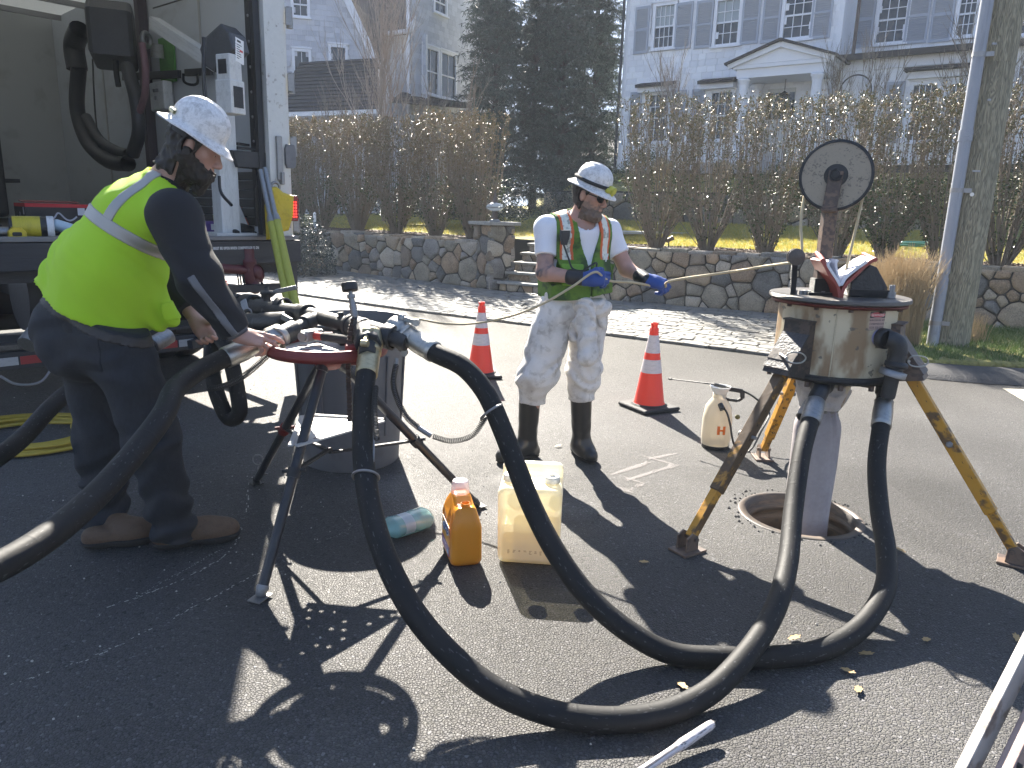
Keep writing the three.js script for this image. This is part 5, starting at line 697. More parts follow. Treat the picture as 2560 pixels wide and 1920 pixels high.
  setOn('grease_gun', 'grey metal tool lying at the left end of the deck', 'tool', deck(5, 585, 0.1), (p) => { p('barrel', [cyl(V(-0.1, 0.04, 0), V(0.12, 0.04, 0.02), 0.035), cyl(V(0.12, 0.04, 0.02), V(0.17, 0.04, 0.025), 0.02)], M.zinc); p('lever', cyl(V(0, 0.08, 0), V(-0.15, 0.1, 0.05), 0.01), M.black); });
  setOn('caulk_tube', 'pale blue plastic tube lying in front of the box', 'tube', deck(170, 560, 0.3), (p) => { const a = V(-0.15, 0.12, 0.05); p('barrel', lathe(a, V(1, -0.35, 0.2), [[0, 0], [0.045, 0.01], [0.055, 0.03], [0.055, 0.3], [0, 0.3]], 20), mat(0.45, 0.58, 0.68, 0.4)); p('nozzle', lathe(a, V(-1, 0.35, -0.2), [[0.03, 0], [0.03, 0.03], [0.01, 0.04]], 16), M.white); });
  const dado = canvasTex(256, 64, (c) => { c.fillStyle = '#c6c21e'; c.fillRect(0, 0, 256, 64); c.fillStyle = '#14140c'; c.font = 'bold 52px sans-serif'; c.textAlign = 'center'; c.textBaseline = 'middle'; c.fillText('DADO', 64, 34); c.fillText('DADO', 192, 34); });
  setOn('yellow_tub', 'small yellow tub with black lettering beside the crane post', 'tub', deck(570, 580, 0.45), (p) => { p('tub_body', new THREE.CylinderGeometry(0.115, 0.1, 0.16, 28, 1).rotateY(-0.6).translate(0, 0.08, 0), mat(1, 1, 1, 0.5, 0, { map: dado })); p('crumpled_bag', new THREE.IcosahedronGeometry(0.09, 2).scale(1, 0.5, 1).translate(0, 0.17, 0), grimy(0.4, 0.4, 0.05, 0.6)); });
  setOn('orange_bottle', 'small orange plastic bottle next to the yellow tub', 'bottle', deck(602, 582, 0.35), (p) => { p('bottle_body', lathe(V(0, 0, 0), V(0, 1, 0), [[0, 0], [0.065, 0], [0.07, 0.02], [0.07, 0.1], [0.05, 0.15], [0.03, 0.16], [0, 0.16]], 20), grimy(0.55, 0.1, 0.04, 0.4)); p('cap', lathe(V(0, 0.16, 0), V(0, 1, 0), [[0.033, 0], [0.033, 0.04], [0, 0.042]], 16), M.black); });
  setOn('purple_packet', 'purple packet on the deck left of the yellow tub', 'packet', deck(533, 580, 0.4), (p) => { p('wrapper', new RoundedBoxGeometry(0.22, 0.12, 0.1, 3, 0.03).translate(0, 0.06, 0), grimy(0.12, 0.07, 0.26, 0.4)); p('label_patch', box(0.08, 0.05, 0.004, 0, 0.07, 0.051), M.white); });
  setOn('hammer_drill', 'black power drill lying on the deck among the tubs', 'power tool', deck(600, 588, 0.15), (p) => { p('housing', [lathe(V(-0.13, 0.06, 0), V(1, 0, 0.1), [[0, 0], [0.05, 0.01], [0.06, 0.08], [0.05, 0.16], [0.035, 0.2], [0.02, 0.25], [0, 0.25]], 18)], M.black); p('handle', bar(V(-0.08, 0.05, 0.02), V(-0.1, 0.03, 0.16), 0.04, 0.045, V(0, 1, 0), 0.01), M.blackMatte); p('cord_tail', tube([V(0.1, 0.03, 0.05), V(0.2, 0.02, 0.06), V(0.3, 0.015, 0.02)], 0.016, 16, 8), M.black); });
  setOn('tape_roll', 'silver roll of tape standing near the end post', 'tape roll', deck(655, 590, 0.12), (p) => { p('roll', lathe(V(0, 0, 0), V(0, 1, 0), [[0.04, 0], [0.075, 0], [0.075, 0.085], [0.04, 0.085], [0.04, 0]], 32), grimy(0.42, 0.43, 0.44, 0.35, 0.6)); });
  setOn('wire_heap', 'heap of dark cables and fittings behind the tape roll', 'cables', deck(610, 570, 0.7), (p) => { p('cables', [0, 1, 2, 3, 4].map((k) => tube([0, 1, 2, 3, 4, 5, 6, 7].map((j) => V(0.2 * Math.cos(j * 1.1 + k), 0.04 + 0.035 * k + 0.02 * Math.sin(j * 2), 0.14 * Math.sin(j * 1.1 + k * 2))), 0.016, 60, 6)), M.black); p('red_reel', lathe(V(0, 0.12, 0), V(0.3, 1, 0.2), [[0, 0], [0.08, 0], [0.08, 0.015], [0.05, 0.02], [0.05, 0.1], [0.08, 0.105], [0.08, 0.12], [0, 0.12]], 20), grimy(0.3, 0.08, 0.05, 0.5)); });
  // yellow glove hanging on the end post, yellow handled poles leaning on the deck
  const gl = wp(onZ(697, 530, 0.16)), gM = grimy(0.55, 0.4, 0.015, 0.5, 0, 2, 0.002);
  const g1 = thing('rubber_glove', 'yellow rubber glove hanging from the truck end post', 'glove', gl);
  part(g1, 'glove_body', extr([[-0.1, -0.2], [-0.02, -0.19], [0.0, -0.14], [0.05, -0.13], [0.09, -0.02], [0.1, 0.12], [0.02, 0.14], [-0.03, 0.18], [-0.07, 0.17], [-0.1, 0.05]], 0.03, 0.02).rotateY(0.75).translate(gl.x, gl.y, gl.z), gM); part(g1, 'clip', new THREE.TorusGeometry(0.035, 0.012, 8, 20).rotateY(0.7).translate(gl.x - 0.02, gl.y + 0.2, gl.z), M.zinc);
  const pm = grimy(0.34, 0.36, 0.05, 0.5, 0, 2, 0.002), top1 = wp(onZ(651, 425, 0.12)), top2 = wp(onZ(662, 420, 0.12));
  for (const [tp, bx2, by2, l, d] of [[top1, 778, 1030, 'yellow pole leaning on the truck deck, the left one of the pair', 0.02], [top2, 800, 1034, 'yellow pole leaning on the truck deck, the right one of the pair', 0.05]]) { const fo = gr(bx2, by2); const th = thing('long_pole', l, 'pole', V(fo.x, 0, fo.z), 'yellow poles leaning on the truck'); const e = tp.clone().lerp(fo, 0.22); part(th, 'handle', cyl(e, fo, 0.032, 0.036), pm); part(th, 'metal_end', cyl(tp, e, 0.02), M.zinc); part(th, 'socket', cyl(e.clone().lerp(tp, 0.12), e, 0.026, 0.036), M.zinc); }
}
// ---------- hoses ----------
const D2 = (x, y, d) => atd(x * 1.1573, y * 1.1573, d);   // a point of the full picture at a depth along the lens axis
const HR = 0.0405;
const hoseM = (() => { const g = tex(256, (u, v) => 0.5 + 0.03 * Math.sin((u * 40 + v * 2) * 6.283) + 0.5 * (fbm(u, v, 24, 4, 701) - 0.5) + (Math.sin(u * 6.283 * 7 + 1) > 0.985 ? 0.3 : 0), false, 1, 256); const c = tex(512, (u, v) => { const s = sst(0.74, 0.8, fbm(u, v, 40, 3, 703)), l = 0.011 * (0.7 + 0.6 * fbm(u, v, 10, 5, 702)) + 0.05 * s; return [l, l * 1.01, l * 1.04]; }); return new THREE.MeshPhysicalMaterial({ color: 0xffffff, map: c, bumpMap: g, bumpScale: 0.0012, roughness: 0.62, specularIntensity: 0.5 }); })();
function hoseGeo(pts, r = HR, seg = 160) { const g = tube(pts, r, seg, 22), L = curve(pts).getLength(), uv = g.attributes.uv; for (let i = 0; i < uv.count; i++) uv.setXY(i, uv.getX(i) * L * 1.2, uv.getY(i)); return g; }
function ferrule(par, p, d, len = 0.14, m = M.steel) { part(par, 'ferrule', lathe(p, d, [[0.034, 0], [0.046, 0.002], [0.046, 0.03], [0.0445, 0.035], [0.0465, 0.05], [0.0465, len * 0.7], [0.044, len * 0.72], [0.044, len], [0.03, len]], 24), m); }
function camlock(par, p, d, up, m = M.zinc) {   // coupling with two ear levers, running from p along d
  d = d.clone().normalize(); const s = d.clone().cross(up).normalize();
  const c = part(par, 'coupling', [lathe(p, d, [[0.03, 0], [0.05, 0.002], [0.05, 0.018], [0.043, 0.022], [0.043, 0.04], [0.052, 0.045], [0.054, 0.1], [0.05, 0.108], [0.04, 0.112]], 24), lathe(p.clone().addScaledVector(d, -0.035), d, [[0.038, 0], [0.049, 0], [0.049, 0.032], [0.038, 0.034]], 6)], m);
  for (const k of [-1, 1]) { const a = p.clone().addScaledVector(d, 0.075).addScaledVector(s, k * 0.055); part(c, 'lever', [bar(a, a.clone().addScaledVector(d, -0.085).addScaledVector(s, k * 0.016), 0.022, 0.014, up, 0.004), lathe(a.clone().addScaledVector(up, -0.018), up, [[0, 0], [0.018, 0], [0.018, 0.036], [0, 0.036]], 14), cyl(a.clone().addScaledVector(d, -0.085).addScaledVector(s, k * 0.016).addScaledVector(up, -0.014), a.clone().addScaledVector(d, -0.085).addScaledVector(s, k * 0.016).addScaledVector(up, 0.014), 0.015)], m); }
  return c;
}
const dirOf = (a, b) => b.clone().sub(a).normalize();
// manifold axis points (world) shared by the hoses and the pipework
const N1 = (x, y, d) => atd(540 + 0.2772 * x, 640 + 0.2772 * y, d);   // pixels of the close-up of the manifold
const MF = { tee: N1(1330, 660, 3.22), teeDown: N1(1372, 800, 3.08), teeOut: N1(1580, 735, 3.16), farEnd: N1(180, 430, 4.35), mid: N1(900, 560, 3.52), cross: N1(740, 500, 3.72) };
const grade = (l) => { for (const p of l) if (p.y < HR) p.y = HR; return l; };
{
  const a0 = N1(1360, 1040, 3.02), pts = grade([a0, D2(787, 840, 2.96), D2(783, 920, 2.86), D2(787, 1010, 2.74), D2(802, 1105, 2.62), D2(833, 1205, 2.5), D2(886, 1310, 2.42), D2(960, 1402, 2.37), D2(1060, 1485, 2.33), D2(1180, 1537, 2.31), D2(1300, 1556, 2.31), D2(1420, 1546, 2.34), D2(1525, 1500, 2.42), D2(1612, 1415, 2.56), D2(1672, 1320, 2.74), D2(1701, 1220, 2.95), D2(1714, 1100, 3.18), D2(1734, 970, 3.38), D2(1752, 905, 3.48)]);
  const t = thing('rubber_hose', 'thick black hose of the front loop, ending at the lower vessel inlet', 'hose', [0.3, 0, -2.4]);
  part(t, 'hose_body', hoseGeo(pts), hoseM);
  const n = pts.length; ferrule(t, a0.clone().addScaledVector(dirOf(pts[1], a0), -0.02), dirOf(pts[1], a0), 0.12, M.brass); camlock(t, a0.clone().addScaledVector(dirOf(pts[1], a0), 0.1), dirOf(pts[1], a0), V(1, 0, 0.2), M.brass);
  ferrule(t, pts[n - 1].clone().addScaledVector(dirOf(pts[n - 2], pts[n - 1]), -0.02), dirOf(pts[n - 2], pts[n - 1]), 0.13, M.zinc);
  // loop of wire rope round the hose
  const w = D2(790, 1030, 2.72), d = dirOf(pts[4], pts[3]); part(t, 'wire_loop', new THREE.TorusGeometry(0.048, 0.005, 8, 36).rotateX(Math.PI / 2).applyMatrix4(basis(d.clone().add(V(0.25, 0, 0.1)).normalize()).setPosition(w)), M.zinc);
}
{
  const a0 = N1(1940, 850, 3.1), pts = grade([a0, D2(945, 765, 3.08), D2(1000, 792, 3.05), D2(1047, 845, 3.02), D2(1084, 925, 2.98), D2(1118, 1015, 2.93), D2(1152, 1100, 2.86), D2(1202, 1195, 2.78), D2(1270, 1288, 2.72), D2(1355, 1362, 2.68), D2(1450, 1411, 2.66), D2(1560, 1435, 2.66), D2(1660, 1434, 2.67), D2(1775, 1408, 2.72), D2(1862, 1352, 2.82), D2(1912, 1270, 2.97), D2(1914, 1190, 3.12), D2(1900, 1100, 3.3), D2(1894, 1000, 3.46), D2(1904, 915, 3.58)]);
  const t = thing('rubber_hose', 'thick black hose of the back loop, ending at the vessel elbow', 'hose', [0.6, 0, -2.8]);
  part(t, 'hose_body', hoseGeo(pts), hoseM);
  const n = pts.length, d0 = dirOf(pts[1], a0), d1 = dirOf(pts[n - 2], pts[n - 1]);
  ferrule(t, a0.clone().addScaledVector(d0, -0.02), d0, 0.16, M.steel); camlock(t, a0.clone().addScaledVector(d0, 0.14), d0, V(0, 0, 1), M.steel); ferrule(t, pts[n - 1].clone().addScaledVector(d1, -0.02), d1, 0.15, M.steel);
  part(t, 'joint_sleeve', lathe(pts[n - 1].clone().addScaledVector(d1, 0.12), d1, [[0.03, 0], [0.044, 0.002], [0.044, 0.02], [0.038, 0.03], [0.038, 0.06], [0.046, 0.065], [0.046, 0.16], [0.04, 0.165]], 8), M.black);
  const w = D2(1062, 890, 2.985), d = dirOf(pts[5], pts[3]); part(t, 'wire_loop', new THREE.TorusGeometry(0.05, 0.005, 8, 36).rotateX(Math.PI / 2).applyMatrix4(basis(d.clone().add(V(-0.3, 0.1, 0)).normalize()).setPosition(w)), M.zinc);
}
const handPt = N1(420, 800, 3.22);
{
  const z2 = (x, y, d) => atd(0.3858 * x, 400 + 0.3858 * y, d);
  const a0 = z2(1500, 1265, 3.16), pts = [a0, z2(1420, 1300, 3.12), z2(1280, 1370, 3.02), z2(1140, 1480, 2.86), D2(352, 897, 2.66), D2(285, 985, 2.46), D2(200, 1078, 2.26), D2(100, 1162, 2.06), D2(0, 1222, 1.92), D2(-120, 1270, 1.8), D2(-300, 1330, 1.75)];
  const t = thing('rubber_hose', 'thick black hose held by the lime-vested worker, running to the lower left edge', 'hose', [-1.4, 0, -2.6]);
  part(t, 'hose_body', hoseGeo(pts), hoseM); const d = dirOf(pts[1], a0);
  part(t, 'hose_tail', lathe(a0.clone().addScaledVector(d, -0.03), d, [[0.036, 0], [0.047, 0.001], [0.047, 0.09], [0.044, 0.1], [0.044, 0.16], [0.036, 0.162]], 24), M.steel);
  const e = a0.clone().addScaledVector(d, 0.14); camlock(t, e, dirOf(a0, N1(560, 740, 3.28)), V(0, 1, 0), M.steel);
  const l = [D2(150, 845, 3.75), D2(110, 880, 3.6), D2(50, 945, 3.4), D2(0, 985, 3.25), D2(-100, 1050, 3.05)], k = thing('rubber_hose', 'black hose passing behind the lime-vested worker to the left edge', 'hose', [-2.4, 0, -3.6]);
  part(k, 'hose_body', hoseGeo([D2(330, 745, 4.15), D2(240, 780, 4.0), ...l], HR, 80), hoseM); const ad = dirOf(l[0], D2(330, 745, 4.15)); ferrule(k, D2(330, 745, 4.15), ad, 0.12, M.zinc);
  const u = [D2(470, 706, 4.05), D2(458, 745, 4.0), D2(458, 800, 3.95), D2(472, 860, 3.92), D2(497, 905, 3.9), D2(516, 895, 3.88), D2(512, 840, 3.88), D2(497, 775, 3.9), D2(480, 735, 3.95), D2(440, 712, 4.05)];
  const h = thing('rubber_hose', 'black hose hanging in a tight loop under the left manifold branch', 'hose', [-1.6, 0.6, -3.9]); part(h, 'hose_body', hoseGeo(u, HR, 90), hoseM); const hd = dirOf(u[1], u[0]); ferrule(h, u[0].clone().addScaledVector(hd, -0.02), hd, 0.1, M.zinc);
}
// ---------- pipe manifold on its tri-stand ----------
{
  const t = thing('pipe_manifold', 'black iron pipe manifold with valves and a gauge, resting on the red stand', 'pipe manifold', MF.mid.clone().setY(0.95));
  const pipe = (n, a, b, r, m = M.iron, k = 20) => part(t, n, cyl(a, b, r, r, k), m), collar = (par, p, d, r, l, seg = 20, m = M.iron) => part(par, 'collar', lathe(p.clone().addScaledVector(d, -l / 2), d, [[r * 0.8, 0], [r, 0.003], [r, l - 0.003], [r * 0.8, l]], seg), m);
  const { tee, teeDown, teeOut, mid, cross } = MF, d0 = dirOf(cross, tee), R = 0.036;
  const main = pipe('main_pipe', cross.clone().addScaledVector(d0, -0.02), tee, R);
  collar(main, cross.clone().addScaledVector(d0, 0.09), d0, 0.05, 0.07);
  // tee block at the right end
  const tb = part(t, 'tee', [cyl(tee.clone().addScaledVector(d0, -0.1), tee.clone().addScaledVector(d0, 0.02), 0.049), cyl(tee, teeDown, 0.047), cyl(tee, teeOut, 0.047), sphere(tee, 0.05)], M.iron), dd = dirOf(tee, teeDown), dO = dirOf(tee, teeOut);
  collar(tb, tee.clone().addScaledVector(d0, -0.1), d0, 0.054, 0.03); collar(tb, teeDown.clone().addScaledVector(dd, -0.02), dd, 0.057, 0.05, 8, M.black); collar(tb, teeOut.clone().addScaledVector(dO, -0.01), dO, 0.057, 0.05, 8, M.black);
  const a1 = N1(1360, 1040, 3.02), e1 = N1(1365, 895, 3.05); pipe('nipple', teeDown, e1, 0.036); const a2 = N1(1940, 850, 3.1); pipe('nipple', teeOut, N1(1720, 785, 3.14), 0.036);
  // worker-side branch
  const wb = N1(570, 735, 3.28), j = mid.clone(), dw = dirOf(j, wb); const br = pipe('branch_pipe', j, wb, 0.03); collar(br, j.clone().addScaledVector(dw, 0.07), dw, 0.04, 0.06); collar(br, j.clone().addScaledVector(dw, 0.2), dw, 0.042, 0.07, 20, M.iron); collar(br, wb.clone().addScaledVector(dw, -0.06), dw, 0.047, 0.09, 8, M.black); collar(br, wb, dw, 0.05, 0.03, 20, M.steel);
  // left branches with valves
  const y1 = N1(470, 505, 4.0), dy = dirOf(cross, y1), b2 = pipe('branch_pipe', cross, y1, 0.03); collar(b2, y1, dy, 0.037, 0.03);
  const v1 = N1(440, 480, 4.0), far = MF.farEnd, db = dirOf(cross, far), back = pipe('branch_pipe', cross.clone(), far, 0.034); collar(back, N1(600, 450, 3.9), db, 0.045, 0.07); collar(back, N1(420, 470, 4.1), db, 0.05, 0.16, 8, M.black); collar(back, N1(310, 430, 4.22), db, 0.055, 0.14, 20, M.black); collar(back, N1(190, 420, 4.34), db, 0.05, 0.14, 20, M.blackMatte);
  const vb = N1(462, 440, 4.05), vh = N1(500, 350, 4.05); part(t, 'ball_valve', [lathe(vb.clone().setY(vb.y - 0.05), V(0, 1, 0), [[0.03, 0], [0.03, 0.05], [0.02, 0.06], [0.02, 0.1], [0.035, 0.11], [0.035, 0.125], [0.012, 0.13], [0.012, 0.15]], 16)], M.iron); part(t, 'valve_lever', [bar(N1(490, 360, 4.04), N1(545, 315, 4.02), 0.02, 0.014, V(0, 0, 1), 0.004), bar(N1(540, 320, 4.02), N1(725, 282, 4.0), 0.024, 0.014, V(0, 0, 1), 0.004)], M.zinc);
  const k0 = N1(190, 600, 3.95), k1 = N1(400, 610, 3.85), k2 = N1(560, 590, 3.75), k3 = N1(650, 560, 3.68), kd = dirOf(k0, k2); part(t, 'cam_coupling', [cyl(k0, k1, 0.052), lathe(k1, kd, [[0.052, 0], [0.057, 0.01], [0.057, 0.2], [0.05, 0.22], [0.034, 0.26]], 22), cyl(k2, k3, 0.034)], M.black); part(t, 'cam_lever', [bar(N1(245, 400, 3.95), N1(275, 510, 3.9), 0.035, 0.012, V(0, 0, 1), 0.004), new THREE.TorusGeometry(0.02, 0.006, 8, 20).translate(...N1(285, 510, 3.9).toArray())], M.zinc); part(t, 'cam_lever', bar(N1(600, 545, 3.66), N1(680, 590, 3.62), 0.03, 0.02, V(0, 0, 1), 0.005), M.zinc);
  // gauge
  const g0 = N1(1262, 590, 3.25), g1 = N1(1240, 480, 3.25), g2 = N1(1222, 380, 3.25), g3 = N1(1212, 320, 3.25), g4 = N1(1208, 255, 3.25), gu = dirOf(g0, g3);
  part(t, 'gauge_stem', [cyl(g0, g3, 0.009), cyl(g1.clone().addScaledVector(gu, -0.03), g1.clone().addScaledVector(gu, 0.02), 0.016, 0.016, 6), cyl(g1.clone().addScaledVector(gu, 0.02), g2, 0.013), cyl(g1.clone().addScaledVector(gu, 0.05), g1.clone().addScaledVector(gu, 0.065), 0.018)], M.zinc);
  const gd = part(t, 'gauge', lathe(g3, gu.clone().add(V(0.02, 0, 0)).normalize(), [[0, 0], [0.033, 0.002], [0.035, 0.008], [0.035, 0.036], [0.033, 0.04], [0.03, 0.036]], 32), M.black); part(gd, 'glass', lathe(g3.clone().addScaledVector(gu, 0.034), gu, [[0, 0.003], [0.031, 0.002], [0.031, 0]], 28), mat(0.7, 0.7, 0.68, 0.12));
  part(t, 'pet_cock', [cyl(N1(1130, 590, 3.35), N1(1125, 520, 3.35), 0.012), cyl(N1(1105, 530, 3.35), N1(1150, 525, 3.35), 0.012), cyl(N1(1128, 560, 3.35), N1(1126, 545, 3.35), 0.017, 0.017, 6)], M.black);
  // springs (whip checks)
  const sp = (n, l, R2 = 0.011, pitch = 0.0075) => { const q = l.map(([x, y, d]) => N1(x, y, d)); const s = part(t, n, coil(q, R2, pitch, 0.0022), M.iron); part(s, 'inner_wire', tube(q, 0.004, 40, 6), M.zinc); return s; };
  sp('whip_check_spring', [[1625, 980, 3.1], [1600, 1150, 3.05], [1640, 1300, 3.02], [1720, 1450, 3.0], [1830, 1550, 2.98]]); part(t, 'spring_sleeve', cyl(N1(1830, 1550, 2.98), N1(1940, 1620, 2.97), 0.011), M.zinc); part(t, 'spring_sleeve', cyl(N1(1628, 990, 3.1), N1(1632, 920, 3.1), 0.01), M.zinc);
  const q2 = [D2(935, 942, 2.97), D2(975, 952, 2.96), D2(1020, 940, 2.95), D2(1050, 900, 2.95)]; part(t, 'whip_check_spring', coil(q2, 0.011, 0.0075, 0.0022), M.iron);
  sp('whip_check_spring', [[1440, 1180, 2.95], [1430, 1400, 2.82], [1450, 1650, 2.72]], 0.01); sp('whip_check_spring', [[480, 880, 3.2], [420, 940, 3.2], [280, 1060, 3.2], [150, 1140, 3.22], [40, 1180, 3.25], [-60, 1200, 3.3]], 0.012);
  part(t, 'anchor_wire', tube([D2(808, 905, 2.84), D2(806, 1000, 2.74), D2(800, 1030, 2.7)], 0.004, 20, 6), M.zinc);
}
{
  // red-topped tri-stand
  const hub = N1(1010, 860, 3.3); hub.y = N1(1010, 830, 3.3).y;
  const t = thing('tripod_stand', 'folding tri-stand with a red top, black tube legs and a perforated tray', 'stand', [hub.x, 0, hub.z]);
  const yT = hub.y, c = V(hub.x, yT, hub.z), legs = [gr(562 * 1.1573, 1296 * 1.1573), gr(1032 * 1.1573, 1098 * 1.1573), gr(553 * 1.1573, 1046 * 1.1573)];
  // red base: ring with a deep lip, cut open on the left back
  const ringPts = [], R = 0.26; part(t, 'top_casting', [lathe(c.clone().setY(yT - 0.02), V(0, 1, 0), [[R - 0.03, 0], [R, 0], [R + 0.006, 0.02], [R, 0.05], [R - 0.02, 0.05], [R - 0.022, 0.012], [R - 0.03, 0]], 44).scale(1, 1, 1), lathe(c.clone().setY(yT - 0.09), V(0, 1, 0), [[0, 0], [0.05, 0], [0.065, 0.03], [0.09, 0.072], [0.04, 0.074], [0, 0.074]], 24), box(2 * R - 0.03, 0.012, 0.09, c.x, yT - 0.008, c.z, 0.4), box(2 * R - 0.03, 0.014, 0.07, c.x, yT - 0.009, c.z, 1.6), box(0.07, 0.09, 0.06, N1(1240, 870, 3.18).x, yT, N1(1240, 870, 3.18).z, 0.3, 0.01)], M.red);
  const holes = []; for (let k = 0; k < 8; k++) holes.push(hole(0.13 * Math.cos(k * 0.785), 0.13 * Math.sin(k * 0.785), 0.022)); part(t, 'tool_plate', extr(Array.from({ length: 28 }, (_, k) => [0.2 * Math.cos(k / 28 * 6.283), 0.2 * Math.sin(k / 28 * 6.283)]), 0.004, 0, holes).rotateX(-Math.PI / 2).translate(c.x + 0.02, yT + 0.004, c.z), grimy(0.5, 0.48, 0.45, 0.5));
  // saddle that carries the pipe, with its chain
  const tp = MF.tee.clone().addScaledVector(dirOf(MF.cross, MF.tee), -0.16); part(t, 'pipe_saddle', [box(0.07, tp.y - yT - 0.02, 0.07, tp.x, (tp.y + yT) / 2 - 0.02, tp.z, 0.4, 0.008), box(0.11, 0.03, 0.1, tp.x, tp.y - 0.045, tp.z, 0.4, 0.008)], M.black);
  const chain = [N1(1240, 590, 3.22), N1(1215, 680, 3.19), N1(1205, 800, 3.17), N1(1195, 950, 3.15), N1(1197, 1130, 3.12), N1(1205, 1300, 3.1), N1(1207, 1475, 3.08)], cc = curve(chain), CL = Math.floor(cc.getLength() / 0.017), cg = [];
  for (let i = 0; i <= CL; i++) { const p = cc.getPointAt(i / CL), d = cc.getTangentAt(i / CL); cg.push(new THREE.BoxGeometry(0.017, 0.0155, i % 2 ? 0.009 : 0.014).applyMatrix4(basis(d, V(0, 0, 1)).setPosition(p)), cyl(p.clone().add(V(-0.011, 0.008, 0.002)), p.clone().add(V(0.011, 0.008, 0.002)), 0.0045, 0.0045, 8)); }
  part(t, 'chain', cg, grimy(0.09, 0.06, 0.045, 0.5, 0.4), { stuff: true });
  legs.forEach((f, i) => {
    const d = dirOf(c, f), top = c.clone().add(V(d.x * 0.06, -0.05, d.z * 0.06)), ft = f.clone().setY(0.03).addScaledVector(V(d.x, 0, d.z), -0.02);
    const l = part(t, 'leg', [cyl(top, ft, 0.0215, 0.0215, 18), cyl(top, top.clone().lerp(ft, 0.05), 0.028)], grimy(0.016, 0.018, 0.024, 0.28));
    part(l, 'foot', [lathe(ft.clone().addScaledVector(dirOf(top, ft), -0.03), dirOf(top, ft), [[0.0225, 0], [0.027, 0.01], [0.02, 0.045], [0, 0.05]], 14), new THREE.BoxGeometry(0.085, 0.005, 0.06).rotateY(Math.atan2(-d.z, d.x)).translate(f.x, 0.012, f.z)], i ? M.black : M.zinc);
    const b = top.clone().lerp(ft, i === 0 ? 0.5 : 0.52); part(l, 'collar', [cyl(b.clone().lerp(ft, -0.03), b.clone().lerp(ft, 0.05), 0.029), cyl(b.clone().add(V(-0.05, 0, 0)), b.clone().add(V(0.05, 0.01, 0)), 0.008)], i === 2 ? M.red : M.black);
    const hb = V(c.x, b.y + 0.02, c.z); part(t, 'brace', bar(b, hb, 0.018, 0.012), M.black);
  });
  const cord = legs[2].clone().add(V(0.05, 0.12, 0.03)); part(t, 'tied_cord', [tube([0, 1, 2, 3, 4, 5, 6].map((k) => cord.clone().add(V(0.03 * Math.sin(k * 2.1), -0.02 * k + 0.03, 0.03 * Math.cos(k * 2.1)))), 0.004, 40, 6), new THREE.TorusGeometry(0.03, 0.004, 6, 20).translate(cord.x - 0.02, cord.y + 0.04, cord.z)], grimy(0.25, 0.24, 0.22, 0.9));
  // perforated tray between the legs
  const ty = 0.575, tr = legs.map((f) => { const d = V(f.x - c.x, 0, f.z - c.z).normalize(); return V(c.x + d.x * 0.3, ty, c.z + d.z * 0.3); }), ctr = tr[0].clone().add(tr[1]).add(tr[2]).divideScalar(3);
  const L2 = tr.map((p) => [p.x - ctr.x, -(p.z - ctr.z)]), hs = []; seed(711);
  for (let a = 0.1; a < 0.9; a += 0.115) for (let b = 0.1; a + b < 0.92; b += 0.115) { const k = 1 - a - b; if (k < 0.08 || rnd() < 0.3) continue; hs.push(hole(L2[0][0] * a + L2[1][0] * b + L2[2][0] * k, L2[0][1] * a + L2[1][1] * b + L2[2][1] * k, 0.0095)); }
  const ord = (L2[1][0] - L2[0][0]) * (L2[2][1] - L2[0][1]) - (L2[1][1] - L2[0][1]) * (L2[2][0] - L2[0][0]) > 0 ? L2 : [...L2].reverse();
  const blunt = []; ord.forEach((p, i) => { const n = ord[(i + 1) % 3], m = ord[(i + 2) % 3]; blunt.push([mix(p[0], m[0], 0.12), mix(p[1], m[1], 0.12)], [mix(p[0], n[0], 0.12), mix(p[1], n[1], 0.12)]); });
  part(t, 'tray', extr(blunt, 0.003, 0, hs).rotateX(-Math.PI / 2).translate(ctr.x, ty, ctr.z), grimy(0.62, 0.61, 0.58, 0.45));
  tr.forEach((p, i) => { const q = tr[(i + 1) % 3]; part(t, 'tray_lip', bar(p.clone().lerp(q, 0.06).setY(ty + 0.008), p.clone().lerp(q, 0.94).setY(ty + 0.008), 0.022, 0.008), grimy(0.55, 0.54, 0.52, 0.45)); });
  // hammer resting on the red top
  const h0 = N1(860, 770, 3.3), h1 = N1(930, 775, 3.28), h2 = N1(1230, 855, 3.2); for (const p of [h0, h1, h2]) p.y = yT + 0.055; const hm = thing('sledge_hammer', 'short sledge hammer with red and black handle lying on the red stand top', 'hammer', h1.clone());
  const hd = dirOf(h0, h2), hs2 = V(-hd.z, 0, hd.x); part(hm, 'head', [bar(h0.clone().addScaledVector(hs2, -0.05), h0.clone().addScaledVector(hs2, 0.05), 0.05, 0.05, V(0, 1, 0), 0.01), cyl(h0.clone().addScaledVector(hs2, -0.062), h0.clone().addScaledVector(hs2, 0.062), 0.022)], M.zinc); part(hm, 'neck', cyl(h0, h0.clone().lerp(h2, 0.3), 0.018, 0.019), grimy(0.45, 0.04, 0.03, 0.4)); part(hm, 'grip', cyl(h0.clone().lerp(h2, 0.3), h2, 0.019, 0.021), M.blackMatte);
}
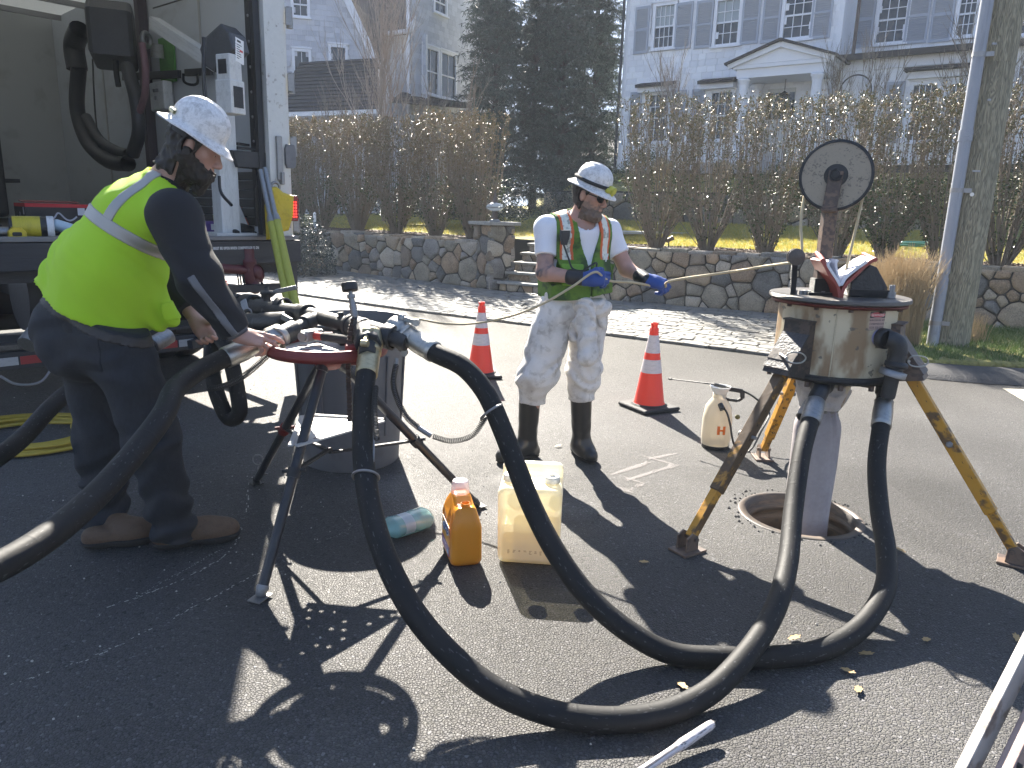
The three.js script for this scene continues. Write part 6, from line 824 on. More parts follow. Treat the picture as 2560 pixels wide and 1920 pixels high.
// ---------- trash can ----------
{
  const p = V(-1.02, 0, -4.53), R0 = 0.3, R1 = 0.355, h = 0.9, t = thing('trash_can', 'big round grey plastic trash can standing behind the pipe manifold', 'trash can', p), m = grimy(0.105, 0.11, 0.12, 0.5, 0, 1, 0.0008);
  part(t, 'barrel', lathe(p, V(0, 1, 0), [[0, 0.02], [R0 - 0.02, 0.02], [R0 - 0.012, 0], [R0, 0.006], [R0 + 0.012, 0.2], [R0 + 0.012, 0.203], [R1 - 0.014, h - 0.1], [R1 - 0.004, h - 0.095], [R1 - 0.003, h - 0.07], [R1 - 0.012, h - 0.064], [R1 - 0.01, h - 0.012], [R1 + 0.004, h - 0.012], [R1 + 0.012, h], [R1 + 0.004, h + 0.012], [R1 - 0.016, h + 0.006], [R1 - 0.03, h - 0.2], [R0 - 0.02, 0.04], [0, 0.035]], 64), m);
  for (const a of [0.1, 3.2]) { const g = box(0.05, 0.12, 0.13, R1 + 0.012, h - 0.09, 0, 0, 0.018); part(t, 'handle', [g, box(0.03, 0.06, 0.16, R1 + 0.02, h - 0.045, 0, 0, 0.012)].map((q) => q.rotateY(a).translate(p.x, 0, p.z)), m); }
  for (let k = 0; k < 10; k++) part(t, 'rib', box(0.012, 0.5, 0.02, 0, 0, 0, 0, 0.004).rotateZ(-0.06).translate(R0 + 0.03, 0.46, 0).rotateY(k * 0.628).translate(p.x, 0, p.z), m);
}
// ---------- traffic cones ----------
{
  const or = mat(0.9, 0.05, 0.022, 0.42, 0, { transmission: 0.12, thickness: 0, side: THREE.DoubleSide }), refl = grimy(0.66, 0.6, 0.6, 0.4, 0, 3, 0.0005, { transmission: 0.1, thickness: 0 });
  const c = thing('traffic_cone', 'orange cone with two white bands on a black base, right of the standing worker', 'traffic cone', [0, 0, 0], 'traffic cones'), H = 0.72, R = (y) => mix(0.128, 0.03, (y - 0.03) / 0.65);
  part(c, 'base', [new RoundedBoxGeometry(0.37, 0.035, 0.37, 3, 0.016).translate(0, 0.018, 0), new THREE.CylinderGeometry(0.14, 0.155, 0.015, 32).translate(0, 0.042, 0)], grimy(0.018, 0.018, 0.02, 0.7, 0, 3, 0.003), { local: true });
  part(c, 'cone_body', lathe(V(0, 0, 0), V(0, 1, 0), [[0.135, 0.045], [R(0.06), 0.06], [R(0.62), 0.62], [0.036, 0.66], [0.036, 0.675], [0.027, 0.68], [0.027, 0.7], [0.032, 0.705], [0.03, H], [0.022, H]], 48), or, { local: true });
  for (const [a, b] of [[0.31, 0.42], [0.475, 0.62]]) part(c, 'reflective_band', lathe(V(0, 0, 0), V(0, 1, 0), [[R(a) + 0.0015, a], [R(b) + 0.0015, b]], 48), refl, { local: true });
  const put = (o, p, turn) => { o.position.copy(p); o.position.y = 0.002; o.rotation.y = turn; base.set(o, o.position.clone()); };
  put(c, V(1.15, 0, -6.0), 0.5);
  put(copyOf(c, 'orange cone between the trash can and the standing worker, partly behind a hose'), V(-0.31, 0, -7.05), 0.2);
  const q = at(485 * 1.1573, 690 * 1.1573, -7.0); const g = gr(492 * 1.1573, 742 * 1.1573); put(copyOf(c, 'orange cone mostly hidden behind the dark sleeve of the lime-vested worker'), V(g.x, 0, g.z), 0.9);
}
// ---------- jugs and bottles ----------
{
  const hd = mat(0.94, 0.91, 0.77, 0.45, 0, { transmission: 0.6, thickness: 0, side: THREE.DoubleSide });
  const p = V(0.105, 0, -3.235), ang = 0.08, t = thing('plastic_jug', 'square translucent white jug half full of yellowish liquid beside the orange bottle', 'jug', [p.x, 0, p.z]); t.rotation.y = -ang; t.scale.set(1.1, 1.04, 1.05); base.set(t, V(0, 0, 0));
  const body = new RoundedBoxGeometry(0.265, 0.36, 0.25, 6, 0.03), bp = body.attributes.position; for (let i = 0; i < bp.count; i++) { const y = bp.getY(i), x = bp.getX(i); if (y > 0.14) bp.setY(i, y + 0.012 * Math.cos(x * 20)); const k = 1 - 0.04 * sst(0.05, -0.18, y); bp.setX(i, x * k); } body.computeVertexNormals(); body.translate(0, 0.182, 0);
  part(t, 'container', [body, new RoundedBoxGeometry(0.262, 0.4, 0.062, 5, 0.028).translate(0, 0.206, -0.1)], hd, { local: true });
  part(t, 'liquid', new RoundedBoxGeometry(0.24, 0.165, 0.225, 5, 0.026).translate(0, 0.096, 0), mat(0.93, 0.8, 0.4, 0.3, 0, { transmission: 0.65, thickness: 0 }), { local: true });
  for (const [x, z] of [[-0.085, 0.03], [0.085, 0.03]]) part(t, 'cap', [lathe(V(x, 0.362, z), V(0, 1, 0), [[0.014, 0.034], [0.014, 0.028], [0.03, 0.028], [0.032, 0.024], [0.034, 0], [0, 0]], 28)], mat(0.78, 0.77, 0.72, 0.4, 0, { transmission: 0.25, thickness: 0 }), { local: true });
  const em = canvasTex(256, 64, (c) => { c.fillStyle = '#000'; c.fillRect(0, 0, 256, 64); c.fillStyle = '#999'; for (let k = 0; k < 8; k++) { const x = 12 + k * 30, n = 2 + Math.floor(3 * H2(k, 1, 1)); for (let j = 0; j < n; j++) c.fillRect(x + 4 * H2(k, j, 2), 12 + j * 9, 8 + 9 * H2(k, j, 3), 5); } }, false);
  part(t, 'moulded_marks', new THREE.PlaneGeometry(0.19, 0.035).translate(0, 0.062, 0.1262), mat(0.3, 0.26, 0.2, 0.6, 0, { alphaMap: em, transparent: true }), { local: true });
}
{
  const p = V(-0.215, 0, -3.2), om = mat(0.72, 0.27, 0.015, 0.32, 0, { transmission: 0.12, thickness: 0 }), t = thing('detergent_bottle', 'orange detergent bottle with a clear cap and purple label', 'bottle', [p.x, 0, p.z]); t.rotation.y = -1.3; t.scale.setScalar(1.16); base.set(t, V(0, 0, 0));
  // side outline with a handle hole; x runs from handle (front, +x) to label edge
  const s = new THREE.Shape(); s.moveTo(-0.085, 0.01); s.lineTo(0.085, 0.01); s.quadraticCurveTo(0.1, 0.012, 0.1, 0.03); s.lineTo(0.098, 0.15); s.quadraticCurveTo(0.095, 0.19, 0.08, 0.215); s.lineTo(0.055, 0.215); s.lineTo(0.05, 0.205); s.lineTo(0.0, 0.232); s.quadraticCurveTo(-0.04, 0.245, -0.06, 0.228); s.lineTo(-0.09, 0.2); s.quadraticCurveTo(-0.1, 0.18, -0.1, 0.15); s.lineTo(-0.1, 0.03); s.quadraticCurveTo(-0.1, 0.012, -0.085, 0.01);
  const hp = new THREE.Path(); hp.moveTo(0.0, 0.15); hp.quadraticCurveTo(0.035, 0.12, 0.055, 0.16); hp.lineTo(0.05, 0.185); hp.lineTo(0.01, 0.208); hp.quadraticCurveTo(-0.01, 0.19, 0.0, 0.15); s.holes.push(hp);
  const g = new THREE.ExtrudeGeometry(s, { depth: 0.062, bevelEnabled: true, bevelSize: 0.018, bevelThickness: 0.03, bevelSegments: 5, curveSegments: 14, steps: 1 }).translate(0, 0.006, -0.031);
  { const q = g.attributes.position; for (let i = 0; i < q.count; i++) { const y = q.getY(i), k = 1 - 0.35 * sst(0.14, 0.25, y); q.setZ(i, q.getZ(i) * k); } g.computeVertexNormals(); }
  part(t, 'container', [g, lathe(V(-0.035, 0.232, 0), V(0, 1, 0), [[0.03, 0], [0.034, 0.02], [0.03, 0.028]], 24), lathe(V(0.07, 0.208, 0), V(0, 1, 0), [[0.024, 0], [0.017, 0.015], [0.017, 0.04], [0.019, 0.044], [0.016, 0.044], [0.014, 0.02]], 24)], om, { local: true });
  part(t, 'cap', lathe(V(-0.035, 0.252, 0), V(0, 1, 0), [[0.036, 0], [0.038, 0.004], [0.033, 0.05], [0.028, 0.056], [0, 0.057]], 28), mat(0.85, 0.82, 0.86, 0.25, 0, { transmission: 0.6, thickness: 0, side: THREE.DoubleSide }), { local: true });
  const lb = canvasTex(256, 320, (c) => { c.fillStyle = '#e9a23a'; c.fillRect(0, 0, 256, 320); const gr1 = c.createLinearGradient(0, 190, 0, 320); c.fillStyle = '#5a3391'; c.fillRect(0, 205, 256, 115); c.fillStyle = '#c9cfe6'; c.beginPath(); c.ellipse(128, 80, 120, 62, -0.25, 0, 7); c.fill(); c.fillStyle = '#3b4f92'; c.beginPath(); c.ellipse(128, 80, 104, 48, -0.25, 0, 7); c.fill(); c.fillStyle = '#e8b04a'; c.beginPath(); c.ellipse(130, 150, 60, 42, 0.3, 0, 7); c.fill(); c.strokeStyle = '#f2f2f2'; c.lineWidth = 12; c.beginPath(); c.moveTo(50, 100); c.bezierCurveTo(80, 30, 110, 120, 140, 70); c.bezierCurveTo(160, 40, 190, 110, 210, 60); c.stroke(); c.fillStyle = '#d9cfee'; c.fillRect(40, 230, 120, 10); c.fillRect(40, 250, 90, 8); c.fillStyle = '#4bb5dd'; c.beginPath(); c.arc(205, 285, 24, 0, 7); c.fill(); c.fillStyle = '#8b2338'; c.fillRect(0, 306, 256, 14); });
  part(t, 'label', new THREE.BoxGeometry(0.15, 0.125, 0.0015).translate(-0.01, 0.085, 0.0622), [0, 0, 0, 0, 0, 0].map(() => mat(1, 1, 1, 0.35, 0, { map: lb }))[0], { local: true });
}
{
  const a = gr(836 * 1.1573, 1172 * 1.1573), t = thing('clear_bottle', 'translucent pale blue plastic bottle lying on its side in the trash can shadow', 'bottle', [-0.5, 0, -3.42]); t.rotation.y = 0.75; base.set(t, V(0, 0, 0));
  const g = lathe(V(-0.1, 0, 0), V(1, 0, 0), [[0.0, -0.07], [0.02, -0.07], [0.022, -0.045], [0.035, -0.03], [0.058, 0.0], [0.062, 0.02], [0.056, 0.06], [0.056, 0.1], [0.062, 0.14], [0.062, 0.2], [0.05, 0.222], [0, 0.225]], 36).scale(1, 0.86, 1.15).translate(0, 0.054, 0);
  part(t, 'container', g, mat(0.55, 0.8, 0.78, 0.22, 0, { transmission: 0.7, thickness: 0, side: THREE.DoubleSide }), { local: true });
  part(t, 'liquid', new RoundedBoxGeometry(0.19, 0.045, 0.1, 4, 0.02).translate(-0.005, 0.028, 0), mat(0.45, 0.78, 0.76, 0.2, 0, { transmission: 0.6, thickness: 0 }), { local: true });
  part(t, 'cap', lathe(V(-0.17, 0.054, 0), V(-1, 0, 0), [[0.02, -0.03], [0.022, -0.028], [0.022, 0.005], [0, 0.006]], 20), M.white, { local: true });
  part(t, 'label', lathe(V(-0.05, 0, 0), V(1, 0, 0), [[0.0572, 0], [0.0572, 0.09]], 36).scale(1, 0.86, 1.15).translate(0, 0.054, 0), mat(0.6, 0.68, 0.75, 0.4, 0, { transmission: 0.5, thickness: 0 }), { local: true });
}
// ---------- pump sprayer ----------
{
  const p = V(1.44, 0, -4.98), t = thing('pump_sprayer', 'white plastic pump sprayer with black wand, behind the dark front leg of the yellow tripod', 'sprayer', p), S = (x, y, z) => at(1760 + 0.1507 * x, 930 + 0.1507 * y, z);
  part(t, 'tank', lathe(p, V(0, 1, 0), [[0, 0.004], [0.08, 0], [0.097, 0.03], [0.102, 0.1], [0.1, 0.22], [0.088, 0.3], [0.05, 0.355], [0.046, 0.365], [0.046, 0.39], [0.03, 0.39]], 44), mat(0.75, 0.68, 0.54, 0.42, 0, { transmission: 0.4, thickness: 0 }));
  part(t, 'funnel', lathe(p.clone().setY(0.385), V(0, 1, 0), [[0.035, 0], [0.045, 0.01], [0.068, 0.045], [0.072, 0.056], [0.066, 0.056], [0.04, 0.015]], 36), mat(0.75, 0.75, 0.72, 0.45)); part(t, 'boot', lathe(p, V(0, 1, 0), [[0.07, 0.001], [0.092, 0.002], [0.098, 0.028], [0.09, 0.03]], 36), M.black);
  const hz = p.z + 0.02; part(t, 'handle', [bar(S(340, 260, hz), S(310, 390, hz), 0.02, 0.022, V(0, 0, 1), 0.006), bar(S(310, 390, hz), S(370, 450, hz), 0.02, 0.022, V(0, 0, 1), 0.006), bar(S(370, 450, hz), S(560, 478, hz), 0.02, 0.022, V(0, 0, 1), 0.006), bar(S(560, 478, hz), S(635, 430, hz), 0.02, 0.022, V(0, 0, 1), 0.006), bar(S(635, 440, hz), S(635, 300, hz), 0.03, 0.024, V(0, 0, 1), 0.006), bar(S(330, 265, hz), S(640, 315, hz), 0.03, 0.026, V(0, 0, 1), 0.006)], M.black);
  part(t, 'wand', [cyl(S(0, 183, hz - 0.05), S(170, 205, hz), 0.0055), cyl(S(-560, 115, hz - 0.25), S(0, 183, hz - 0.05), 0.0045), cyl(S(170, 205, hz), S(350, 255, hz), 0.012), cyl(S(-585, 112, hz - 0.26), S(-540, 118, hz - 0.24), 0.008)], M.black);
  part(t, 'hose', [tube([S(640, 315, hz), S(740, 360, hz - 0.05), S(860, 440, hz - 0.12), S(1010, 570, hz - 0.12), S(1085, 680, hz - 0.1), S(1050, 800, hz - 0.05), S(960, 960, hz), S(880, 1120, hz + 0.03), S(800, 1260, hz + 0.06), S(700, 1340, hz + 0.08), S(600, 1335, hz + 0.1), S(520, 1250, hz + 0.12), S(470, 1100, hz + 0.12), S(430, 850, hz + 0.12), S(360, 640, hz + 0.1), S(290, 580, hz + 0.08)], 0.007, 140, 8)], M.black);
  part(t, 'hose_nut', cyl(S(265, 530, hz + 0.07), S(310, 620, hz + 0.1), 0.017, 0.02), M.black); const rv = S(548, 748, p.z + 0.095); part(t, 'relief_valve', lathe(rv, V(0.2, 0.4, 1), [[0, 0], [0.016, 0], [0.016, 0.014], [0, 0.016]], 18), grimy(0.15, 0.13, 0.03, 0.5));
  const hl = canvasTex(64, 64, (c) => { c.fillStyle = '#000'; c.fillRect(0, 0, 64, 64); c.fillStyle = '#fff'; c.fillRect(4, 2, 18, 60); c.fillRect(42, 2, 18, 60); c.fillRect(20, 26, 24, 12); }, false); hl.flipY = true;
  const cg = new THREE.CylinderGeometry(0.1032, 0.1032, 0.065, 14, 1, true, -0.32, 0.64); part(t, 'letter_print', cg.rotateY(0.05).translate(p.x, 0.15, p.z), mat(0.75, 0.16, 0.02, 0.5, 0, { alphaMap: hl, transparent: true }));
}
// ---------- yellow air hose coil, rod, ladder end, leaves ----------
{
  seed(721); const c = gr(70 * 1.1573, 945 * 1.1573), pts = []; for (let k = 0; k <= 90; k++) { const a = k * 0.62, r = 0.37 + 0.15 * n3(Math.floor(k / 10) * 3.7 + 0.5, 1.5, (k % 10) * 0.12) + 0.04 * n3(k * 0.5, 0, 0); pts.push(V(c.x + Math.cos(a) * r * 1.25 - 0.05, 0.014 + 0.02 * (1 + n3(k * 0.21, 4, 2)), c.z + Math.sin(a) * r)); } pts.push(V(c.x + 0.6, 0.012, c.z + 0.32), V(c.x + 0.95, 0.012, c.z + 0.42));
  const t = thing('air_hose', 'yellow air hose lying in a loose coil behind the worker at the left edge', 'hose coil', [c.x, 0, c.z]); part(t, 'coil', tube(pts, 0.0125, 700, 8), grimy(0.42, 0.3, 0.03, 0.5, 0, 2, 0.001)); const f = gr(184 * 1.1573, 925 * 1.1573); part(t, 'fitting', cyl(f.clone().setY(0.02), f.clone().add(V(0.05, 0.02, -0.02)), 0.016), M.steel);
}
{
  const a = gr(1402 * 1.1573, 1655 * 1.1573, 0.02), b = gr(1541 * 1.1573, 1562 * 1.1573, 0.05), d = dirOf(b, a), t = thing('metal_rod', 'worn pale metal rod on the asphalt in front of the front hose', 'rod', [a.x, 0, a.z]);
  part(t, 'shaft', [lathe(b, d, [[0, 0], [0.012, 0.004], [0.0145, 0.02], [0.016, 0.14], [0.0125, 0.17], [0.0115, 0.9], [0, 0.9]], 18)], paintWear('rod', 0.55, 0.5, 0.5, 0.06, 0.055, 0.05, 0.56, 0.45, 10)); part(t, 'tip', sphere(b, 0.008), M.iron);
  const lm = paintWear('ladder', 0.3, 0.28, 0.26, 0.09, 0.06, 0.045, 0.55, 0.5, 7), l0 = atd(2560, 1640, 1.62), l1 = atd(2400, 1960, 1.48);
  const l = thing('ladder', 'worn grey steel ladder end cut off by the lower right corner', 'ladder', [l1.x, 0, l1.z]); const up = l0.clone().addScaledVector(dirOf(l1, l0), 1.2), dn = l1.clone().addScaledVector(dirOf(l0, l1), 0.9); dn.y = Math.max(dn.y, 0.01);
  part(l, 'rail', boxUV(bar(dn, up, 0.05, 0.022, V(0.3, 0, 1), 0.003)), lm); const o = V(0.052, 0.0, 0.03); part(l, 'inner_rail', boxUV(bar(dn.clone().add(o), l0.clone().lerp(l1, 0.1).add(o).clone(), 0.034, 0.03, V(0.3, 0, 1), 0.003)), grimy(0.3, 0.21, 0.18, 0.5));
  for (const k of [0.25, 0.42, 0.75]) part(l, 'bolt', lathe(l0.clone().lerp(l1, k).add(o).add(V(0, 0.004, 0.016)), V(0.2, 0.3, 1), [[0, 0], [0.007, 0], [0.007, 0.006], [0, 0.007]], 6), M.black);
}
{
  seed(731); const lf = (() => { const s = new THREE.Shape(); const n = 26; for (let i = 0; i <= n; i++) { const a = i / n * 6.283, r = 1 * (0.62 + 0.38 * Math.abs(Math.sin(a * 3.5))); const x = Math.sin(a) * r * 0.55, y = Math.cos(a) * r; i ? s.lineTo(x, y) : s.moveTo(x, y); } const g = new THREE.ShapeGeometry(s).rotateX(-Math.PI / 2), p = g.attributes.position; for (let i = 0; i < p.count; i++) p.setY(i, 0.25 * p.getX(i) * p.getX(i) + 0.18 * p.getZ(i) * p.getZ(i) * Math.sign(p.getZ(i))); g.computeVertexNormals(); return g; })();
  const lm = mat(0.36, 0.24, 0.1, 0.7, 0, { side: THREE.DoubleSide }), L = [[2145, 1730, 'pale oak leaf lying in front of the right end of the back hose'], [2165, 1640, 'brown leaf lying against the outside of the back hose'], [2118, 1683, 'small brown leaf below the back hose'], [1985, 1600, 'tan leaf lying inside the back hose loop'], [2250, 1380, 'small tan leaf right of the manhole'], [2540, 1600, 'tan leaf at the right edge'], [1705, 1720, 'small brown leaf inside the front loop'], [1395, 1118, 'pale leaf between the feet of the standing worker'], [2315, 1605, 'dark leaf right of the back hose bend'], [1610, 1410, 'scrap of leaf left of the manhole']];
  L.forEach(([x, y, label]) => { const p = gr(x, y), g = lf.clone().scale(0.026, 0.03, 0.03).rotateY(rnd() * 6).translate(p.x, 0.012, p.z); single('dead_leaf', label, 'leaf', g, lm, 'dead leaves on the asphalt'); });
}
const RopeEnd = {};
// ---------- manhole ----------
{
  const up = V(0, 1, 0), m = paintWear('manhole', 0.075, 0.055, 0.04, 0.03, 0.026, 0.024, 0.5, 0.55, 8), t = thing('manhole', 'open round manhole with a rusty iron frame under the yellow-legged tripod', 'manhole', MH);
  part(t, 'frame', lathe(MH.clone().setY(-0.3), up, [[0.25, 0], [0.25, 0.17], [0.275, 0.175], [0.275, 0.215], [0.262, 0.22], [0.262, 0.25], [0.285, 0.255], [0.285, 0.304], [0.322, 0.306], [0.33, 0.298], [0.33, 0.1]], 64), m);
  part(t, 'shaft', lathe(MH.clone().setY(-2.6), up, [[0, 0], [0.42, 0], [0.42, 1.4], [0.25, 2.1], [0.25, 2.31]], 48), new THREE.MeshPhysicalMaterial({ color: lin(0.13, 0.09, 0.06), roughness: 0.9, side: THREE.DoubleSide, map: T.grime }));
  const gs = []; seed(801); for (let i = 0; i < 70; i++) { const a = rnd() * 6.283, r = rr(0.328, 0.39); gs.push(new THREE.DodecahedronGeometry(rr(0.003, 0.009), 0).translate(MH.x + Math.cos(a) * r, 0.002, MH.z + Math.sin(a) * r)); }
  const o = struct('broken_asphalt_crumbs', gs, mat(0.05, 0.05, 0.05, 0.9), 'stuff'); tag(o, 'dark crumbs of broken asphalt round the manhole frame', 'rubble');
}
// ---------- white felt liner tube hanging from the vessel into the manhole ----------
const AX = V(1.655, 0, -3.83);
{
  const N = 64, Hn = 60, pos = [], idx = [], uv = [], y0 = -1.2, y1 = 0.66; for (let j = 0; j <= Hn; j++) for (let i = 0; i <= N; i++) { const y = mix(y0, y1, j / Hn), a = i / N * 6.283, k = sst(0.5, 0.62, y); let r = mix(0.118, 0.09, k) - 0.012 * sst(0.62, 0.66, y); r += 0.006 * n3(Math.cos(a) * 2.4, y * 3, Math.sin(a) * 2.4) + 0.004 * n3(Math.cos(a) * 6, y * 1.5, Math.sin(a) * 6) + k * 0.006 * Math.sin(a * 11 + 4 * n3(a, y * 4, 0)); pos.push(AX.x - 0.01 + Math.cos(a) * r + (y < 0.5 ? (0.5 - y) * 0.008 : 0), y, AX.z + Math.sin(a) * r); uv.push(i / N * 0.7, y); }
  for (let j = 0; j < Hn; j++) for (let i = 0; i < N; i++) { const a = j * (N + 1) + i, b = a + N + 1; idx.push(a, b, a + 1, b, b + 1, a + 1); }
  const g = new THREE.BufferGeometry(); g.setAttribute('position', new THREE.Float32BufferAttribute(pos, 3)); g.setAttribute('uv', new THREE.Float32BufferAttribute(uv, 2)); g.setIndex(idx); g.computeVertexNormals();
  const fm = tex(512, (u, v) => { const a = fbm(u, v, 5, 5, 811), b = fbm(u, v, 70, 2, 812), st = sst(0.55, 0.7, fbm(u, v * 0.3, 8, 4, 813)); const l = (0.72 + 0.3 * a) * (0.93 + 0.14 * b); return [0.42 * l - 0.06 * st, 0.385 * l - 0.06 * st, 0.385 * l - 0.055 * st]; });
  const felt = new THREE.MeshPhysicalMaterial({ color: 0xffffff, map: fm, bumpMap: T.grain, bumpScale: 0.002, roughness: 0.8, side: THREE.DoubleSide });
  const t = thing('liner_tube', 'pale felt liner tube hanging from the white vessel into the manhole', 'liner tube', [AX.x, 0, AX.z]); part(t, 'sleeve', g, felt);
  // bunched cuff and banding
  const ruf = (y, h, r, amp, n, s) => { const P2 = [], I2 = []; for (let j = 0; j <= 6; j++) for (let i = 0; i <= 72; i++) { const a = i / 72 * 6.283, q = r + amp * (Math.sin(a * n + s) * 0.5 + n3(Math.cos(a) * 3 + s, j * 0.6, Math.sin(a) * 3)) * (0.3 + j / 6) + 0.004 * j; P2.push(AX.x - 0.008 + Math.cos(a) * q, y + h * j / 6 + 0.014 * n3(a * 2, s, 3) * j / 6, AX.z + Math.sin(a) * q); } for (let j = 0; j < 6; j++) for (let i = 0; i < 72; i++) { const a = j * 73 + i, b = a + 73; I2.push(a, b, a + 1, b, b + 1, a + 1); } const q = new THREE.BufferGeometry(); q.setAttribute('position', new THREE.Float32BufferAttribute(P2, 3)); q.setIndex(I2); q.computeVertexNormals(); return boxUV(q, 0.4); };
  const cuff = grimy(0.5, 0.47, 0.45, 0.7, 0, 2, 0.002, { side: THREE.DoubleSide });
  part(t, 'cuff', [ruf(0.61, 0.095, 0.108, 0.018, 5, 1), ruf(0.67, 0.085, 0.118, 0.02, 4, 2.4)], cuff);
  for (const y of [0.575, 0.6]) part(t, 'band', new THREE.TorusGeometry(0.089, 0.008, 8, 48).rotateX(Math.PI / 2).translate(AX.x - 0.008, y, AX.z), grimy(0.26, 0.24, 0.2, 0.6));
  part(t, 'wrap', lathe(V(AX.x - 0.008, 0.565, AX.z), V(0, 1, 0), [[0.09, 0], [0.095, 0.01], [0.087, 0.022], [0.095, 0.035], [0.09, 0.05]], 48), grimy(0.24, 0.2, 0.16, 0.7));
}
// ---------- inversion vessel on its yellow tripod ----------
{
  seed(821);
  const Q = (x, y, z) => at(1840 + 0.398 * x, 340 + 0.398 * y, z), W4 = (x, y, z) => at(1640 + 0.4159 * x, 880 + 0.4159 * y, z), up = V(0, 1, 0), cx = AX.x, cz = AX.z, axis = (y) => V(cx + 0.015, y, cz);
  const t = thing('inversion_vessel', 'grimy white steel vessel on three yellow legs with a big guide wheel above it', 'pipe lining machine', [cx, 0, cz]);
  const dirty = (() => { const map = tex(1024, (u, v) => { const a = fbm(u, v * 0.35, 7, 5, 831), b = fbm(u, v, 22, 4, 832), rust = sst(0.46, 0.68, a), spk = sst(0.7, 0.76, b), k = 0.85 + 0.25 * fbm(u, v, 5, 4, 833); const base0 = [0.52 * k, 0.45 * k, 0.31 * k], rc = [0.2, 0.115, 0.05]; return base0.map((c, i) => mix(mix(c, rc[i], rust * 0.85), 0.06, spk * 0.7)); }); return new THREE.MeshPhysicalMaterial({ color: 0xffffff, map, bumpMap: T.grain, bumpScale: 0.0015, roughness: 0.42 }); })();
  const legM = paintWear('legs', 0.5, 0.24, 0.02, 0.05, 0.03, 0.022, 0.53, 0.5, 5), legDark = paintWear('legs dark', 0.4, 0.2, 0.03, 0.03, 0.023, 0.02, 0.36, 0.5, 5), rust = paintWear('rust', 0.15, 0.1, 0.07, 0.06, 0.045, 0.04, 0.5, 0.55, 6), tar = grimy(0.02, 0.021, 0.023, 0.35, 0, 3, 0.004), plateM = grimy(0.13, 0.12, 0.11, 0.4, 0.4, 3, 0.002);
  M.vesselRust = rust;
  const dkRust = paintWear('dark rust', 0.07, 0.05, 0.038, 0.02, 0.018, 0.018, 0.5, 0.5, 8), RB = 0.285, y0 = 0.825, y1 = 1.165;
  const shell = part(t, 'vessel_shell', (() => { const g = new THREE.CylinderGeometry(RB, RB, y1 - y0, 72, 1, true), uv = g.attributes.uv; for (let i = 0; i < uv.count; i++) uv.setXY(i, uv.getX(i) * 2, uv.getY(i) * 0.5); return g.translate(cx + 0.015, (y0 + y1) / 2, cz); })(), dirty);
  part(t, 'weld_seam', cyl(axis(y0).add(V(-0.11, 0, 0.263)), axis(y1).add(V(-0.11, 0, 0.263)), 0.0045), dirty);
  part(t, 'bottom_flange', lathe(axis(y0 - 0.03), up, [[0, 0], [RB + 0.035, 0], [RB + 0.035, 0.03], [RB, 0.032]], 64), tar);
  for (let k = 0; k < 12; k++) { const a = k * 0.5236 + 0.2; part(t, 'bolt', [new THREE.CylinderGeometry(0.013, 0.013, 0.03, 6).translate(cx + 0.015 + Math.cos(a) * (RB + 0.014), y0 - 0.045, cz + Math.sin(a) * (RB + 0.014)), new THREE.CylinderGeometry(0.012, 0.012, 0.02, 6).translate(cx + 0.015 + Math.cos(a) * (RB + 0.014), y1 - 0.005, cz + Math.sin(a) * (RB + 0.014))], rust); }
  const RT = 0.338; part(t, 'top_gasket', lathe(axis(1.165), up, [[0, 0], [RT - 0.012, 0], [RT - 0.01, 0.022], [0, 0.022]], 72), grimy(0.22, 0.035, 0.03, 0.5)); part(t, 'top_plate', lathe(axis(1.187), up, [[0, 0], [RT, 0], [RT + 0.002, 0.004], [RT, 0.018], [RT - 0.004, 0.021], [0, 0.021]], 80), plateM);
  part(t, 'nozzle', lathe(axis(0.64), up, [[0.088, -0.02], [0.095, 0], [0.102, 0.03], [0.118, 0.1], [0.132, 0.157]], 44), dirty);
  part(t, 'drain_plug', [cyl(axis(0.765).add(V(0.08, 0, 0.05)), axis(0.765).add(V(0.165, 0, 0.1)), 0.016), cyl(axis(0.765).add(V(0.14, 0, 0.085)), axis(0.765).add(V(0.178, 0, 0.11)), 0.024, 0.024, 8)], rust);
  // legs with brackets
  const feet = [gr(1718, 1378), gr(2536, 1410), gr(1905, 1146)], topPx = [[1928, 915], [2322, 930], [1980, 915]];
  feet.forEach((f, i) => {
    const d = V(f.x - cx, 0, f.z - cz).normalize(), top = V(cx + 0.015 + d.x * 0.36, 0.87, cz + d.z * 0.36), ft = f.clone().setY(0.07).addScaledVector(d, -0.015), m = i === 0 ? legDark : legM, side = V(-d.z, 0, d.x), k = i === 2 ? 0.86 : i === 1 ? 0.8 : 0.74;
    const leg = part(t, 'leg', boxUV(bar(top, top.clone().lerp(ft, k), 0.056, 0.056, side, 0.006).clone(), 0.6), m, { label: ['nearly black rusted front leg', 'yellow leg with rust patches at the right', 'yellow back leg'][i] });
    part(leg, 'inner_leg', boxUV(bar(top.clone().lerp(ft, k - 0.05), ft, 0.044, 0.044, side, 0.005), 0.6), legM);
    part(leg, 'foot', [extr([[-0.07, -0.055], [0.07, -0.055], [0.07, 0.055], [-0.07, 0.055]], 0.008, 0.002).rotateX(-Math.PI / 2).rotateY(Math.atan2(-d.z, d.x)).translate(f.x, 0.004, f.z), ...[-1, 1].map((s) => extr([[-0.04, 0], [0.04, 0], [0.035, 0.07], [0, 0.09], [-0.035, 0.07]], 0.008, 0.001).rotateY(Math.atan2(-d.z, d.x)).translate(f.x + side.x * s * 0.03, 0.01, f.z + side.z * s * 0.03)), cyl(ft.clone().addScaledVector(side, -0.045), ft.clone().addScaledVector(side, 0.045), 0.011)], rust);
    const e = dirOf(top, ft), fr = V(0, 0, 1).addScaledVector(e, -e.z).normalize();
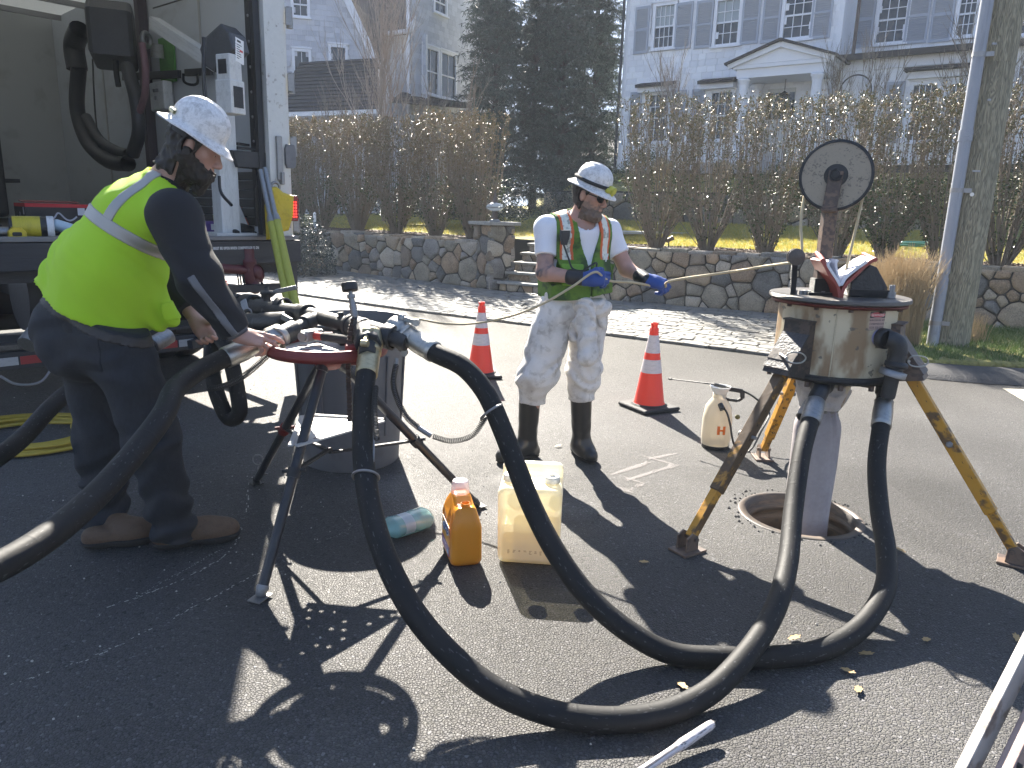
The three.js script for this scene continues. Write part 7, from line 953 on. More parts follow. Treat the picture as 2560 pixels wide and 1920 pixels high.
    const bp = top.clone().lerp(ft, 0.45).addScaledVector(fr, 0.03); part(leg, 'adjuster_bolt', [cyl(top.clone().lerp(ft, 0.42).addScaledVector(side, -0.05), top.clone().lerp(ft, 0.42).addScaledVector(side, 0.05), 0.009), lathe(top.clone().lerp(ft, 0.42).addScaledVector(side, 0.034), side, [[0, 0], [0.016, 0], [0.016, 0.012], [0, 0.013]], 6)], M.zinc);
    const hl = []; for (let q = 0.1; q < k - 0.05; q += 0.085) hl.push(lathe(top.clone().lerp(ft, q).addScaledVector(fr, 0.0265), fr, [[0, 0.001], [0.0075, 0.002], [0.0095, 0.0025], [0.0095, 0]], 14)); part(leg, 'pin_holes', hl, M.blackMatte, { stuff: true });
    // bracket: two cheeks, a cap and a skirt plate welded to the shell
    const bm = i === 0 ? dkRust : rust, Mx = (o) => new THREE.Matrix4().makeBasis(d, up, side.clone()).setPosition(V(cx + 0.015 + side.x * o, 0, cz + side.z * o));
    const chk = [[RB - 0.03, 1.085], [RB + 0.03, 1.085], [RB + 0.035, 1.02], [RB + 0.135, 0.9], [RB + 0.165, 0.835], [RB - 0.03, 0.8]];
    const br = part(t, 'leg_bracket', boxUV(extr(chk, 0.144, 0.002).applyMatrix4(Mx(-0.072)), 0.5), bm);
    part(br, 'cap', boxUV(bar(V(cx + 0.015 + d.x * (RB + 0.03), 1.03, cz + d.z * (RB + 0.03)), V(cx + 0.015 + d.x * (RB + 0.16), 0.86, cz + d.z * (RB + 0.16)), 0.008, 0.15, side)), i === 0 ? grimy(0.03, 0.03, 0.035, 0.5, 0, 4, 0.004) : bm); part(br, 'cap', box(0.075, 0.008, 0.155, cx + 0.015 + d.x * (RB + 0.005), 1.09, cz + d.z * (RB + 0.005), Math.atan2(-d.z, d.x)), bm);
        const c = V(cx + 0.015 + d.x * (RB + 0.09), 0.9, cz + d.z * (RB + 0.09)).addScaledVector(fr, 0.082); part(br, 'clip_pin', [tube([V(-0.045, 0, 0), V(-0.03, 0.025, 0.008), V(0.03, 0.022, 0.01), V(0.05, 0, 0.008), V(0.03, -0.022, 0.01), V(-0.03, -0.02, 0.008)].map((q) => q.add(c)), 0.004, 40, 8, true), cyl(c.clone().add(V(-0.045, 0, -0.08)), c.clone().add(V(-0.045, 0, 0.014)), 0.007)], M.steel);
  });
  // black elbow with grey union on the right front
  const e0 = Q(880, 1262, cz + 0.25), e1 = Q(945, 1275, cz + 0.31), e2 = Q(1005, 1300, cz + 0.33), e3 = Q(1020, 1370, cz + 0.33), e4 = Q(1010, 1425, cz + 0.33), e5 = Q(990, 1475, cz + 0.33), e6 = Q(965, 1560, cz + 0.32), e7 = W4(1392, 270, cz + 0.31);
  const el = part(t, 'elbow', [cyl(e0, e1, 0.036), tube([e1, e1.clone().lerp(e2, 0.4).add(V(0.008, 0.002, 0)), e2.clone().add(V(0.008, -0.004, 0)), e3], 0.042, 24, 20), lathe(e1, dirOf(e1, e0), [[0.04, -0.005], [0.05, 0], [0.05, 0.03], [0.04, 0.035]], 20), cyl(e3, e5, 0.04), lathe(e4, dirOf(e3, e5), [[0.04, -0.01], [0.055, 0], [0.055, 0.02], [0.04, 0.025]], 8)], M.black);
  part(el, 'union_nut', lathe(e5.clone().addScaledVector(dirOf(e4, e5), -0.005), dirOf(e4, e5), [[0.04, 0], [0.062, 0.003], [0.062, 0.03], [0.058, 0.034], [0.04, 0.034]], 14), M.zinc); part(el, 'drop_pipe', [cyl(e5, e7, 0.034)], M.iron); part(el, 'thread_tape', lathe(e0.clone().lerp(e1, 0.1), dirOf(e0, e1), [[0.037, 0], [0.041, 0.004], [0.041, 0.018], [0.037, 0.02]], 24), grimy(0.3, 0.3, 0.5, 0.6));
  // lower inlet pointing down to the front hose
  const i0 = W4(1010, 175, cz + 0.1), i1 = W4(1000, 190, cz + 0.2), i2 = W4(965, 280, cz + 0.27), i3 = W4(915, 372, cz + 0.32);
  part(t, 'lower_inlet', [cyl(i0, i1, 0.046), tube([i0, i1, i1.clone().lerp(i2, 0.5).add(V(0, 0.01, 0.015)), i2], 0.042, 24, 18), lathe(i1, dirOf(i1, i2).lerp(dirOf(i0, i1), 0.4), [[0.04, -0.03], [0.058, -0.02], [0.058, 0.02], [0.04, 0.03]], 20), cyl(i2, i3, 0.04)], M.black); part(t, 'lower_sleeve', lathe(i2.clone().lerp(i3, 0.3), dirOf(i2, i3), [[0.041, 0], [0.047, 0.004], [0.049, 0.1], [0.041, 0.102]], 24), M.zinc);
  // warning sticker
  const wtx = canvasTex(256, 256, (c) => { c.fillStyle = '#a98f84'; c.fillRect(0, 0, 256, 256); c.fillStyle = '#3a302e'; c.fillRect(0, 0, 256, 92); c.fillStyle = '#b02a34'; c.beginPath(); c.ellipse(128, 46, 122, 36, 0, 0, 7); c.fill(); c.strokeStyle = '#d9b4b0'; c.lineWidth = 5; c.stroke(); c.fillStyle = '#e6cfc9'; c.font = 'bold 44px sans-serif'; c.textAlign = 'center'; c.textBaseline = 'middle'; c.fillText('WARNING', 128, 48); c.fillStyle = '#3a2f2c'; c.font = 'bold 38px sans-serif'; c.fillText('MAXIMUM AIR', 128, 122); c.fillText('COMPRESSOR', 128, 174); c.fillText('SIZE 375 CFM', 128, 226); });
  const sa = Q(865, 1155, cz + 0.25), an = Math.atan2(sa.x - cx - 0.015, sa.z - cz), sg = new THREE.CylinderGeometry(RB + 0.002, RB + 0.002, 0.088, 10, 1, true, an - 0.155, 0.31).translate(cx + 0.015, sa.y, cz); part(shell, 'warning_sticker', sg, mat(1, 1, 1, 0.5, 0, { map: wtx }));
  // guide wheel on its bent arm
  const wc = Q(628, 248, -3.76), wn = V(-0.42, 0.05, 0.9).normalize(), R = 0.168, wd = paintWear('wheel', 0.29, 0.245, 0.18, 0.13, 0.11, 0.085, 0.6, 0.45, 14);
  const wp = wc.clone().addScaledVector(wn, -0.075); const wheel = part(t, 'guide_wheel', boxUV(lathe(wp, wn, [[0, 0], [R - 0.004, 0], [R, 0.005], [R, 0.014], [R - 0.014, 0.018], [R - 0.03, 0.026], [R - 0.03, 0.05], [R - 0.014, 0.058], [R, 0.062], [R, 0.072], [R - 0.004, 0.076], [R - 0.012, 0.074], [0, 0.076]], 72), 0.3), wd);
  part(wheel, 'rim_band', lathe(wp, wn, [[R + 0.0005, 0.064], [R + 0.0025, 0.066], [R + 0.002, 0.078], [R - 0.012, 0.0785], [R - 0.012, 0.076]], 72), M.black); part(wheel, 'hub', [lathe(wc.clone(), wn, [[0, 0.008], [0.05, 0.006], [0.055, 0.001]], 32), lathe(wc, wn, [[0, 0.034], [0.018, 0.034], [0.02, 0.03], [0.02, 0.006]], 20), new THREE.TorusGeometry(0.026, 0.005, 8, 24, 4.9).applyMatrix4(basis(wn).multiply(new THREE.Matrix4().makeRotationX(Math.PI / 2)).setPosition(wc.clone().addScaledVector(wn, 0.03)))], M.iron);
  const a0 = wc.clone().addScaledVector(wn, 0.02), a1 = Q(585, 462, -3.74), a2 = Q(525, 970, -3.79); a2.y = 1.208;
  part(t, 'wheel_arm', boxUV(bar(a0.clone().addScaledVector(dirOf(a1, a0), 0.02), a1, 0.066, 0.012, wn, 0.003), 0.4), rust); part(t, 'wheel_arm', boxUV(bar(a0.clone().addScaledVector(wn, -0.12), a1.clone().addScaledVector(wn, -0.12), 0.066, 0.012, wn, 0.003), 0.4), rust);
  part(t, 'arm_yoke', bar(a1.clone().addScaledVector(wn, 0.012), a1.clone().addScaledVector(wn, -0.135), 0.075, 0.02, up, 0.004), rust); const mid0 = a1.clone().addScaledVector(wn, -0.06); part(t, 'arm_post', [boxUV(bar(mid0, a2, 0.064, 0.055, V(0, 0, 1), 0.005), 0.4)], rust); part(t, 'arm_base', [box(0.16, 0.014, 0.13, a2.x, 1.216, a2.z), bar(a2.clone(), a2.clone().lerp(mid0, 0.2), 0.085, 0.075, V(0, 0, 1), 0.006)], tar);
  for (const [bx, by] of [[370, 965], [412, 945], [455, 972], [440, 950], [545, 975]]) { const p = Q(bx, by, -3.76); part(t, 'bolt', new THREE.CylinderGeometry(0.013, 0.013, 0.022, 6).translate(p.x, 1.218, p.z), M.zinc); }
  // small roller on its post
  const rc = Q(380, 760, -3.74), rn = V(-0.1, 0, 1).normalize(); part(t, 'roller_post', [bar(rc.clone().addScaledVector(rn, -0.02), Q(362, 960, -3.74).setY(1.2), 0.026, 0.012, V(0, 0, 1), 0.002), bar(rc.clone().addScaledVector(rn, -0.045), Q(362, 960, -3.765).setY(1.2), 0.026, 0.01, V(0, 0, 1), 0.002)], tar); part(t, 'roller', [lathe(rc.clone().addScaledVector(rn, -0.032), rn, [[0, 0], [0.041, 0], [0.041, 0.006], [0.03, 0.012], [0.03, 0.024], [0.041, 0.03], [0.041, 0.036], [0.016, 0.037], [0.015, 0.042], [0, 0.042]], 40)], grimy(0.1, 0.085, 0.075, 0.5, 0.2));
  // black triangular housing
  const h0 = Q(738, 990, -3.7), hx = (Q(958, 990, -3.7).x - h0.x); part(t, 'housing', extr([[0, 0], [hx, 0], [hx, 0.045], [hx * 0.62, 0.14], [hx * 0.45, 0.15], [0, 0.06]], 0.13, 0.006).translate(h0.x, 1.212, -3.86), tar); part(t, 'housing_foot', [box(hx + 0.03, 0.035, 0.15, h0.x + hx / 2, 1.228, -3.79, 0, 0.004)], tar); for (const px of [968, 985]) { const p = Q(px, 985, -3.72); part(t, 'bolt', [new THREE.CylinderGeometry(0.015, 0.015, 0.03, 6).translate(p.x, 1.222, p.z), new THREE.CylinderGeometry(0.008, 0.008, 0.065, 10).translate(p.x, 1.24, p.z)], M.zinc); }
  // red rubber gland with white cloth folded in it
  const zf = -3.66, sheet = (pts, th, dep, m, nm, z = zf) => { const w = pts.map(([x, y]) => Q(x, y, z)), c = curve(w).getPoints(24), out = []; c.forEach((p, i) => { const d = dirOf(c[Math.max(0, i - 1)], c[Math.min(24, i + 1)]); out.push([p.x - d.y * th / 2, p.y + d.x * th / 2]); }); for (let i = 24; i >= 0; i--) { const p = c[i], d = dirOf(c[Math.max(0, i - 1)], c[Math.min(24, i + 1)]); out.push([p.x + d.y * th / 2, p.y - d.x * th / 2]); } return part(t, nm, extr(out, dep, 0.002).translate(0, 0, z - dep), m); };
  const rb = grimy(0.3, 0.06, 0.045, 0.5, 0, 3, 0.001), cloth = grimy(0.72, 0.71, 0.74, 0.85, 0, 4, 0.003);
  sheet([[652, 1040], [650, 985], [632, 930], [590, 870], [558, 810], [545, 782]], 0.013, 0.14, rb, 'rubber_lip'); sheet([[662, 1038], [668, 985], [690, 935], [760, 868], [830, 800], [882, 772]], 0.013, 0.16, rb, 'rubber_lip'); part(t, 'lip_roll', [cyl(Q(548, 785, zf), Q(548, 785, zf).add(V(0.03, 0.03, -0.16)), 0.013), cyl(Q(876, 778, zf), Q(876, 778, zf).add(V(0.012, 0.02, -0.16)), 0.011)], rb);
  sheet([[655, 940], [630, 895], [600, 850], [578, 805], [590, 785]], 0.009, 0.13, cloth, 'folded_cloth', zf + 0.004); sheet([[662, 935], [690, 890], [750, 840], [820, 790]], 0.012, 0.13, cloth, 'folded_cloth', zf + 0.004); sheet([[660, 925], [640, 870], [630, 800], [640, 780]], 0.006, 0.11, cloth, 'folded_cloth', zf - 0.01);
  // ropes
  const ropeM = (() => { const m = tex(64, (u, v) => 0.5 + 0.5 * Math.sin((u * 4 + v * 2) * 6.283 * 2), false); return new THREE.MeshPhysicalMaterial({ color: lin(0.5, 0.42, 0.27), bumpMap: m, bumpScale: 0.002, roughness: 0.8 }); })(); M.rope = ropeM;
  const rp = thing('pull_rope', 'tan rope through the blue gloves to the small roller and over the big wheel', 'rope', [0.9, 1.1, -4.3]);
  // path: vessel mouth - wheel - roller - left glove - right glove - slack back to the can
  const wAx = wn.clone().cross(up).normalize(), wUp = wAx.clone().cross(wn).normalize(), rim = (a) => wp.clone().addScaledVector(wn, 0.038).addScaledVector(wAx, Math.cos(a) * (R - 0.022)).addScaledVector(wUp, Math.sin(a) * (R - 0.022));
  const sgn = rim(0).x > rim(Math.PI).x ? 0 : Math.PI, arc = []; for (let k = 0; k <= 16; k++) { const a = sgn === 0 ? mix(-0.35, Math.PI + 0.35, k / 16) : mix(Math.PI + 0.35, -0.35, k / 16); arc.push(rim(a)); }
  part(rp, 'rope_strand', tube([Q(690, 850, -3.72), arc[0].clone().lerp(Q(690, 850, -3.72), 0.4), ...arc, arc[16].clone().lerp(rc, 0.5), rc.clone().add(V(0.028, 0.01, -0.014)), rc.clone().add(V(0.012, -0.028, -0.014)), rc.clone().add(V(-0.012, -0.03, -0.014)), Q(250, 808, -3.9), Q(0, 848, -4.2)], 0.007, 240, 8), ropeM);
  RopeEnd.rp = rp; RopeEnd.start = Q(0, 848, -4.2);
}
// ---------- people: joined distance fields meshed as smooth skins ----------
const smin = (a, b, k) => { const h = Math.max(k - Math.abs(a - b), 0) / k; return Math.min(a, b) - h * h * k * 0.25; };
// rounded limb between two joints; `wide` is a direction in which it is broader (factor s < 1)
function limb(a, b, ra, rb, k = 0.03, wide = null, s = 1) {
  const sq = (p) => wide ? p.clone().addScaledVector(wide, p.dot(wide) * (s - 1)) : p; const A = sq(a), B = sq(b), e = B.clone().sub(A), L = e.lengthSq() || 1e-9, wx = wide?.x, wy = wide?.y, wz = wide?.z;
  return { k, d(x, y, z) { if (wide) { const t = (x * wx + y * wy + z * wz) * (s - 1); x += wx * t; y += wy * t; z += wz * t; } const px = x - A.x, py = y - A.y, pz = z - A.z, h = cl((px * e.x + py * e.y + pz * e.z) / L); const dx = px - e.x * h, dy = py - e.y * h, dz = pz - e.z * h; return Math.sqrt(dx * dx + dy * dy + dz * dz) - (ra + (rb - ra) * h); } };
}
function ell(c, m, r, k = 0.02) {   // ellipsoid, m = basis matrix (columns right, up, forward)
  const e = m.elements; return { k, d(x, y, z) { x -= c.x; y -= c.y; z -= c.z; const a = (x * e[0] + y * e[1] + z * e[2]), b = (x * e[4] + y * e[5] + z * e[6]), q = (x * e[8] + y * e[9] + z * e[10]); const k0 = Math.sqrt((a / r[0]) ** 2 + (b / r[1]) ** 2 + (q / r[2]) ** 2), k1 = Math.sqrt((a / r[0] ** 2) ** 2 + (b / r[1] ** 2) ** 2 + (q / r[2] ** 2) ** 2); return k1 < 1e-6 ? -Math.min(...r) : k0 * (k0 - 1) / k1; } };
}
const union = (L) => (x, y, z) => { let d = 9; for (const q of L) { const v = q.d(x, y, z); d = d > 8 ? v : smin(d, v, q.k); } return d; };
function skin(field, lo, hi, h) {   // surface nets
  const nx = Math.ceil((hi.x - lo.x) / h) + 1, ny = Math.ceil((hi.y - lo.y) / h) + 1, nz = Math.ceil((hi.z - lo.z) / h) + 1, G = new Float32Array(nx * ny * nz), I = (i, j, k) => (k * ny + j) * nx + i, B = 6, far = B * h * 1.1;
  for (let k = 0; k < nz; k += B) for (let j = 0; j < ny; j += B) for (let i = 0; i < nx; i += B) {
    const c = field(lo.x + (i + B / 2) * h, lo.y + (j + B / 2) * h, lo.z + (k + B / 2) * h), skip = Math.abs(c) > far + 0.05;
    for (let c2 = k; c2 < Math.min(nz, k + B); c2++) for (let b = j; b < Math.min(ny, j + B); b++) for (let a = i; a < Math.min(nx, i + B); a++) G[I(a, b, c2)] = skip ? c : field(lo.x + a * h, lo.y + b * h, lo.z + c2 * h);
  }
  const id = new Int32Array(nx * ny * nz).fill(-1), pos = [], idx = [];
  for (let k = 0; k < nz - 1; k++) for (let j = 0; j < ny - 1; j++) for (let i = 0; i < nx - 1; i++) {
    let n = 0, x = 0, y = 0, z = 0; const v = [G[I(i, j, k)], G[I(i + 1, j, k)], G[I(i, j + 1, k)], G[I(i + 1, j + 1, k)], G[I(i, j, k + 1)], G[I(i + 1, j, k + 1)], G[I(i, j + 1, k + 1)], G[I(i + 1, j + 1, k + 1)]];
    let m = 0; for (let q = 0; q < 8; q++) if (v[q] < 0) m |= 1 << q; if (m === 0 || m === 255) continue;
    for (let a = 0; a < 8; a++) for (const bit of [1, 2, 4]) { const b = a | bit; if (b === a || (v[a] < 0) === (v[b] < 0)) continue; const t = v[a] / (v[a] - v[b]); x += (a & 1) + (bit === 1 ? t : 0); y += ((a >> 1) & 1) + (bit === 2 ? t : 0); z += ((a >> 2) & 1) + (bit === 4 ? t : 0); n++; }
    id[I(i, j, k)] = pos.length / 3; pos.push(lo.x + (i + x / n) * h, lo.y + (j + y / n) * h, lo.z + (k + z / n) * h);
  }
  const quad = (a, b, c, d, f) => { if (a < 0 || b < 0 || c < 0 || d < 0) return; f ? idx.push(a, b, c, a, c, d) : idx.push(a, c, b, a, d, c); };
  for (let k = 1; k < nz - 1; k++) for (let j = 1; j < ny - 1; j++) for (let i = 1; i < nx - 1; i++) {
    const s = G[I(i, j, k)] < 0;
    if (s !== G[I(i + 1, j, k)] < 0) quad(id[I(i, j - 1, k - 1)], id[I(i, j, k - 1)], id[I(i, j, k)], id[I(i, j - 1, k)], s);
    if (s !== G[I(i, j + 1, k)] < 0) quad(id[I(i - 1, j, k - 1)], id[I(i - 1, j, k)], id[I(i, j, k)], id[I(i, j, k - 1)], s);
    if (s !== G[I(i, j, k + 1)] < 0) quad(id[I(i - 1, j - 1, k)], id[I(i, j - 1, k)], id[I(i, j, k)], id[I(i - 1, j, k)], s);
  }
  const g = new THREE.BufferGeometry(); g.setAttribute('position', new THREE.Float32BufferAttribute(pos, 3)); g.setIndex(idx);
  // normals from the field keep the skin smooth
  const nm = new Float32Array(pos.length), e = h * 0.6; for (let i = 0; i < pos.length; i += 3) { const [x, y, z] = [pos[i], pos[i + 1], pos[i + 2]]; let a = field(x + e, y, z) - field(x - e, y, z), b = field(x, y + e, z) - field(x, y - e, z), c = field(x, y, z + e) - field(x, y, z - e); const l = Math.hypot(a, b, c) || 1; nm[i] = a / l; nm[i + 1] = b / l; nm[i + 2] = c / l; }
  g.setAttribute('normal', new THREE.BufferAttribute(nm, 3)); return g;
}
const bounds = (pts, m) => { const b = new THREE.Box3().setFromPoints(pts); return [b.min.addScalar(-m), b.max.addScalar(m)]; };
const frameOf = (f, up = V(0, 1, 0)) => { const F = f.clone().normalize(), R = F.clone().cross(up).normalize(), U = R.clone().cross(F).normalize(); return { F, R, U, m: new THREE.Matrix4().makeBasis(R, U, F), L: (c, x, y, z) => c.clone().addScaledVector(R, x).addScaledVector(U, y).addScaledVector(F, z) }; };
function headPrims(c, fr) {
  const P = (x, y, z) => fr.L(c, x, y, z), s = [];
  s.push(ell(P(0, 0.035, -0.014), fr.m, [0.077, 0.092, 0.098], 0.02), limb(P(0, 0, 0.034), P(0, -0.075, 0.05), 0.06, 0.042, 0.03, fr.R, 0.86));
  for (const k of [-1, 1]) { s.push(limb(P(0.05 * k, -0.05, 0.0), P(0.02 * k, -0.095, 0.062), 0.022, 0.02, 0.03), ell(P(0.044 * k, -0.008, 0.062), fr.m, [0.022, 0.016, 0.02], 0.02), ell(P(0.081 * k, 0.0, -0.004), fr.m, [0.011, 0.034, 0.021], 0.008), ell(P(0.086 * k, 0.012, -0.006), fr.m, [0.008, 0.016, 0.012], 0.006), ell(P(0.012 * k, -0.033, 0.101), fr.m, [0.009, 0.008, 0.011], 0.01)); }
  s.push(limb(P(0, 0.014, 0.088), P(0, -0.024, 0.113), 0.009, 0.0135, 0.014), limb(P(-0.034, 0.03, 0.072), P(0.034, 0.03, 0.072), 0.016, 0.016, 0.02), limb(P(-0.02, -0.054, 0.09), P(0.02, -0.054, 0.09), 0.008, 0.008, 0.008), limb(P(-0.017, -0.066, 0.088), P(0.017, -0.066, 0.088), 0.009, 0.009, 0.006), ell(P(0, -0.1, 0.075), fr.m, [0.024, 0.018, 0.02], 0.025));
  return s;
}
// five separate fingers; dir = wrist to knuckles, back = out of the back of the hand, side = towards the thumb
function handPrims(w, dir, back, side, curl, sc = 1, thumb = [0.5, 0.4], g = 0) {
  const s = [], D = dir.clone().normalize(), Bk = back.clone().addScaledVector(D, -back.dot(D)).normalize(), S = D.clone().cross(Bk); if (S.dot(side) < 0) S.negate();
  const at0 = (d, l, n) => w.clone().addScaledVector(D, d * sc).addScaledVector(S, l * sc).addScaledVector(Bk, n * sc);
  s.push(limb(at0(0, 0, 0), at0(0.035, 0, 0), 0.026 + g, 0.028 + g, 0.02, S, 0.8), limb(at0(0.03, 0.022, 0), at0(0.088, 0.028, 0), 0.017 + g, 0.014 + g, 0.02), limb(at0(0.03, -0.018, 0), at0(0.084, -0.028, 0), 0.017 + g, 0.013 + g, 0.02), limb(at0(0.03, 0, 0.002), at0(0.088, 0, 0.003), 0.016 + g, 0.013 + g, 0.02));
  const len = [[0.045, 0.026, 0.021], [0.049, 0.03, 0.022], [0.045, 0.028, 0.021], [0.035, 0.021, 0.018]], tips = [];
  [0.03, 0.0095, -0.0105, -0.03].forEach((l, i) => {
    let p = at0(0.088 - 0.002 * i * i * 0.6, l, 0.001), a = 0; const fan = l * 0.8;
    for (let j = 0; j < 3; j++) { a += curl[i][j]; const d = D.clone().multiplyScalar(Math.cos(a)).addScaledVector(Bk, -Math.sin(a)).addScaledVector(S, fan * (j === 0 ? 2.4 : 1)).normalize(), q = p.clone().addScaledVector(d, len[i][j] * sc), r0 = [0.0098, 0.009, 0.008][j] * (i === 3 ? 0.88 : 1) + g * 0.8, r1 = [0.0092, 0.0083, 0.0068][j] * (i === 3 ? 0.88 : 1) + g * 0.8; s.push(limb(p, q, r0 * sc, r1 * sc, 0.0045)); p = q; }
    tips.push(p);
  });
  let p = at0(0.02, 0.026, -0.006), d = D.clone().multiplyScalar(0.72).addScaledVector(S, 0.62).addScaledVector(Bk, -thumb[0]).normalize(); const q = p.clone().addScaledVector(d, 0.045 * sc); s.push(limb(p, q, 0.017 + g, 0.0125 + g, 0.018)); d = d.addScaledVector(Bk, -thumb[1]).addScaledVector(S, -0.35 * thumb[1]).normalize(); const e = q.clone().addScaledVector(d, 0.034 * sc); s.push(limb(q, e, 0.0118 + g, 0.0105 + g, 0.006)); const t2 = e.clone().addScaledVector(d.addScaledVector(Bk, -thumb[1] * 0.6).normalize(), 0.026 * sc); s.push(limb(e, t2, 0.0105 + g, 0.008 + g, 0.005));
  return { prims: s, pts: [w, ...tips, t2, at0(0.09, 0.04, 0), at0(0.09, -0.04, 0)] };
}
const fist = (k) => [[0.9, 1.1, 0.7], [1.0, 1.15, 0.7], [1.05, 1.15, 0.7], [1.1, 1.1, 0.7]].map((r) => r.map((v) => v * k));
const weaveB = T.weave.clone(); weaveB.repeat.set(14, 14); const meshB = T.mesh.clone(); meshB.repeat.set(9, 9);
const dirtTex = (n, f) => tex(512, f, true, n);
M.skin = new THREE.MeshPhysicalMaterial({ color: 0xffffff, vertexColors: true, roughness: 0.5, bumpMap: T.grain, bumpScale: 0.0006 });
M.navy = mat(0.008, 0.009, 0.012, 0.8, 0, { bumpMap: weaveB, bumpScale: 0.0006, sheen: 0.1 }); M.lime = mat(0.5, 0.82, 0.025, 0.75, 0, { bumpMap: meshB, bumpScale: 0.0015 }); M.silver = mat(0.36, 0.345, 0.32, 0.42, 0.3, { bumpMap: weaveB, bumpScale: 0.0003 });
M.denim = new THREE.MeshPhysicalMaterial({ color: 0xffffff, map: dirtTex(1.2, (u, v) => { const a = fbm(u, v, 6, 5, 901), b = fbm(u, v * 0.4, 60, 2, 902), l = 0.6 + 0.5 * a + 0.3 * (b - 0.5); return [0.022 * l, 0.0255 * l, 0.032 * l]; }), bumpMap: weaveB, bumpScale: 0.001, roughness: 0.85 });
M.hat = new THREE.MeshPhysicalMaterial({ color: 0xffffff, map: dirtTex(4, (u, v) => { const a = fbm(u, v, 16, 6, 911), b = fbm(u, v, 60, 3, 912), k = sst(0.35, 0.85, a) * 0.38 + sst(0.5, 0.8, b) * 0.22; return [mix(0.72, 0.14, cl(k)), mix(0.7, 0.12, cl(k)), mix(0.68, 0.1, cl(k))]; }), roughness: 0.38 });
M.coverall = new THREE.MeshPhysicalMaterial({ color: 0xffffff, map: dirtTex(0.9, (u, v) => { const a = fbm(u, v, 5, 6, 921), b = fbm(u, v, 18, 4, 922), k = cl(sst(0.45, 0.75, a) * 0.45 + sst(0.56, 0.76, b) * 0.35); return [mix(0.68, 0.3, k), mix(0.66, 0.275, k), mix(0.63, 0.24, k)]; }), bumpMap: T.grain, bumpScale: 0.002, roughness: 0.8 });
M.tee = mat(0.74, 0.74, 0.78, 0.85, 0, { bumpMap: weaveB, bumpScale: 0.0005 }); M.vest2 = new THREE.MeshPhysicalMaterial({ color: 0xffffff, map: dirtTex(1.4, (u, v) => { const k = sst(0.42, 0.68, fbm(u, v, 5, 5, 931)); return [mix(0.12, 0.04, k), mix(0.235, 0.08, k), mix(0.03, 0.025, k)]; }), roughness: 0.8, bumpMap: meshB, bumpScale: 0.001 });
M.strip = new THREE.MeshPhysicalMaterial({ color: 0xffffff, map: dirtTex(3, (u, v) => { const k = sst(0.5, 0.66, fbm(u, v, 6, 5, 935)); return [mix(0.68, 0.3, k), mix(0.68, 0.32, k), mix(0.6, 0.27, k)]; }), roughness: 0.45 }); M.orangeTape = mat(0.6, 0.12, 0.03, 0.6);
M.boot = mat(0.014, 0.014, 0.014, 0.3, 0, { clearcoat: 0.3, clearcoatRoughness: 0.4 }); M.leather = grimy(0.11, 0.066, 0.037, 0.7, 0, 4, 0.002); M.sole = grimy(0.03, 0.028, 0.026, 0.8, 0, 4, 0.003); M.blue = mat(0.015, 0.055, 0.24, 0.55, 0, { bumpMap: T.grain, bumpScale: 0.002 }); M.palm = mat(0.015, 0.015, 0.017, 0.5);
M.hairDark = mat(0.018, 0.014, 0.011, 0.7); M.hairGrey = mat(0.15, 0.11, 0.085, 0.75); M.lens = mat(0.006, 0.006, 0.008, 0.06);
function tint(g, fn) { const p = g.attributes.position, c = new Float32Array(p.count * 3); for (let i = 0; i < p.count; i++) { const q = fn(p.getX(i), p.getY(i), p.getZ(i)); c[i * 3] = q[0]; c[i * 3 + 1] = q[1]; c[i * 3 + 2] = q[2]; } g.setAttribute('color', new THREE.BufferAttribute(c, 3)); return g; }
const joinC = (l) => mergeGeometries(l.map((g) => { const n = g.toNonIndexed(); n.setAttribute('uv', new THREE.BufferAttribute(new Float32Array(n.attributes.position.count * 2), 2)); boxUV(n, 0.5); return n; }), false);
function hardHat(par, c, fr, sc = 1, ridge = true) {   // full-brim helmet, c = middle of the rim
  const m = new THREE.Matrix4().makeBasis(fr.R.clone().negate(), fr.U, fr.F).setPosition(c), prof = [[0.15, -0.006], [0.1505, -0.002], [0.148, 0.002], [0.125, 0.01], [0.112, 0.018], [0.108, 0.03], [0.106, 0.055], [0.098, 0.085], [0.08, 0.112], [0.055, 0.13], [0.028, 0.139], [0, 0.142]], inner = [[0, 0.135], [0.05, 0.124], [0.09, 0.085], [0.1, 0.03], [0.105, 0.012], [0.145, -0.006], [0.15, -0.006]];
  const g = new THREE.LatheGeometry([...inner.map(([r, y]) => new THREE.Vector2(r * sc, y * sc)), ...new THREE.SplineCurve(prof.map(([r, y]) => new THREE.Vector2(r * sc, y * sc))).getPoints(40).map((q) => new THREE.Vector2(Math.max(0, q.x), q.y))], 120), p = g.attributes.position;
  for (let i = 0; i < p.count; i++) { let x = p.getX(i), y = p.getY(i), z = p.getZ(i); const r = Math.hypot(x, z) + 1e-6; if (r < 0.118 * sc && y > 0.02 * sc) for (const o of [-0.034, 0, 0.034]) { const k = Math.exp(-(((x - o * sc) / (0.008 * sc)) ** 2)) * sst(0.02, 0.06, y / sc); y += 0.0065 * sc * k; z *= 1 + 0.03 * k; } y -= 0.012 * sc * sst(0.11, 0.15, r / sc) * (z > 0 ? z / r * 1.2 : -z / r * 0.5); p.setXYZ(i, x * 0.88, y, z * 1.06 + (r > 0.12 * sc && z > 0 ? 0.012 * z / r : 0)); }
  g.computeVertexNormals(); g.applyMatrix4(m); return part(par, 'hard_hat', boxUV(g, 1), M.hat);
}
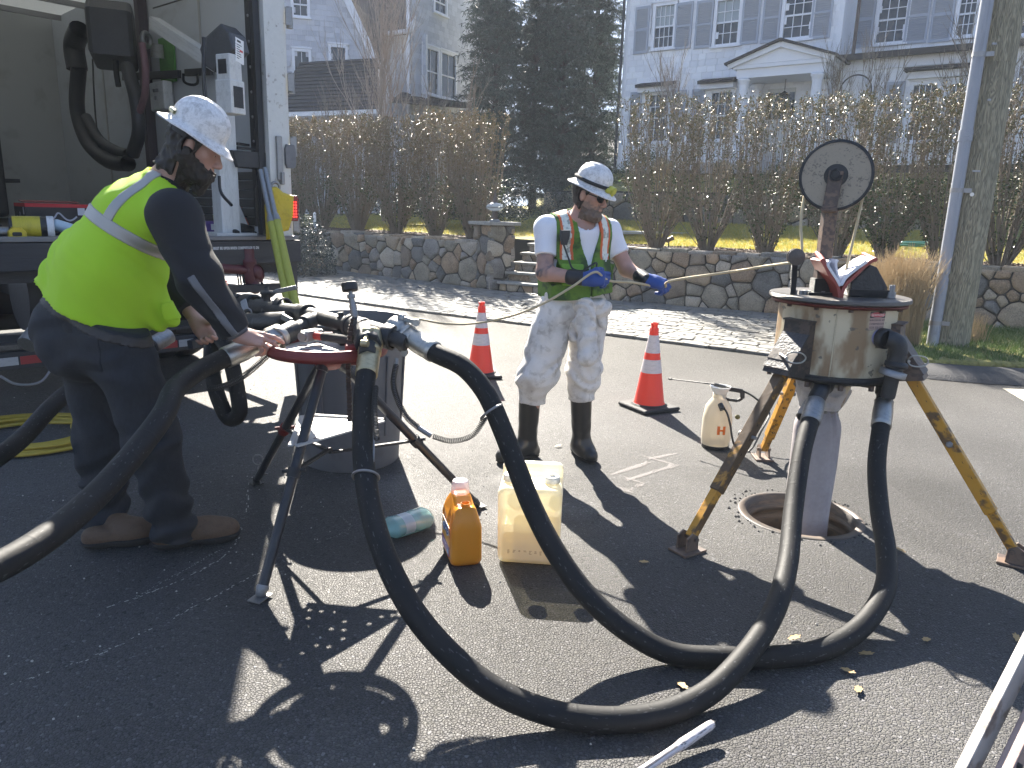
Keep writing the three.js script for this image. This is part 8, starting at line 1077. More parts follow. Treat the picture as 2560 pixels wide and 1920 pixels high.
const eyeSet = (par, c, fr) => { for (const k of [-1, 1]) { const e = part(par, 'eye', sphere(fr.L(c, 0.031 * k, 0.009, 0.078), 0.0125), mat(0.6, 0.58, 0.55, 0.2)); part(e, 'iris', sphere(fr.L(c, 0.031 * k, 0.008, 0.0855), 0.0062), mat(0.03, 0.02, 0.015, 0.15)); } };
const skinTone = (x, y, z) => { const k = 1 + 0.12 * n3(x * 40, y * 40, z * 40) + 0.1 * n3(x * 9, y * 9, z * 9), r = 0.06 * n3(x * 14, y * 14, z * 14); return [0.42 * k, (0.24 - 0.4 * r * 0.3) * k, 0.18 * k]; };
// ---------- worker standing with the rope ----------
{
  const S = (x, y, z) => at(1200 + 0.494 * x, 380 + 0.494 * y, z), f = frameOf(V(0.36, 0, 0.93)), up = V(0, 1, 0);
  const J = { neck: S(497, 335, -4.63), rs: S(340, 392, -4.53), ls: S(648, 402, -4.72), re: S(326, 612, -4.43), le: S(742, 592, -4.66), rw: S(520, 642, -4.33), lw: S(842, 648, -4.46), chest: S(492, 440, -4.63), belly: S(478, 610, -4.62), pel: S(468, 760, -4.62), rh: S(398, 800, -4.56), lh: S(545, 800, -4.67), rk: S(292, 1120, -4.52), lk: S(524, 1110, -4.62), ra: S(238, 1495, -4.6), la: S(512, 1480, -4.64) };
  const t = thing('person', 'standing worker in sunglasses, green vest and dirty white coveralls pulling a rope', 'person', V(J.pel.x, 0, J.pel.z));
  const hc = S(556, 222, -4.58), hf = frameOf(V(0.8, -0.28, 0.52));
  const torso = [limb(J.chest, J.belly, 0.118, 0.118, 0.05, f.R, 0.66), limb(J.belly, J.pel, 0.118, 0.122, 0.06, f.R, 0.72), limb(J.rs, J.ls, 0.06, 0.06, 0.08), limb(J.chest.clone().add(V(0, 0.05, 0)), J.neck.clone().add(V(0, -0.03, 0)), 0.09, 0.06, 0.08, f.R, 0.8)];
  const arms = [limb(J.rs, J.re, 0.062, 0.048, 0.04), limb(J.re, J.rw, 0.05, 0.032, 0.025), limb(J.ls, J.le, 0.06, 0.047, 0.04), limb(J.le, J.lw, 0.049, 0.031, 0.025)];
  const legs = [limb(J.rh, J.rk, 0.09, 0.06, 0.05), limb(J.rk, J.ra, 0.05, 0.03, 0.04), limb(J.lh, J.lk, 0.09, 0.06, 0.05), limb(J.lk, J.la, 0.05, 0.03, 0.04)];
  const neck = limb(J.neck.clone().add(V(0, -0.05, 0)), hf.L(hc, 0, -0.05, -0.02), 0.062, 0.056, 0.04);
  const hp = [...headPrims(hc, hf), neck], hF = union(hp), bF = union([...torso, ...arms, ...legs, neck]);
  const all = Object.values(J), [lo, hi] = bounds(all, 0.16), cut = hf.L(hc, 0, -0.12, -0.02);
  const bodyG = skin(bF, lo, hi, 0.014), [hl, hh] = bounds([hf.L(hc, 0, 0.1, 0), hf.L(hc, 0, -0.2, -0.03), hf.L(hc, 0, 0, 0.1), J.neck], 0.125), headG = skin(hF, hl, hh, 0.0045);
  const tat = (x, y, z) => { const b = skinTone(x, y, z), d = arms[0].d(x, y, z), e = arms[3].d(x, y, z); const n = n3(x * 38, y * 38, z * 38), w = Math.abs(n3(x * 22 + 3, y * 22, z * 22)), k = d < 0.012 && y > J.re.y - 0.02 ? 0.25 + 0.6 * sst(0.16, 0.02, w) + 0.25 * sst(0, 0.4, n) : e < 0.01 ? 0.6 * sst(0.07, 0.0, w) * sst(0.0, 0.15, n3(x * 9, y * 9, z * 9)) : 0; return [mix(b[0], 0.075, cl(k)), mix(b[1], 0.075, cl(k)), mix(b[2], 0.085, cl(k))]; };
  part(t, 'body', joinC([tint(bodyG, tat), tint(headG, (x, y, z) => { const s0 = skinTone(x, y, z), q = V(x, y, z).sub(hc), a = q.dot(hf.R), b = q.dot(hf.U), c = q.dot(hf.F); const w = sst(-0.02, -0.035, b + 0.45 * Math.max(0, c - 0.03) * (Math.abs(a) > 0.03 ? 1 : 0.25) + 0.014 * n3(x * 80, y * 80, z * 80)) * sst(-0.005, 0.012, c) * sst(-0.135, -0.11, b) * (Math.abs(a) < 0.02 && b > -0.067 && b < -0.053 ? 0 : 1) * (0.75 + 0.25 * n3(x * 200, y * 120, z * 200)); return [mix(s0[0], 0.15, w), mix(s0[1], 0.11, w), mix(s0[2], 0.085, w)]; })]), M.skin);
  // clothes
  const wr = (x, y, z, a, fx, fy, fz) => a * (n3(x * fx, y * fy, z * fz) + 0.5 * n3(x * fx * 2.1 + 5, y * fy * 2.1, z * fz * 2.1));
  const tF = union([...torso, ...arms]), neckC = J.neck.clone().addScaledVector(f.F, 0.07).add(V(0, 0.015, 0));
  const sl = (a, b) => { const d = b.clone().sub(a).normalize(), e = a.clone().lerp(b, 0.62); return (x, y, z) => (x - e.x) * d.x + (y - e.y) * d.y + (z - e.z) * d.z; }, c1 = sl(J.rs, J.re), c2 = sl(J.ls, J.le);
  const armR = union([arms[0], arms[1]]), armL = union([arms[2], arms[3]]), trs = union(torso);
  const teeF = (x, y, z) => { let d = tF(x, y, z) - 0.014 + wr(x, y, z, 0.005, 9, 7, 9); const near = trs(x, y, z) > 0.02; if (near && armR(x, y, z) < 0.05) d = Math.max(d, c1(x, y, z)); if (near && armL(x, y, z) < 0.05) d = Math.max(d, c2(x, y, z)); const nd = Math.hypot(x - neckC.x, (y - neckC.y) * 0.85, z - neckC.z); return Math.max(d, 0.088 - nd, J.pel.y - y); };
  part(t, 'tee_shirt', joinC([skin(teeF, ...bounds([J.rs, J.ls, J.pel, J.neck, J.re.clone().lerp(J.rs, 0.3), J.le.clone().lerp(J.ls, 0.3)], 0.2), 0.0105)]), M.tee);
  // vest: shell over the torso with arm holes, open at the front
  const lx = (x, z) => (x - J.chest.x) * f.R.x + (z - J.chest.z) * f.R.z, lf = (x, z) => (x - J.chest.x) * f.F.x + (z - J.chest.z) * f.F.z, yB = J.pel.y + 0.05, yT = J.neck.y;
  const vLoose = union([...torso, arms[0], arms[2], limb(J.belly, J.pel.clone().add(V(0, 0.05, 0)).addScaledVector(f.F, 0.03), 0.135, 0.15, 0.06, f.R, 0.72)]);
  const vestF = (x, y, z) => { let d = vLoose(x, y, z) - 0.027 + wr(x, y, z, 0.006, 7, 5, 7); const a = Math.min(armR(x, y, z), armL(x, y, z)); d = Math.max(d, Math.abs(lx(x, z)) - 0.19 - (y < J.chest.y - 0.14 ? 0.03 : 0), y < J.chest.y - 0.12 ? 0.022 - a : -1); const h = (y - yB) / (yT - yB), open = lf(x, z) > 0.02 ? 0.005 + 0.07 * sst(0.25, 0.9, h) : -1; const nd = Math.hypot(x - neckC.x, y - neckC.y - 0.02, z - neckC.z); d = Math.max(d, open > 0 ? open - Math.abs(lx(x, z) + 0.015) : -1, 0.1 - nd, yB - 0.02 * Math.sin(lx(x, z) * 9) - y, y - (yT + 0.09)); return d; };
  const vb = bounds([J.rs, J.ls, J.pel, J.neck], 0.2), vest = part(t, 'safety_vest', joinC([skin(vestF, ...vb, 0.0085)]), M.vest2);
  for (const s of [-1, 1]) { const band = (c, w, y0, e) => (x, y, z) => Math.max(vestF(x, y, z) - e, Math.abs(Math.abs(lx(x, z) * (s > 0 ? 1 : -1) - c) ) - w, lx(x, z) * s < 0 ? 1 : -1, y0 - y, lf(x, z) > -0.06 ? -1 : 1); part(vest, 'reflective_strip', joinC([skin(band(0.13, 0.026, J.chest.y - 0.12, 0.004), ...vb, 0.0065)]), M.strip); part(vest, 'orange_trim', joinC([skin(band(0.13, 0.041, J.chest.y - 0.12, 0.0025), ...vb, 0.0065)]), M.orangeTape); }
  part(vest, 'pocket', joinC([skin((x, y, z) => Math.max(vestF(x, y, z) - 0.006, Math.abs(lx(x, z) - 0.1) - 0.065, Math.abs(y - J.belly.y - 0.0) - 0.065, lf(x, z) > 0 ? -1 : 1), ...vb, 0.0075)]), mat(0.17, 0.34, 0.04, 0.8));
  // coveralls folded down at the waist, sleeves tied and hanging in front
  const ck = S(545, 1040, -4.42), ck0 = S(530, 775, -4.45), pants = union([limb(J.pel.clone().add(V(0, 0.035, 0)), J.pel.clone().add(V(0, -0.05, 0)), 0.135, 0.14, 0.06, f.R, 0.72), limb(J.rh, J.rk, 0.128, 0.118, 0.05), limb(J.rk, S(262, 1245, -4.55), 0.112, 0.094, 0.06), limb(J.lh, J.lk, 0.128, 0.11, 0.05), limb(J.lk, S(512, 1235, -4.63), 0.106, 0.092, 0.06)]);
  const yR = S(262, 1272, -4.55).y, yL = S(512, 1250, -4.63).y, mid = (J.rk.x + J.lk.x) / 2;
  const pantF = (x, y, z) => { const low = sst(J.pel.y - 0.2, J.rk.y - 0.05, y); let d = pants(x, y, z) + wr(x, y, z, 0.013, 6, 9, 6) + (0.002 + 0.008 * low) * Math.sin(y * 58 + 7 * n3(x * 6, y * 5, z * 6)) * (0.4 + low) * (0.4 + 0.6 * n3(x * 5, y * 9, z * 5)); return Math.max(d, y - J.pel.y - 0.09 - 0.02 * n3(x * 9, 1, z * 9), (x < mid ? yR : yL) + 0.012 * n3(x * 12, 3, z * 12) - y); };
  const pg = part(t, 'coverall_trousers', joinC([skin(pantF, ...bounds([J.pel, J.rh, J.lh, J.rk, J.lk, S(262, 1290, -4.55), S(512, 1270, -4.63), V(J.pel.x, J.pel.y + 0.1, J.pel.z)], 0.18), 0.011)]), M.coverall);
  const tieF0 = union([limb(ck0, ck, 0.05, 0.062, 0.03), limb(S(478, 800, -4.5), S(470, 945, -4.49), 0.035, 0.024, 0.03), limb(S(350, 740, -4.5), S(500, 760, -4.48), 0.035, 0.035, 0.04), limb(S(520, 770, -4.48), S(625, 790, -4.55), 0.04, 0.05, 0.04), limb(S(590, 780, -4.53), S(622, 880, -4.55), 0.045, 0.02, 0.04)]); part(t, 'tied_sleeves', joinC([skin((x, y, z) => tieF0(x, y, z) + wr(x, y, z, 0.01, 14, 9, 14) + 0.005 * Math.sin(y * 80 + 6 * n3(x * 10, y * 6, z * 10)), ...bounds([ck0, ck, S(330, 730, -4.5), S(640, 800, -4.55)], 0.09), 0.008)]), M.coverall);
  // rubber boots
  const boot = (an, top, toe, heel, nm) => { const F = union([limb(top, an.clone().add(V(0, 0.03, 0)), 0.072, 0.06, 0.04), limb(an.clone().setY(0.085), heel.clone().setY(0.05), 0.058, 0.045, 0.04), limb(heel.clone().setY(0.045), toe.clone().setY(0.045), 0.042, 0.045, 0.04), limb(an.clone().setY(0.1), toe.clone().lerp(heel, 0.25).setY(0.06), 0.055, 0.048, 0.04)]); const b = part(t, 'rubber_boot', joinC([skin((x, y, z) => Math.max(F(x, y, z) + 0.0015 * Math.sin(y * 55 + 5 * n3(x * 9, y * 4, z * 9)) * sst(0.1, 0.2, y) * sst(0.36, 0.2, y), 0.012 - y, y - top.y), ...bounds([top, toe.clone().setY(0), heel.clone().setY(0)], 0.1), 0.009)]), M.boot); part(b, 'sole', joinC([skin((x, y, z) => Math.max(F(x, y, z) - 0.005, y - 0.026, 0.001 - y), ...bounds([toe.clone().setY(0), heel.clone().setY(0.04)], 0.08), 0.008)]), M.sole); };
  const rToe = gr(1200 + 0.494 * 112, 380 + 0.494 * 1572), rHeel = gr(1200 + 0.494 * 262, 380 + 0.494 * 1545), lToe = gr(1200 + 0.494 * 560, 380 + 0.494 * 1572), lHeel = gr(1200 + 0.494 * 488, 380 + 0.494 * 1500); lHeel.z = Math.max(lHeel.z, -4.78);
  boot(J.ra, S(254, 1205, -4.56), rToe, rHeel); boot(J.la, S(511, 1205, -4.63), lToe, lHeel);
  // gloves round the rope
  const gR = handPrims(J.rw.clone().add(V(0.02, 0, 0.01)), V(0.95, 0.08, 0.18), V(0.0, 0.35, 1), V(0, 1, -0.2), fist(0.85), 1.04, [0.3, 0.7], 0.004), gL = handPrims(J.lw.clone().add(V(0.015, 0, 0)), V(0.86, -0.22, 0.4), V(0.1, 0.75, 0.65), V(-0.3, 0.3, -0.7), fist(1.0), 1.02, [0.3, 0.7], 0.004);
  for (const [g, w, e, l] of [[gR, J.rw, J.re, 'glove'], [gL, J.lw, J.le, 'glove']]) { const cuff = limb(w.clone().lerp(e, 0.3), w, 0.043, 0.037, 0.02), F = union([...g.prims, cuff]); const o = part(t, 'work_glove', joinC([skin((x, y, z) => F(x, y, z) - 0.001, ...bounds([...g.pts, w.clone().lerp(e, 0.32)], 0.05), 0.0045)]), M.blue); part(o, 'glove_cuff', joinC([skin((x, y, z) => Math.max(cuff.d(x, y, z) - 0.004, -0.05 + (x - w.x) * 0 + w.clone().sub(V(x, y, z)).length() - 0.055), ...bounds([w.clone().lerp(e, 0.4), w], 0.07), 0.006)]), M.palm); }
  // head gear and hair
  const hatF = frameOf(V(0.8, -0.36, 0.5)), rim = hatF.L(hc, 0, 0.05, -0.008); const hat = hardHat(t, rim, hatF, 0.98);
  const sb = new THREE.TorusGeometry(0.108, 0.011, 8, 60).rotateX(Math.PI / 2).scale(0.89, 0.95, 1.07); part(hat, 'lamp_strap', sb.applyMatrix4(new THREE.Matrix4().makeBasis(hatF.R.clone().negate(), hatF.U, hatF.F).setPosition(hatF.L(rim, 0, 0.034, 0))), M.blackMatte); const hlp = part(hat, 'head_lamp', [lathe(hatF.L(rim, -0.0, 0.03, 0.112), hatF.F, [[0, 0], [0.024, 0], [0.026, 0.01], [0.024, 0.035], [0.018, 0.04], [0, 0.038]], 24), sphere(hatF.L(rim, 0.03, 0.025, 0.118), 0.017), sphere(hatF.L(rim, 0.005, 0.012, 0.14), 0.014)], grimy(0.5, 0.48, 0.06, 0.35)); part(hat, 'suspension', lathe(hatF.L(rim, 0, -0.03, -0.01), hatF.U, [[0.085, 0], [0.088, 0.004], [0.088, 0.03], [0.085, 0.034]], 40).clone(), M.black);
  const hl2 = (x, y, z) => { const q = V(x, y, z).sub(hc); return [q.dot(hf.R), q.dot(hf.U), q.dot(hf.F)]; };
  part(t, 'hair', joinC([skin((x, y, z) => { const [a, b, c] = hl2(x, y, z); return Math.max(hF(x, y, z) - 0.012 - 0.004 * n3(x * 60, y * 60, z * 60), c - 0.02 - 0.3 * b, -0.07 - b - 0.02 * n3(x * 30, y * 30, z * 30), 0.03 * (1 - Math.hypot((c + 0.004) / 0.024, (b - 0.002) / 0.036)), b - 0.06); }, hl, hh, 0.0045)]), M.hairDark);
  part(t, 'beard', joinC([skin((x, y, z) => { const [a, b, c] = hl2(x, y, z); const cheek = -0.018 - 0.25 * Math.abs(a) * 0 - 0.55 * Math.max(0, c - 0.02) * (Math.abs(a) > 0.03 ? 1 : 0.35); return Math.max(b + 0.06 + 0.014 * n3(x * 60, y * 60, z * 60), hF(x, y, z) - 0.0045 - 0.006 * n3(x * 120, y * 70, z * 120) - 0.012 * sst(-0.07, -0.11, b), b - cheek, -0.14 - b, 0.0 - c, Math.abs(a) < 0.02 && b > -0.066 && b < -0.052 ? 0.004 : -1, Math.abs(a) < 0.016 && b > -0.042 ? 0.01 : -1); }, hl, hh, 0.004)]), M.hairGrey);
  eyeSet(t, hc, hf);
  const gl = []; for (const k of [-1, 1]) { const s = new THREE.Shape(); s.moveTo(-0.03, 0.012); s.quadraticCurveTo(0, 0.02, 0.03, 0.014); s.quadraticCurveTo(0.036, -0.008, 0.016, -0.02); s.quadraticCurveTo(-0.016, -0.022, -0.03, -0.006); const g = new THREE.ExtrudeGeometry(s, { depth: 0.003, bevelEnabled: true, bevelSize: 0.002, bevelThickness: 0.0015 }), p = g.attributes.position; for (let i = 0; i < p.count; i++) { const x = p.getX(i) * 1.05; p.setXYZ(i, k * (x + 0.034), p.getY(i), p.getZ(i) - 9 * x * x * (x > 0 ? 1.6 : 0.3) * 0.9); } g.computeVertexNormals(); gl.push(g.applyMatrix4(new THREE.Matrix4().makeBasis(hf.R.clone().negate(), hf.U, hf.F).setPosition(hf.L(hc, 0, 0.008, 0.1)))); }
  const gls = part(t, 'sunglasses', gl, M.lens); for (const k of [-1, 1]) part(gls, 'temple', tube([hf.L(hc, 0.066 * k, 0.016, 0.085), hf.L(hc, 0.08 * k, 0.018, 0.04), hf.L(hc, 0.084 * k, 0.02, -0.01)], 0.0035, 16, 6), M.black); part(gls, 'bridge', tube([hf.L(hc, -0.012, 0.014, 0.105), hf.L(hc, 0, 0.016, 0.108), hf.L(hc, 0.012, 0.014, 0.105)], 0.004, 8, 6), M.black);
  // radio microphone, cord, pen
  const mp = S(425, 425, -4.42), ml = (x, y) => mp.clone().addScaledVector(f.R, x).add(V(0, y, 0)); const mic = part(vest, 'radio_microphone', extr([[-0.012, -0.045], [0.008, -0.045], [0.022, 0.0], [0.022, 0.028], [-0.022, 0.028], [-0.022, 0.0]], 0.022, 0.006).applyMatrix4(new THREE.Matrix4().makeBasis(f.R.clone().negate(), up, f.F).setPosition(mp)), M.black);
  part(vest, 'radio_cord', tube([ml(0.0, -0.05), S(445, 530, -4.41), S(470, 590, -4.39), S(520, 600, -4.37), S(560, 575, -4.36), S(590, 560, -4.37), S(588, 590, -4.35)], 0.0055, 50, 8), M.black); part(vest, 'pen', cyl(S(648, 515, -4.55), S(636, 555, -4.54), 0.004), M.white);
  // rope through the gloves and slack down to the can
  const r1 = gR.prims.length && J.rw.clone().add(V(0.12, 0.012, 0.03)), r2 = J.lw.clone().add(V(0.105, -0.035, 0.04)), rp = RopeEnd.rp;
  const c0 = at(997, 806, -4.62), slack = [RopeEnd.start, at(1667, 706, -4.36), r2, at(1580, 706, -4.4), at(1530, 703, -4.36), r1, at(1490, 680, -4.28), at(1430, 717, -4.22), at(1363, 756, -4.2), at(1285, 788, -4.25), at(1181, 809, -4.4), at(1111, 809, -4.5), at(1048, 798, -4.58), at(1016, 796, -4.6), c0, c0.clone().add(V(-0.08, -0.12, -0.03))];
  part(rp, 'rope_strand', tube(slack, 0.007, 300, 8), M.rope);
}
// ---------- worker bending over the manifold ----------
{
  const A = (x, y, z) => at(0.3858 * x, 400 + 0.3858 * y, z), A1 = (x, y, z) => at(0.3858 * x, 0.3858 * y, z), A3 = (x, y, z) => at(0.3858 * x, 900 + 0.3858 * y, z), f = frameOf(V(0.84, 0, -0.54));
  const J = { neck: A(1075, 150, -3.27), rs: A(1130, 360, -3.06), ls: A(1010, 330, -3.5), re: A(1285, 760, -3.0), rw: A(1545, 1135, -3.04), le: A(1120, 800, -3.56), lw: A(1275, 1050, -3.46), chest: A(900, 400, -3.27), belly: A(720, 720, -3.25), pel: A(640, 1080, -3.25), rh: A(770, 1180, -3.1), lh: A(560, 1150, -3.38), rk: A3(985, 500, -3.08), lk: A3(655, 560, -3.3), ra: A3(1110, 1080, -3.18), la: A3(690, 1080, -3.3) };
  const t = thing('person', 'bearded worker in white hard hat, lime vest and dark jeans leaning over the pipe manifold', 'person', V(J.pel.x, 0, J.pel.z));
  const sp = dirOf(J.pel, J.neck), tr = frameOf(f.F.clone().addScaledVector(sp, -f.F.dot(sp)).normalize(), sp);
  const hc = A1(1268, 960, -3.24), hf = frameOf(V(0.86, -0.42, -0.12));
  const torso = [limb(J.chest, J.belly, 0.118, 0.122, 0.06, f.R, 0.7), limb(J.belly, J.pel, 0.122, 0.135, 0.06, f.R, 0.74), limb(J.rs, J.ls, 0.075, 0.075, 0.09), limb(J.chest, J.neck, 0.11, 0.06, 0.08, f.R, 0.75)], arms = [limb(J.rs, J.re, 0.07, 0.052, 0.04), limb(J.re, J.rw, 0.052, 0.031, 0.025), limb(J.ls, J.le, 0.066, 0.05, 0.04), limb(J.le, J.lw, 0.05, 0.031, 0.025)];
  const legs = [limb(J.rh, J.rk, 0.075, 0.06, 0.03), limb(J.rk, J.ra, 0.064, 0.045, 0.04), limb(J.lh, J.lk, 0.075, 0.06, 0.03), limb(J.lk, J.la, 0.064, 0.045, 0.04)], neck = limb(J.neck, hf.L(hc, 0, -0.04, -0.025), 0.074, 0.066, 0.04);
  const hF = union([...headPrims(hc, hf), neck]), bF = union([...torso, ...arms, ...legs, neck]);
  const wv = V(0.8, -0.35, -0.1), hR = handPrims(J.rw, A(1700, 1165, -3.07).sub(J.rw), V(0.05, 0.82, 0.55), V(0.2, 0.2, -0.9), [[0.15, 0.25, 0.2], [0.35, 0.45, 0.3], [0.8, 0.9, 0.5], [0.95, 0.9, 0.5]], 1.06, [0.5, 0.5]), hL = handPrims(J.lw, V(0.6, -0.7, 0.25), V(-0.3, 0.1, -0.9), V(0.6, 0.5, 0.3), fist(0.7), 1.04);
  const [hl, hh] = bounds([hf.L(hc, 0, 0.1, 0), hf.L(hc, 0, -0.16, -0.03), hf.L(hc, 0, 0, 0.1), J.neck], 0.125);
  const hands = [[hR, arms[1], J.re, J.rw], [hL, arms[3], J.le, J.lw]].map(([h, a, e, w]) => { const F = union([...h.prims, limb(w.clone().lerp(e, 0.25), w, 0.033, 0.029, 0.02)]); return tint(skin(F, ...bounds([...h.pts, w.clone().lerp(e, 0.25)], 0.035), 0.0036), skinTone); });
  part(t, 'body', joinC([tint(skin(bF, ...bounds(Object.values(J), 0.2), 0.015), skinTone), tint(skin(hF, hl, hh, 0.0045), skinTone), ...hands]), M.skin);
  const wr = (x, y, z, a, fx, fy, fz) => a * (n3(x * fx, y * fy, z * fz) + 0.5 * n3(x * fx * 2.1 + 5, y * fy * 2.1, z * fz * 2.1));
  const cutAt = (a, b, k) => { const d = b.clone().sub(a).normalize(), e = a.clone().lerp(b, k); return (x, y, z) => (x - e.x) * d.x + (y - e.y) * d.y + (z - e.z) * d.z; };
  // dark long-sleeved shirt
  const sF = union([...torso, limb(J.pel, J.pel.clone().add(V(0, -0.08, 0)), 0.155, 0.15, 0.06, f.R, 0.74), limb(J.rs, J.re, 0.088, 0.07, 0.05), limb(J.re, J.rw.clone().lerp(J.re, 0.04), 0.072, 0.046, 0.03), limb(J.ls, J.le, 0.084, 0.07, 0.05), limb(J.le, J.lw, 0.07, 0.05, 0.03)]), cr = cutAt(J.re, J.rw, 0.95), cl2 = cutAt(J.le, J.lw, 0.7), aR = union([arms[1]]), aL = union([arms[3]]);
  const shirtF = (x, y, z) => { let d = sF(x, y, z) - 0.016 + wr(x, y, z, 0.006, 8, 6, 8) + 0.004 * Math.sin((x + y * 1.4) * 48 + 4 * n3(x * 6, y * 6, z * 6)) * (y < J.rs.y - 0.12 ? 1 : 0.2); if (aR(x, y, z) < 0.09 && x > J.re.x - 0.02) d = Math.max(d, cr(x, y, z)); if (aL(x, y, z) < 0.06) d = Math.max(d, cl2(x, y, z)); return Math.max(d, J.pel.y - 0.12 - y); };
  const shirt = part(t, 'shirt', joinC([skin(shirtF, ...bounds([J.rs, J.ls, J.re, J.rw, J.le, J.lw, J.pel, J.neck], 0.2), 0.0105)]), M.navy);
  const cB = J.rw.clone().lerp(J.re, 0.1), pB = J.re.clone().lerp(J.rw, 0.08); const pd = dirOf(J.re, J.rw), pn = V(0, 0, 1).addScaledVector(pd, -pd.z).normalize(), ps = pd.clone().cross(pn); part(shirt, 'sleeve_stripe', joinC([skin((x, y, z) => { const q = V(x, y, z).sub(J.re); return Math.max(shirtF(x, y, z) - 0.004, Math.abs(q.dot(ps) + 0.012) - 0.015, q.dot(pn) < 0 ? 1 : -1, -0.02 - q.dot(pd), q.dot(pd) - 0.36); }, ...bounds([J.re, J.rw], 0.1), 0.006)]), mat(0.12, 0.12, 0.125, 0.5));
  part(t, 'wrist_cuff', lathe(J.rw.clone().lerp(J.re, 0.07), pd, [[0.05, 0], [0.05, 0.012], [0.044, 0.02], [0.036, 0.018]], 28), mat(0.1, 0.1, 0.11, 0.6));
  // lime vest, hanging loose
  const hemN = V(0.4, 0.9, 0.0).normalize(), hemP = A(660, 1020, -3.15);
  const vP = union([limb(J.chest.clone().add(V(-0.02, 0, 0)), J.belly, 0.162, 0.182, 0.08, f.R, 0.74), limb(J.belly, A(650, 960, -3.25), 0.186, 0.225, 0.1, f.R, 0.82), limb(J.rs.clone().lerp(J.ls, 0.1), J.ls, 0.085, 0.085, 0.1), limb(J.chest, J.neck.clone().lerp(J.chest, 0.12), 0.13, 0.085, 0.09, f.R, 0.72), limb(A(900, 760, -3.2), A(1085, 1020, -3.22), 0.1, 0.045, 0.1), limb(A(520, 620, -3.3), A(345, 800, -3.26), 0.08, 0.05, 0.12)]);
  const armC = union([limb(J.rs.clone().add(V(0.01, -0.01, 0)), J.re, 0.1, 0.09, 0.03)]), nk = J.neck.clone().addScaledVector(hf.F, 0.03).add(V(0.02, 0.05, 0));
  const vestF = (x, y, z) => { const lowK = sst(J.chest.y, J.belly.y - 0.1, y); const d = vP(x, y, z) - 0.004 + wr(x, y, z, 0.008 + 0.006 * lowK, 6, 4, 6) + (0.007 + 0.012 * lowK) * Math.sin((x * 1.5 + y * 1.1) * 46 + 5 * n3(x * 4, y * 4, z * 4)) * (0.4 + 0.6 * n3(x * 3 + 2, y * 3, z * 3)); const hem = (hemP.x - x) * hemN.x + (hemP.y - y) * hemN.y + (hemP.z - z) * hemN.z + 0.012 * n3(x * 9, y * 3, z * 9); return Math.max(d, hem, 0.105 - Math.hypot(x - nk.x, y - nk.y, z - nk.z), z > J.rs.z - 0.16 && armC(x, y, z) < 0.05 && z > J.rs.z - 0.12 + 0.4 * Math.max(0, J.rs.y - 0.25 - y) ? 0.004 - armC(x, y, z) : -1); };
  const vb = bounds([J.rs, J.ls, J.neck, A(300, 800, -3.3), A(1150, 1100, -3.2), A(640, 1060, -3.0), J.pel], 0.26), vest = part(t, 'safety_vest', joinC([skin(vestF, ...vb, 0.0095)]), M.lime);
  // reflective tapes: one round the chest and one up over each shoulder
  const tA = A(540, 270, -3.3), tB = A(1060, 650, -3.02), tv = dirOf(tA, tB), tn = tv.clone().cross(V(0.15, 0.1, 1)).normalize(); if (tn.y < 0) tn.negate();
  const sd2 = (p, q, w, n) => (x, y, z) => { const r = V(x, y, z).sub(p); return Math.abs(r.dot(n)) - w; };
  const onVest = (reg, e) => (x, y, z) => { const v = vestF(x, y, z); return v > 0.05 || v < -0.06 ? Math.max(v, 0.01) : Math.max(v - e, reg(x, y, z)); };
  const b1 = sd2(tA.clone().lerp(tB, 0.5), tB, 0.027, tn); part(vest, 'reflective_tape', joinC([skin(onVest(b1, 0.005), ...vb, 0.0065)]), M.silver);
  const sA = A(750, 330, -3.08), sB = A(960, 110, -3.15), sv = dirOf(sA, sB), sn = sv.clone().cross(V(-0.2, 0.35, 1)).normalize(), b2 = sd2(sA.clone().lerp(sB, 0.5), sB, 0.026, sn); part(vest, 'reflective_tape', joinC([skin(onVest((x, y, z) => Math.max(b2(x, y, z), 0.02 - V(x, y, z).sub(tA.clone().lerp(tB, 0.5)).dot(tn), J.rs.z - 0.28 - z), 0.0045), ...vb, 0.0065)]), M.silver);
  part(vest, 'pocket', joinC([skin((x, y, z) => { const p = A(1100, 1000, -3.1); return Math.max(vestF(x, y, z) - 0.009, Math.abs(x - p.x) - 0.06, Math.abs(y - p.y) - 0.04, z < -3.3 ? 1 : -1); }, ...vb, 0.009)]), M.lime);
  // jeans
  const jP = union([limb(J.pel.clone().add(V(0.0, 0.02, 0)), J.pel.clone().add(V(0, -0.06, 0)), 0.185, 0.19, 0.08, f.R, 0.78), limb(A(420, 1080, -3.22), A(470, 1200, -3.2), 0.13, 0.13, 0.1), limb(J.rh, J.rk, 0.135, 0.105, 0.08), limb(J.rk, A3(1130, 1090, -3.18), 0.104, 0.1, 0.06), limb(J.lh, J.lk, 0.13, 0.1, 0.08), limb(J.lk, A3(700, 1100, -3.3), 0.1, 0.098, 0.06)]);
  const jb = bounds([J.pel, J.rk, J.lk, A3(1130, 1180, -3.18), A3(700, 1180, -3.3), A(300, 1080, -3.2)], 0.24);
  const jeansF = (x, y, z) => { const lo2 = sst(0.55, 0.12, y); return Math.max(jP(x, y, z) + wr(x, y, z, 0.008, 7, 6, 7) + (0.004 + 0.008 * lo2) * Math.sin(y * 50 - x * 20 + 4 * n3(x * 6, y * 6, z * 6)) + 0.006 * Math.sin((y + x * 1.2) * 40) * sst(0.12, 0.0, Math.abs(y - J.rk.y)), y - J.pel.y - 0.09 + (x - J.pel.x) * 0.3, 0.062 - y + 0.02 * n3(x * 8, 2, z * 8)); }; const jeans = part(t, 'jeans', joinC([skin(jeansF, ...jb, 0.0115)]), M.denim);
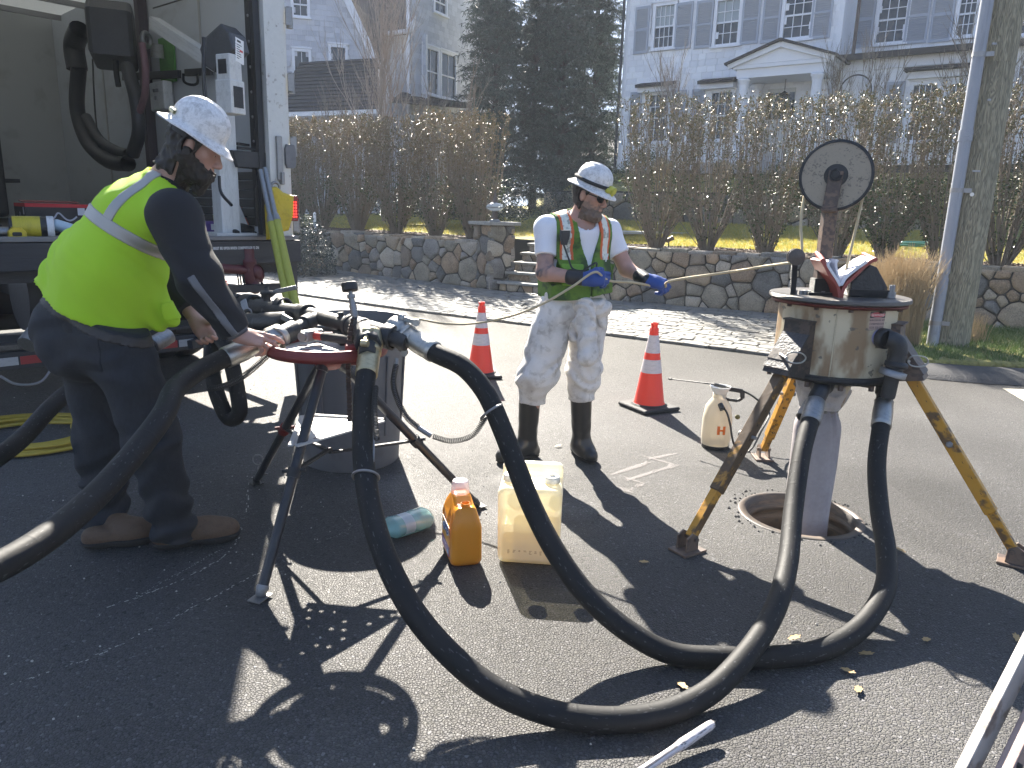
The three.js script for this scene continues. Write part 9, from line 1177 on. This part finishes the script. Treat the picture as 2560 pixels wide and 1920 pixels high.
  const pkt = [A(330, 1110, -2.9), A(690, 1165, -2.86), A(715, 1370, -2.9), A(570, 1405, -2.92)]; part(jeans, 'back_pocket', joinC([skin((x, y, z) => { const c = A(520, 1250, -3.0); return Math.max(jeansF(x, y, z) - 0.004, Math.abs(x - c.x) - 0.1, Math.abs(y - c.y) - 0.08, z < -3.2 ? 1 : -1); }, ...jb, 0.009)]), M.denim);
  const bl = A(545, 985, -2.98); part(t, 'belt', joinC([skin((x, y, z) => Math.max(jeansF(x, y, z) - 0.004, Math.abs(y - (J.pel.y + 0.065 - (x - J.pel.x) * 0.34)) - 0.022), ...jb, 0.01)]), grimy(0.03, 0.025, 0.022, 0.6));
  // work boots
  const boot = (an, toe, heel) => { const F = union([limb(an.clone().setY(0.16), an.clone().setY(0.09), 0.058, 0.056, 0.04), limb(heel.clone().setY(0.06), toe.clone().setY(0.058), 0.048, 0.046, 0.05), limb(an.clone().setY(0.11), toe.clone().lerp(heel, 0.3).setY(0.075), 0.054, 0.046, 0.05), limb(toe.clone().lerp(heel, 0.12).setY(0.06), toe.clone().lerp(heel, 0.28).setY(0.062), 0.052, 0.054, 0.04)]); const b = part(t, 'work_boot', joinC([skin((x, y, z) => Math.max(F(x, y, z) + 0.003 * n3(x * 30, y * 30, z * 30), 0.03 - y), ...bounds([an.clone().setY(0.16), toe.clone().setY(0), heel.clone().setY(0)], 0.1), 0.008)]), M.leather); part(b, 'sole', joinC([skin((x, y, z) => Math.max(F(x, y, z) - 0.009, y - 0.044, 0.001 - y, toe.distanceTo(V(x, toe.y, z)) > 0.13 && toe.distanceTo(V(x, toe.y, z)) < 0.165 ? 0.014 - y : -1), ...bounds([toe.clone().setY(0), heel.clone().setY(0.05)], 0.09), 0.007)]), M.sole); for (let k = 0; k < 4; k++) { const p = an.clone().setY(0.14 - k * 0.012).lerp(toe.clone().setY(0.13 - k * 0.012), 0.26 + k * 0.1), s = dirOf(heel, toe).cross(V(0, 1, 0)); part(b, 'lace', tube([p.clone().addScaledVector(s, -0.03), p.clone().add(V(0, 0.012, 0)), p.clone().addScaledVector(s, 0.03)], 0.003, 8, 6), M.blackMatte); } };
  const rT = gr(0.3858 * 1490, 900 + 0.3858 * 1160), rH = gr(0.3858 * 1060, 900 + 0.3858 * 1225), lT = gr(0.3858 * 950, 900 + 0.3858 * 1175), lH = gr(0.3858 * 610, 900 + 0.3858 * 1225); boot(J.ra.clone().setX(J.ra.x), rT, rH); boot(J.la, lT, lH);
  // head: hat, hair, long dark beard
  const hatF = frameOf(V(0.82, -0.5, -0.1)), rim = hatF.L(hc, 0, 0.052, -0.026), hat = hardHat(t, rim, hatF, 1.02), hm = new THREE.Matrix4().makeBasis(hatF.R.clone().negate(), hatF.U, hatF.F); part(hat, 'hat_tape', new THREE.TorusGeometry(0.118, 0.006, 8, 60, 1.7).rotateX(Math.PI / 2).rotateY(2.39).scale(0.885, 1.6, 1.065).applyMatrix4(hm.clone().setPosition(hatF.L(rim, 0, 0.035, 0))), grimy(0.55, 0.52, 0.32, 0.5)); part(hat, 'suspension', lathe(hatF.L(rim, 0, -0.03, -0.01), hatF.U, [[0.09, 0], [0.093, 0.004], [0.093, 0.03], [0.09, 0.034]], 40), M.black);
  const hl2 = (x, y, z) => { const q = V(x, y, z).sub(hc); return [q.dot(hf.R), q.dot(hf.U), q.dot(hf.F)]; };
  part(t, 'hair', joinC([skin((x, y, z) => { const [a, b, c] = hl2(x, y, z); return Math.max(hF(x, y, z) - 0.014 - 0.007 * n3(x * 55, y * 55, z * 55), c - 0.03 - 0.3 * b, (c < -0.03 ? -0.14 : -0.085) - b - 0.02 * n3(x * 30, y * 30, z * 30), 0.03 * (1 - Math.hypot((c + 0.004) / 0.024, (b - 0.002) / 0.036)), b - 0.07); }, hl, hh, 0.0045)]), M.hairDark);
  part(t, 'beard', joinC([skin((x, y, z) => { const [a, b, c] = hl2(x, y, z); const cheek = -0.005 - 0.62 * Math.max(0, c) * (Math.abs(a) > 0.028 ? 1 : 0.75) + 0.01 * n3(x * 70, y * 70, z * 70); const long = limb(hf.L(hc, 0, -0.08, 0.07), hf.L(hc, 0, -0.15, 0.075), 0.042, 0.026).d(x, y, z); return Math.max(Math.min(hF(x, y, z) - 0.012, long) - 0.006 * n3(x * 90, y * 45, z * 90), b - cheek, -0.018 - c, Math.abs(a) < 0.02 && b > -0.068 && b < -0.05 && c > 0.06 ? 0.006 : -1, Math.abs(a) < 0.018 && b > -0.04 ? 0.01 : -1); }, hl.clone().addScalar(-0.05), hh.clone().addScalar(0.02), 0.0042)]), M.hairDark);
  eyeSet(t, hc, hf); for (const k of [-1, 1]) part(t, 'eyebrow', tube([hf.L(hc, 0.015 * k, 0.034, 0.092), hf.L(hc, 0.035 * k, 0.04, 0.086), hf.L(hc, 0.052 * k, 0.033, 0.07)], 0.005, 10, 6), M.hairDark);
}
scene.fog = new THREE.FogExp2(new THREE.Color(0.86, 0.93, 1), 0.0015);
renderer.render(scene, camera);
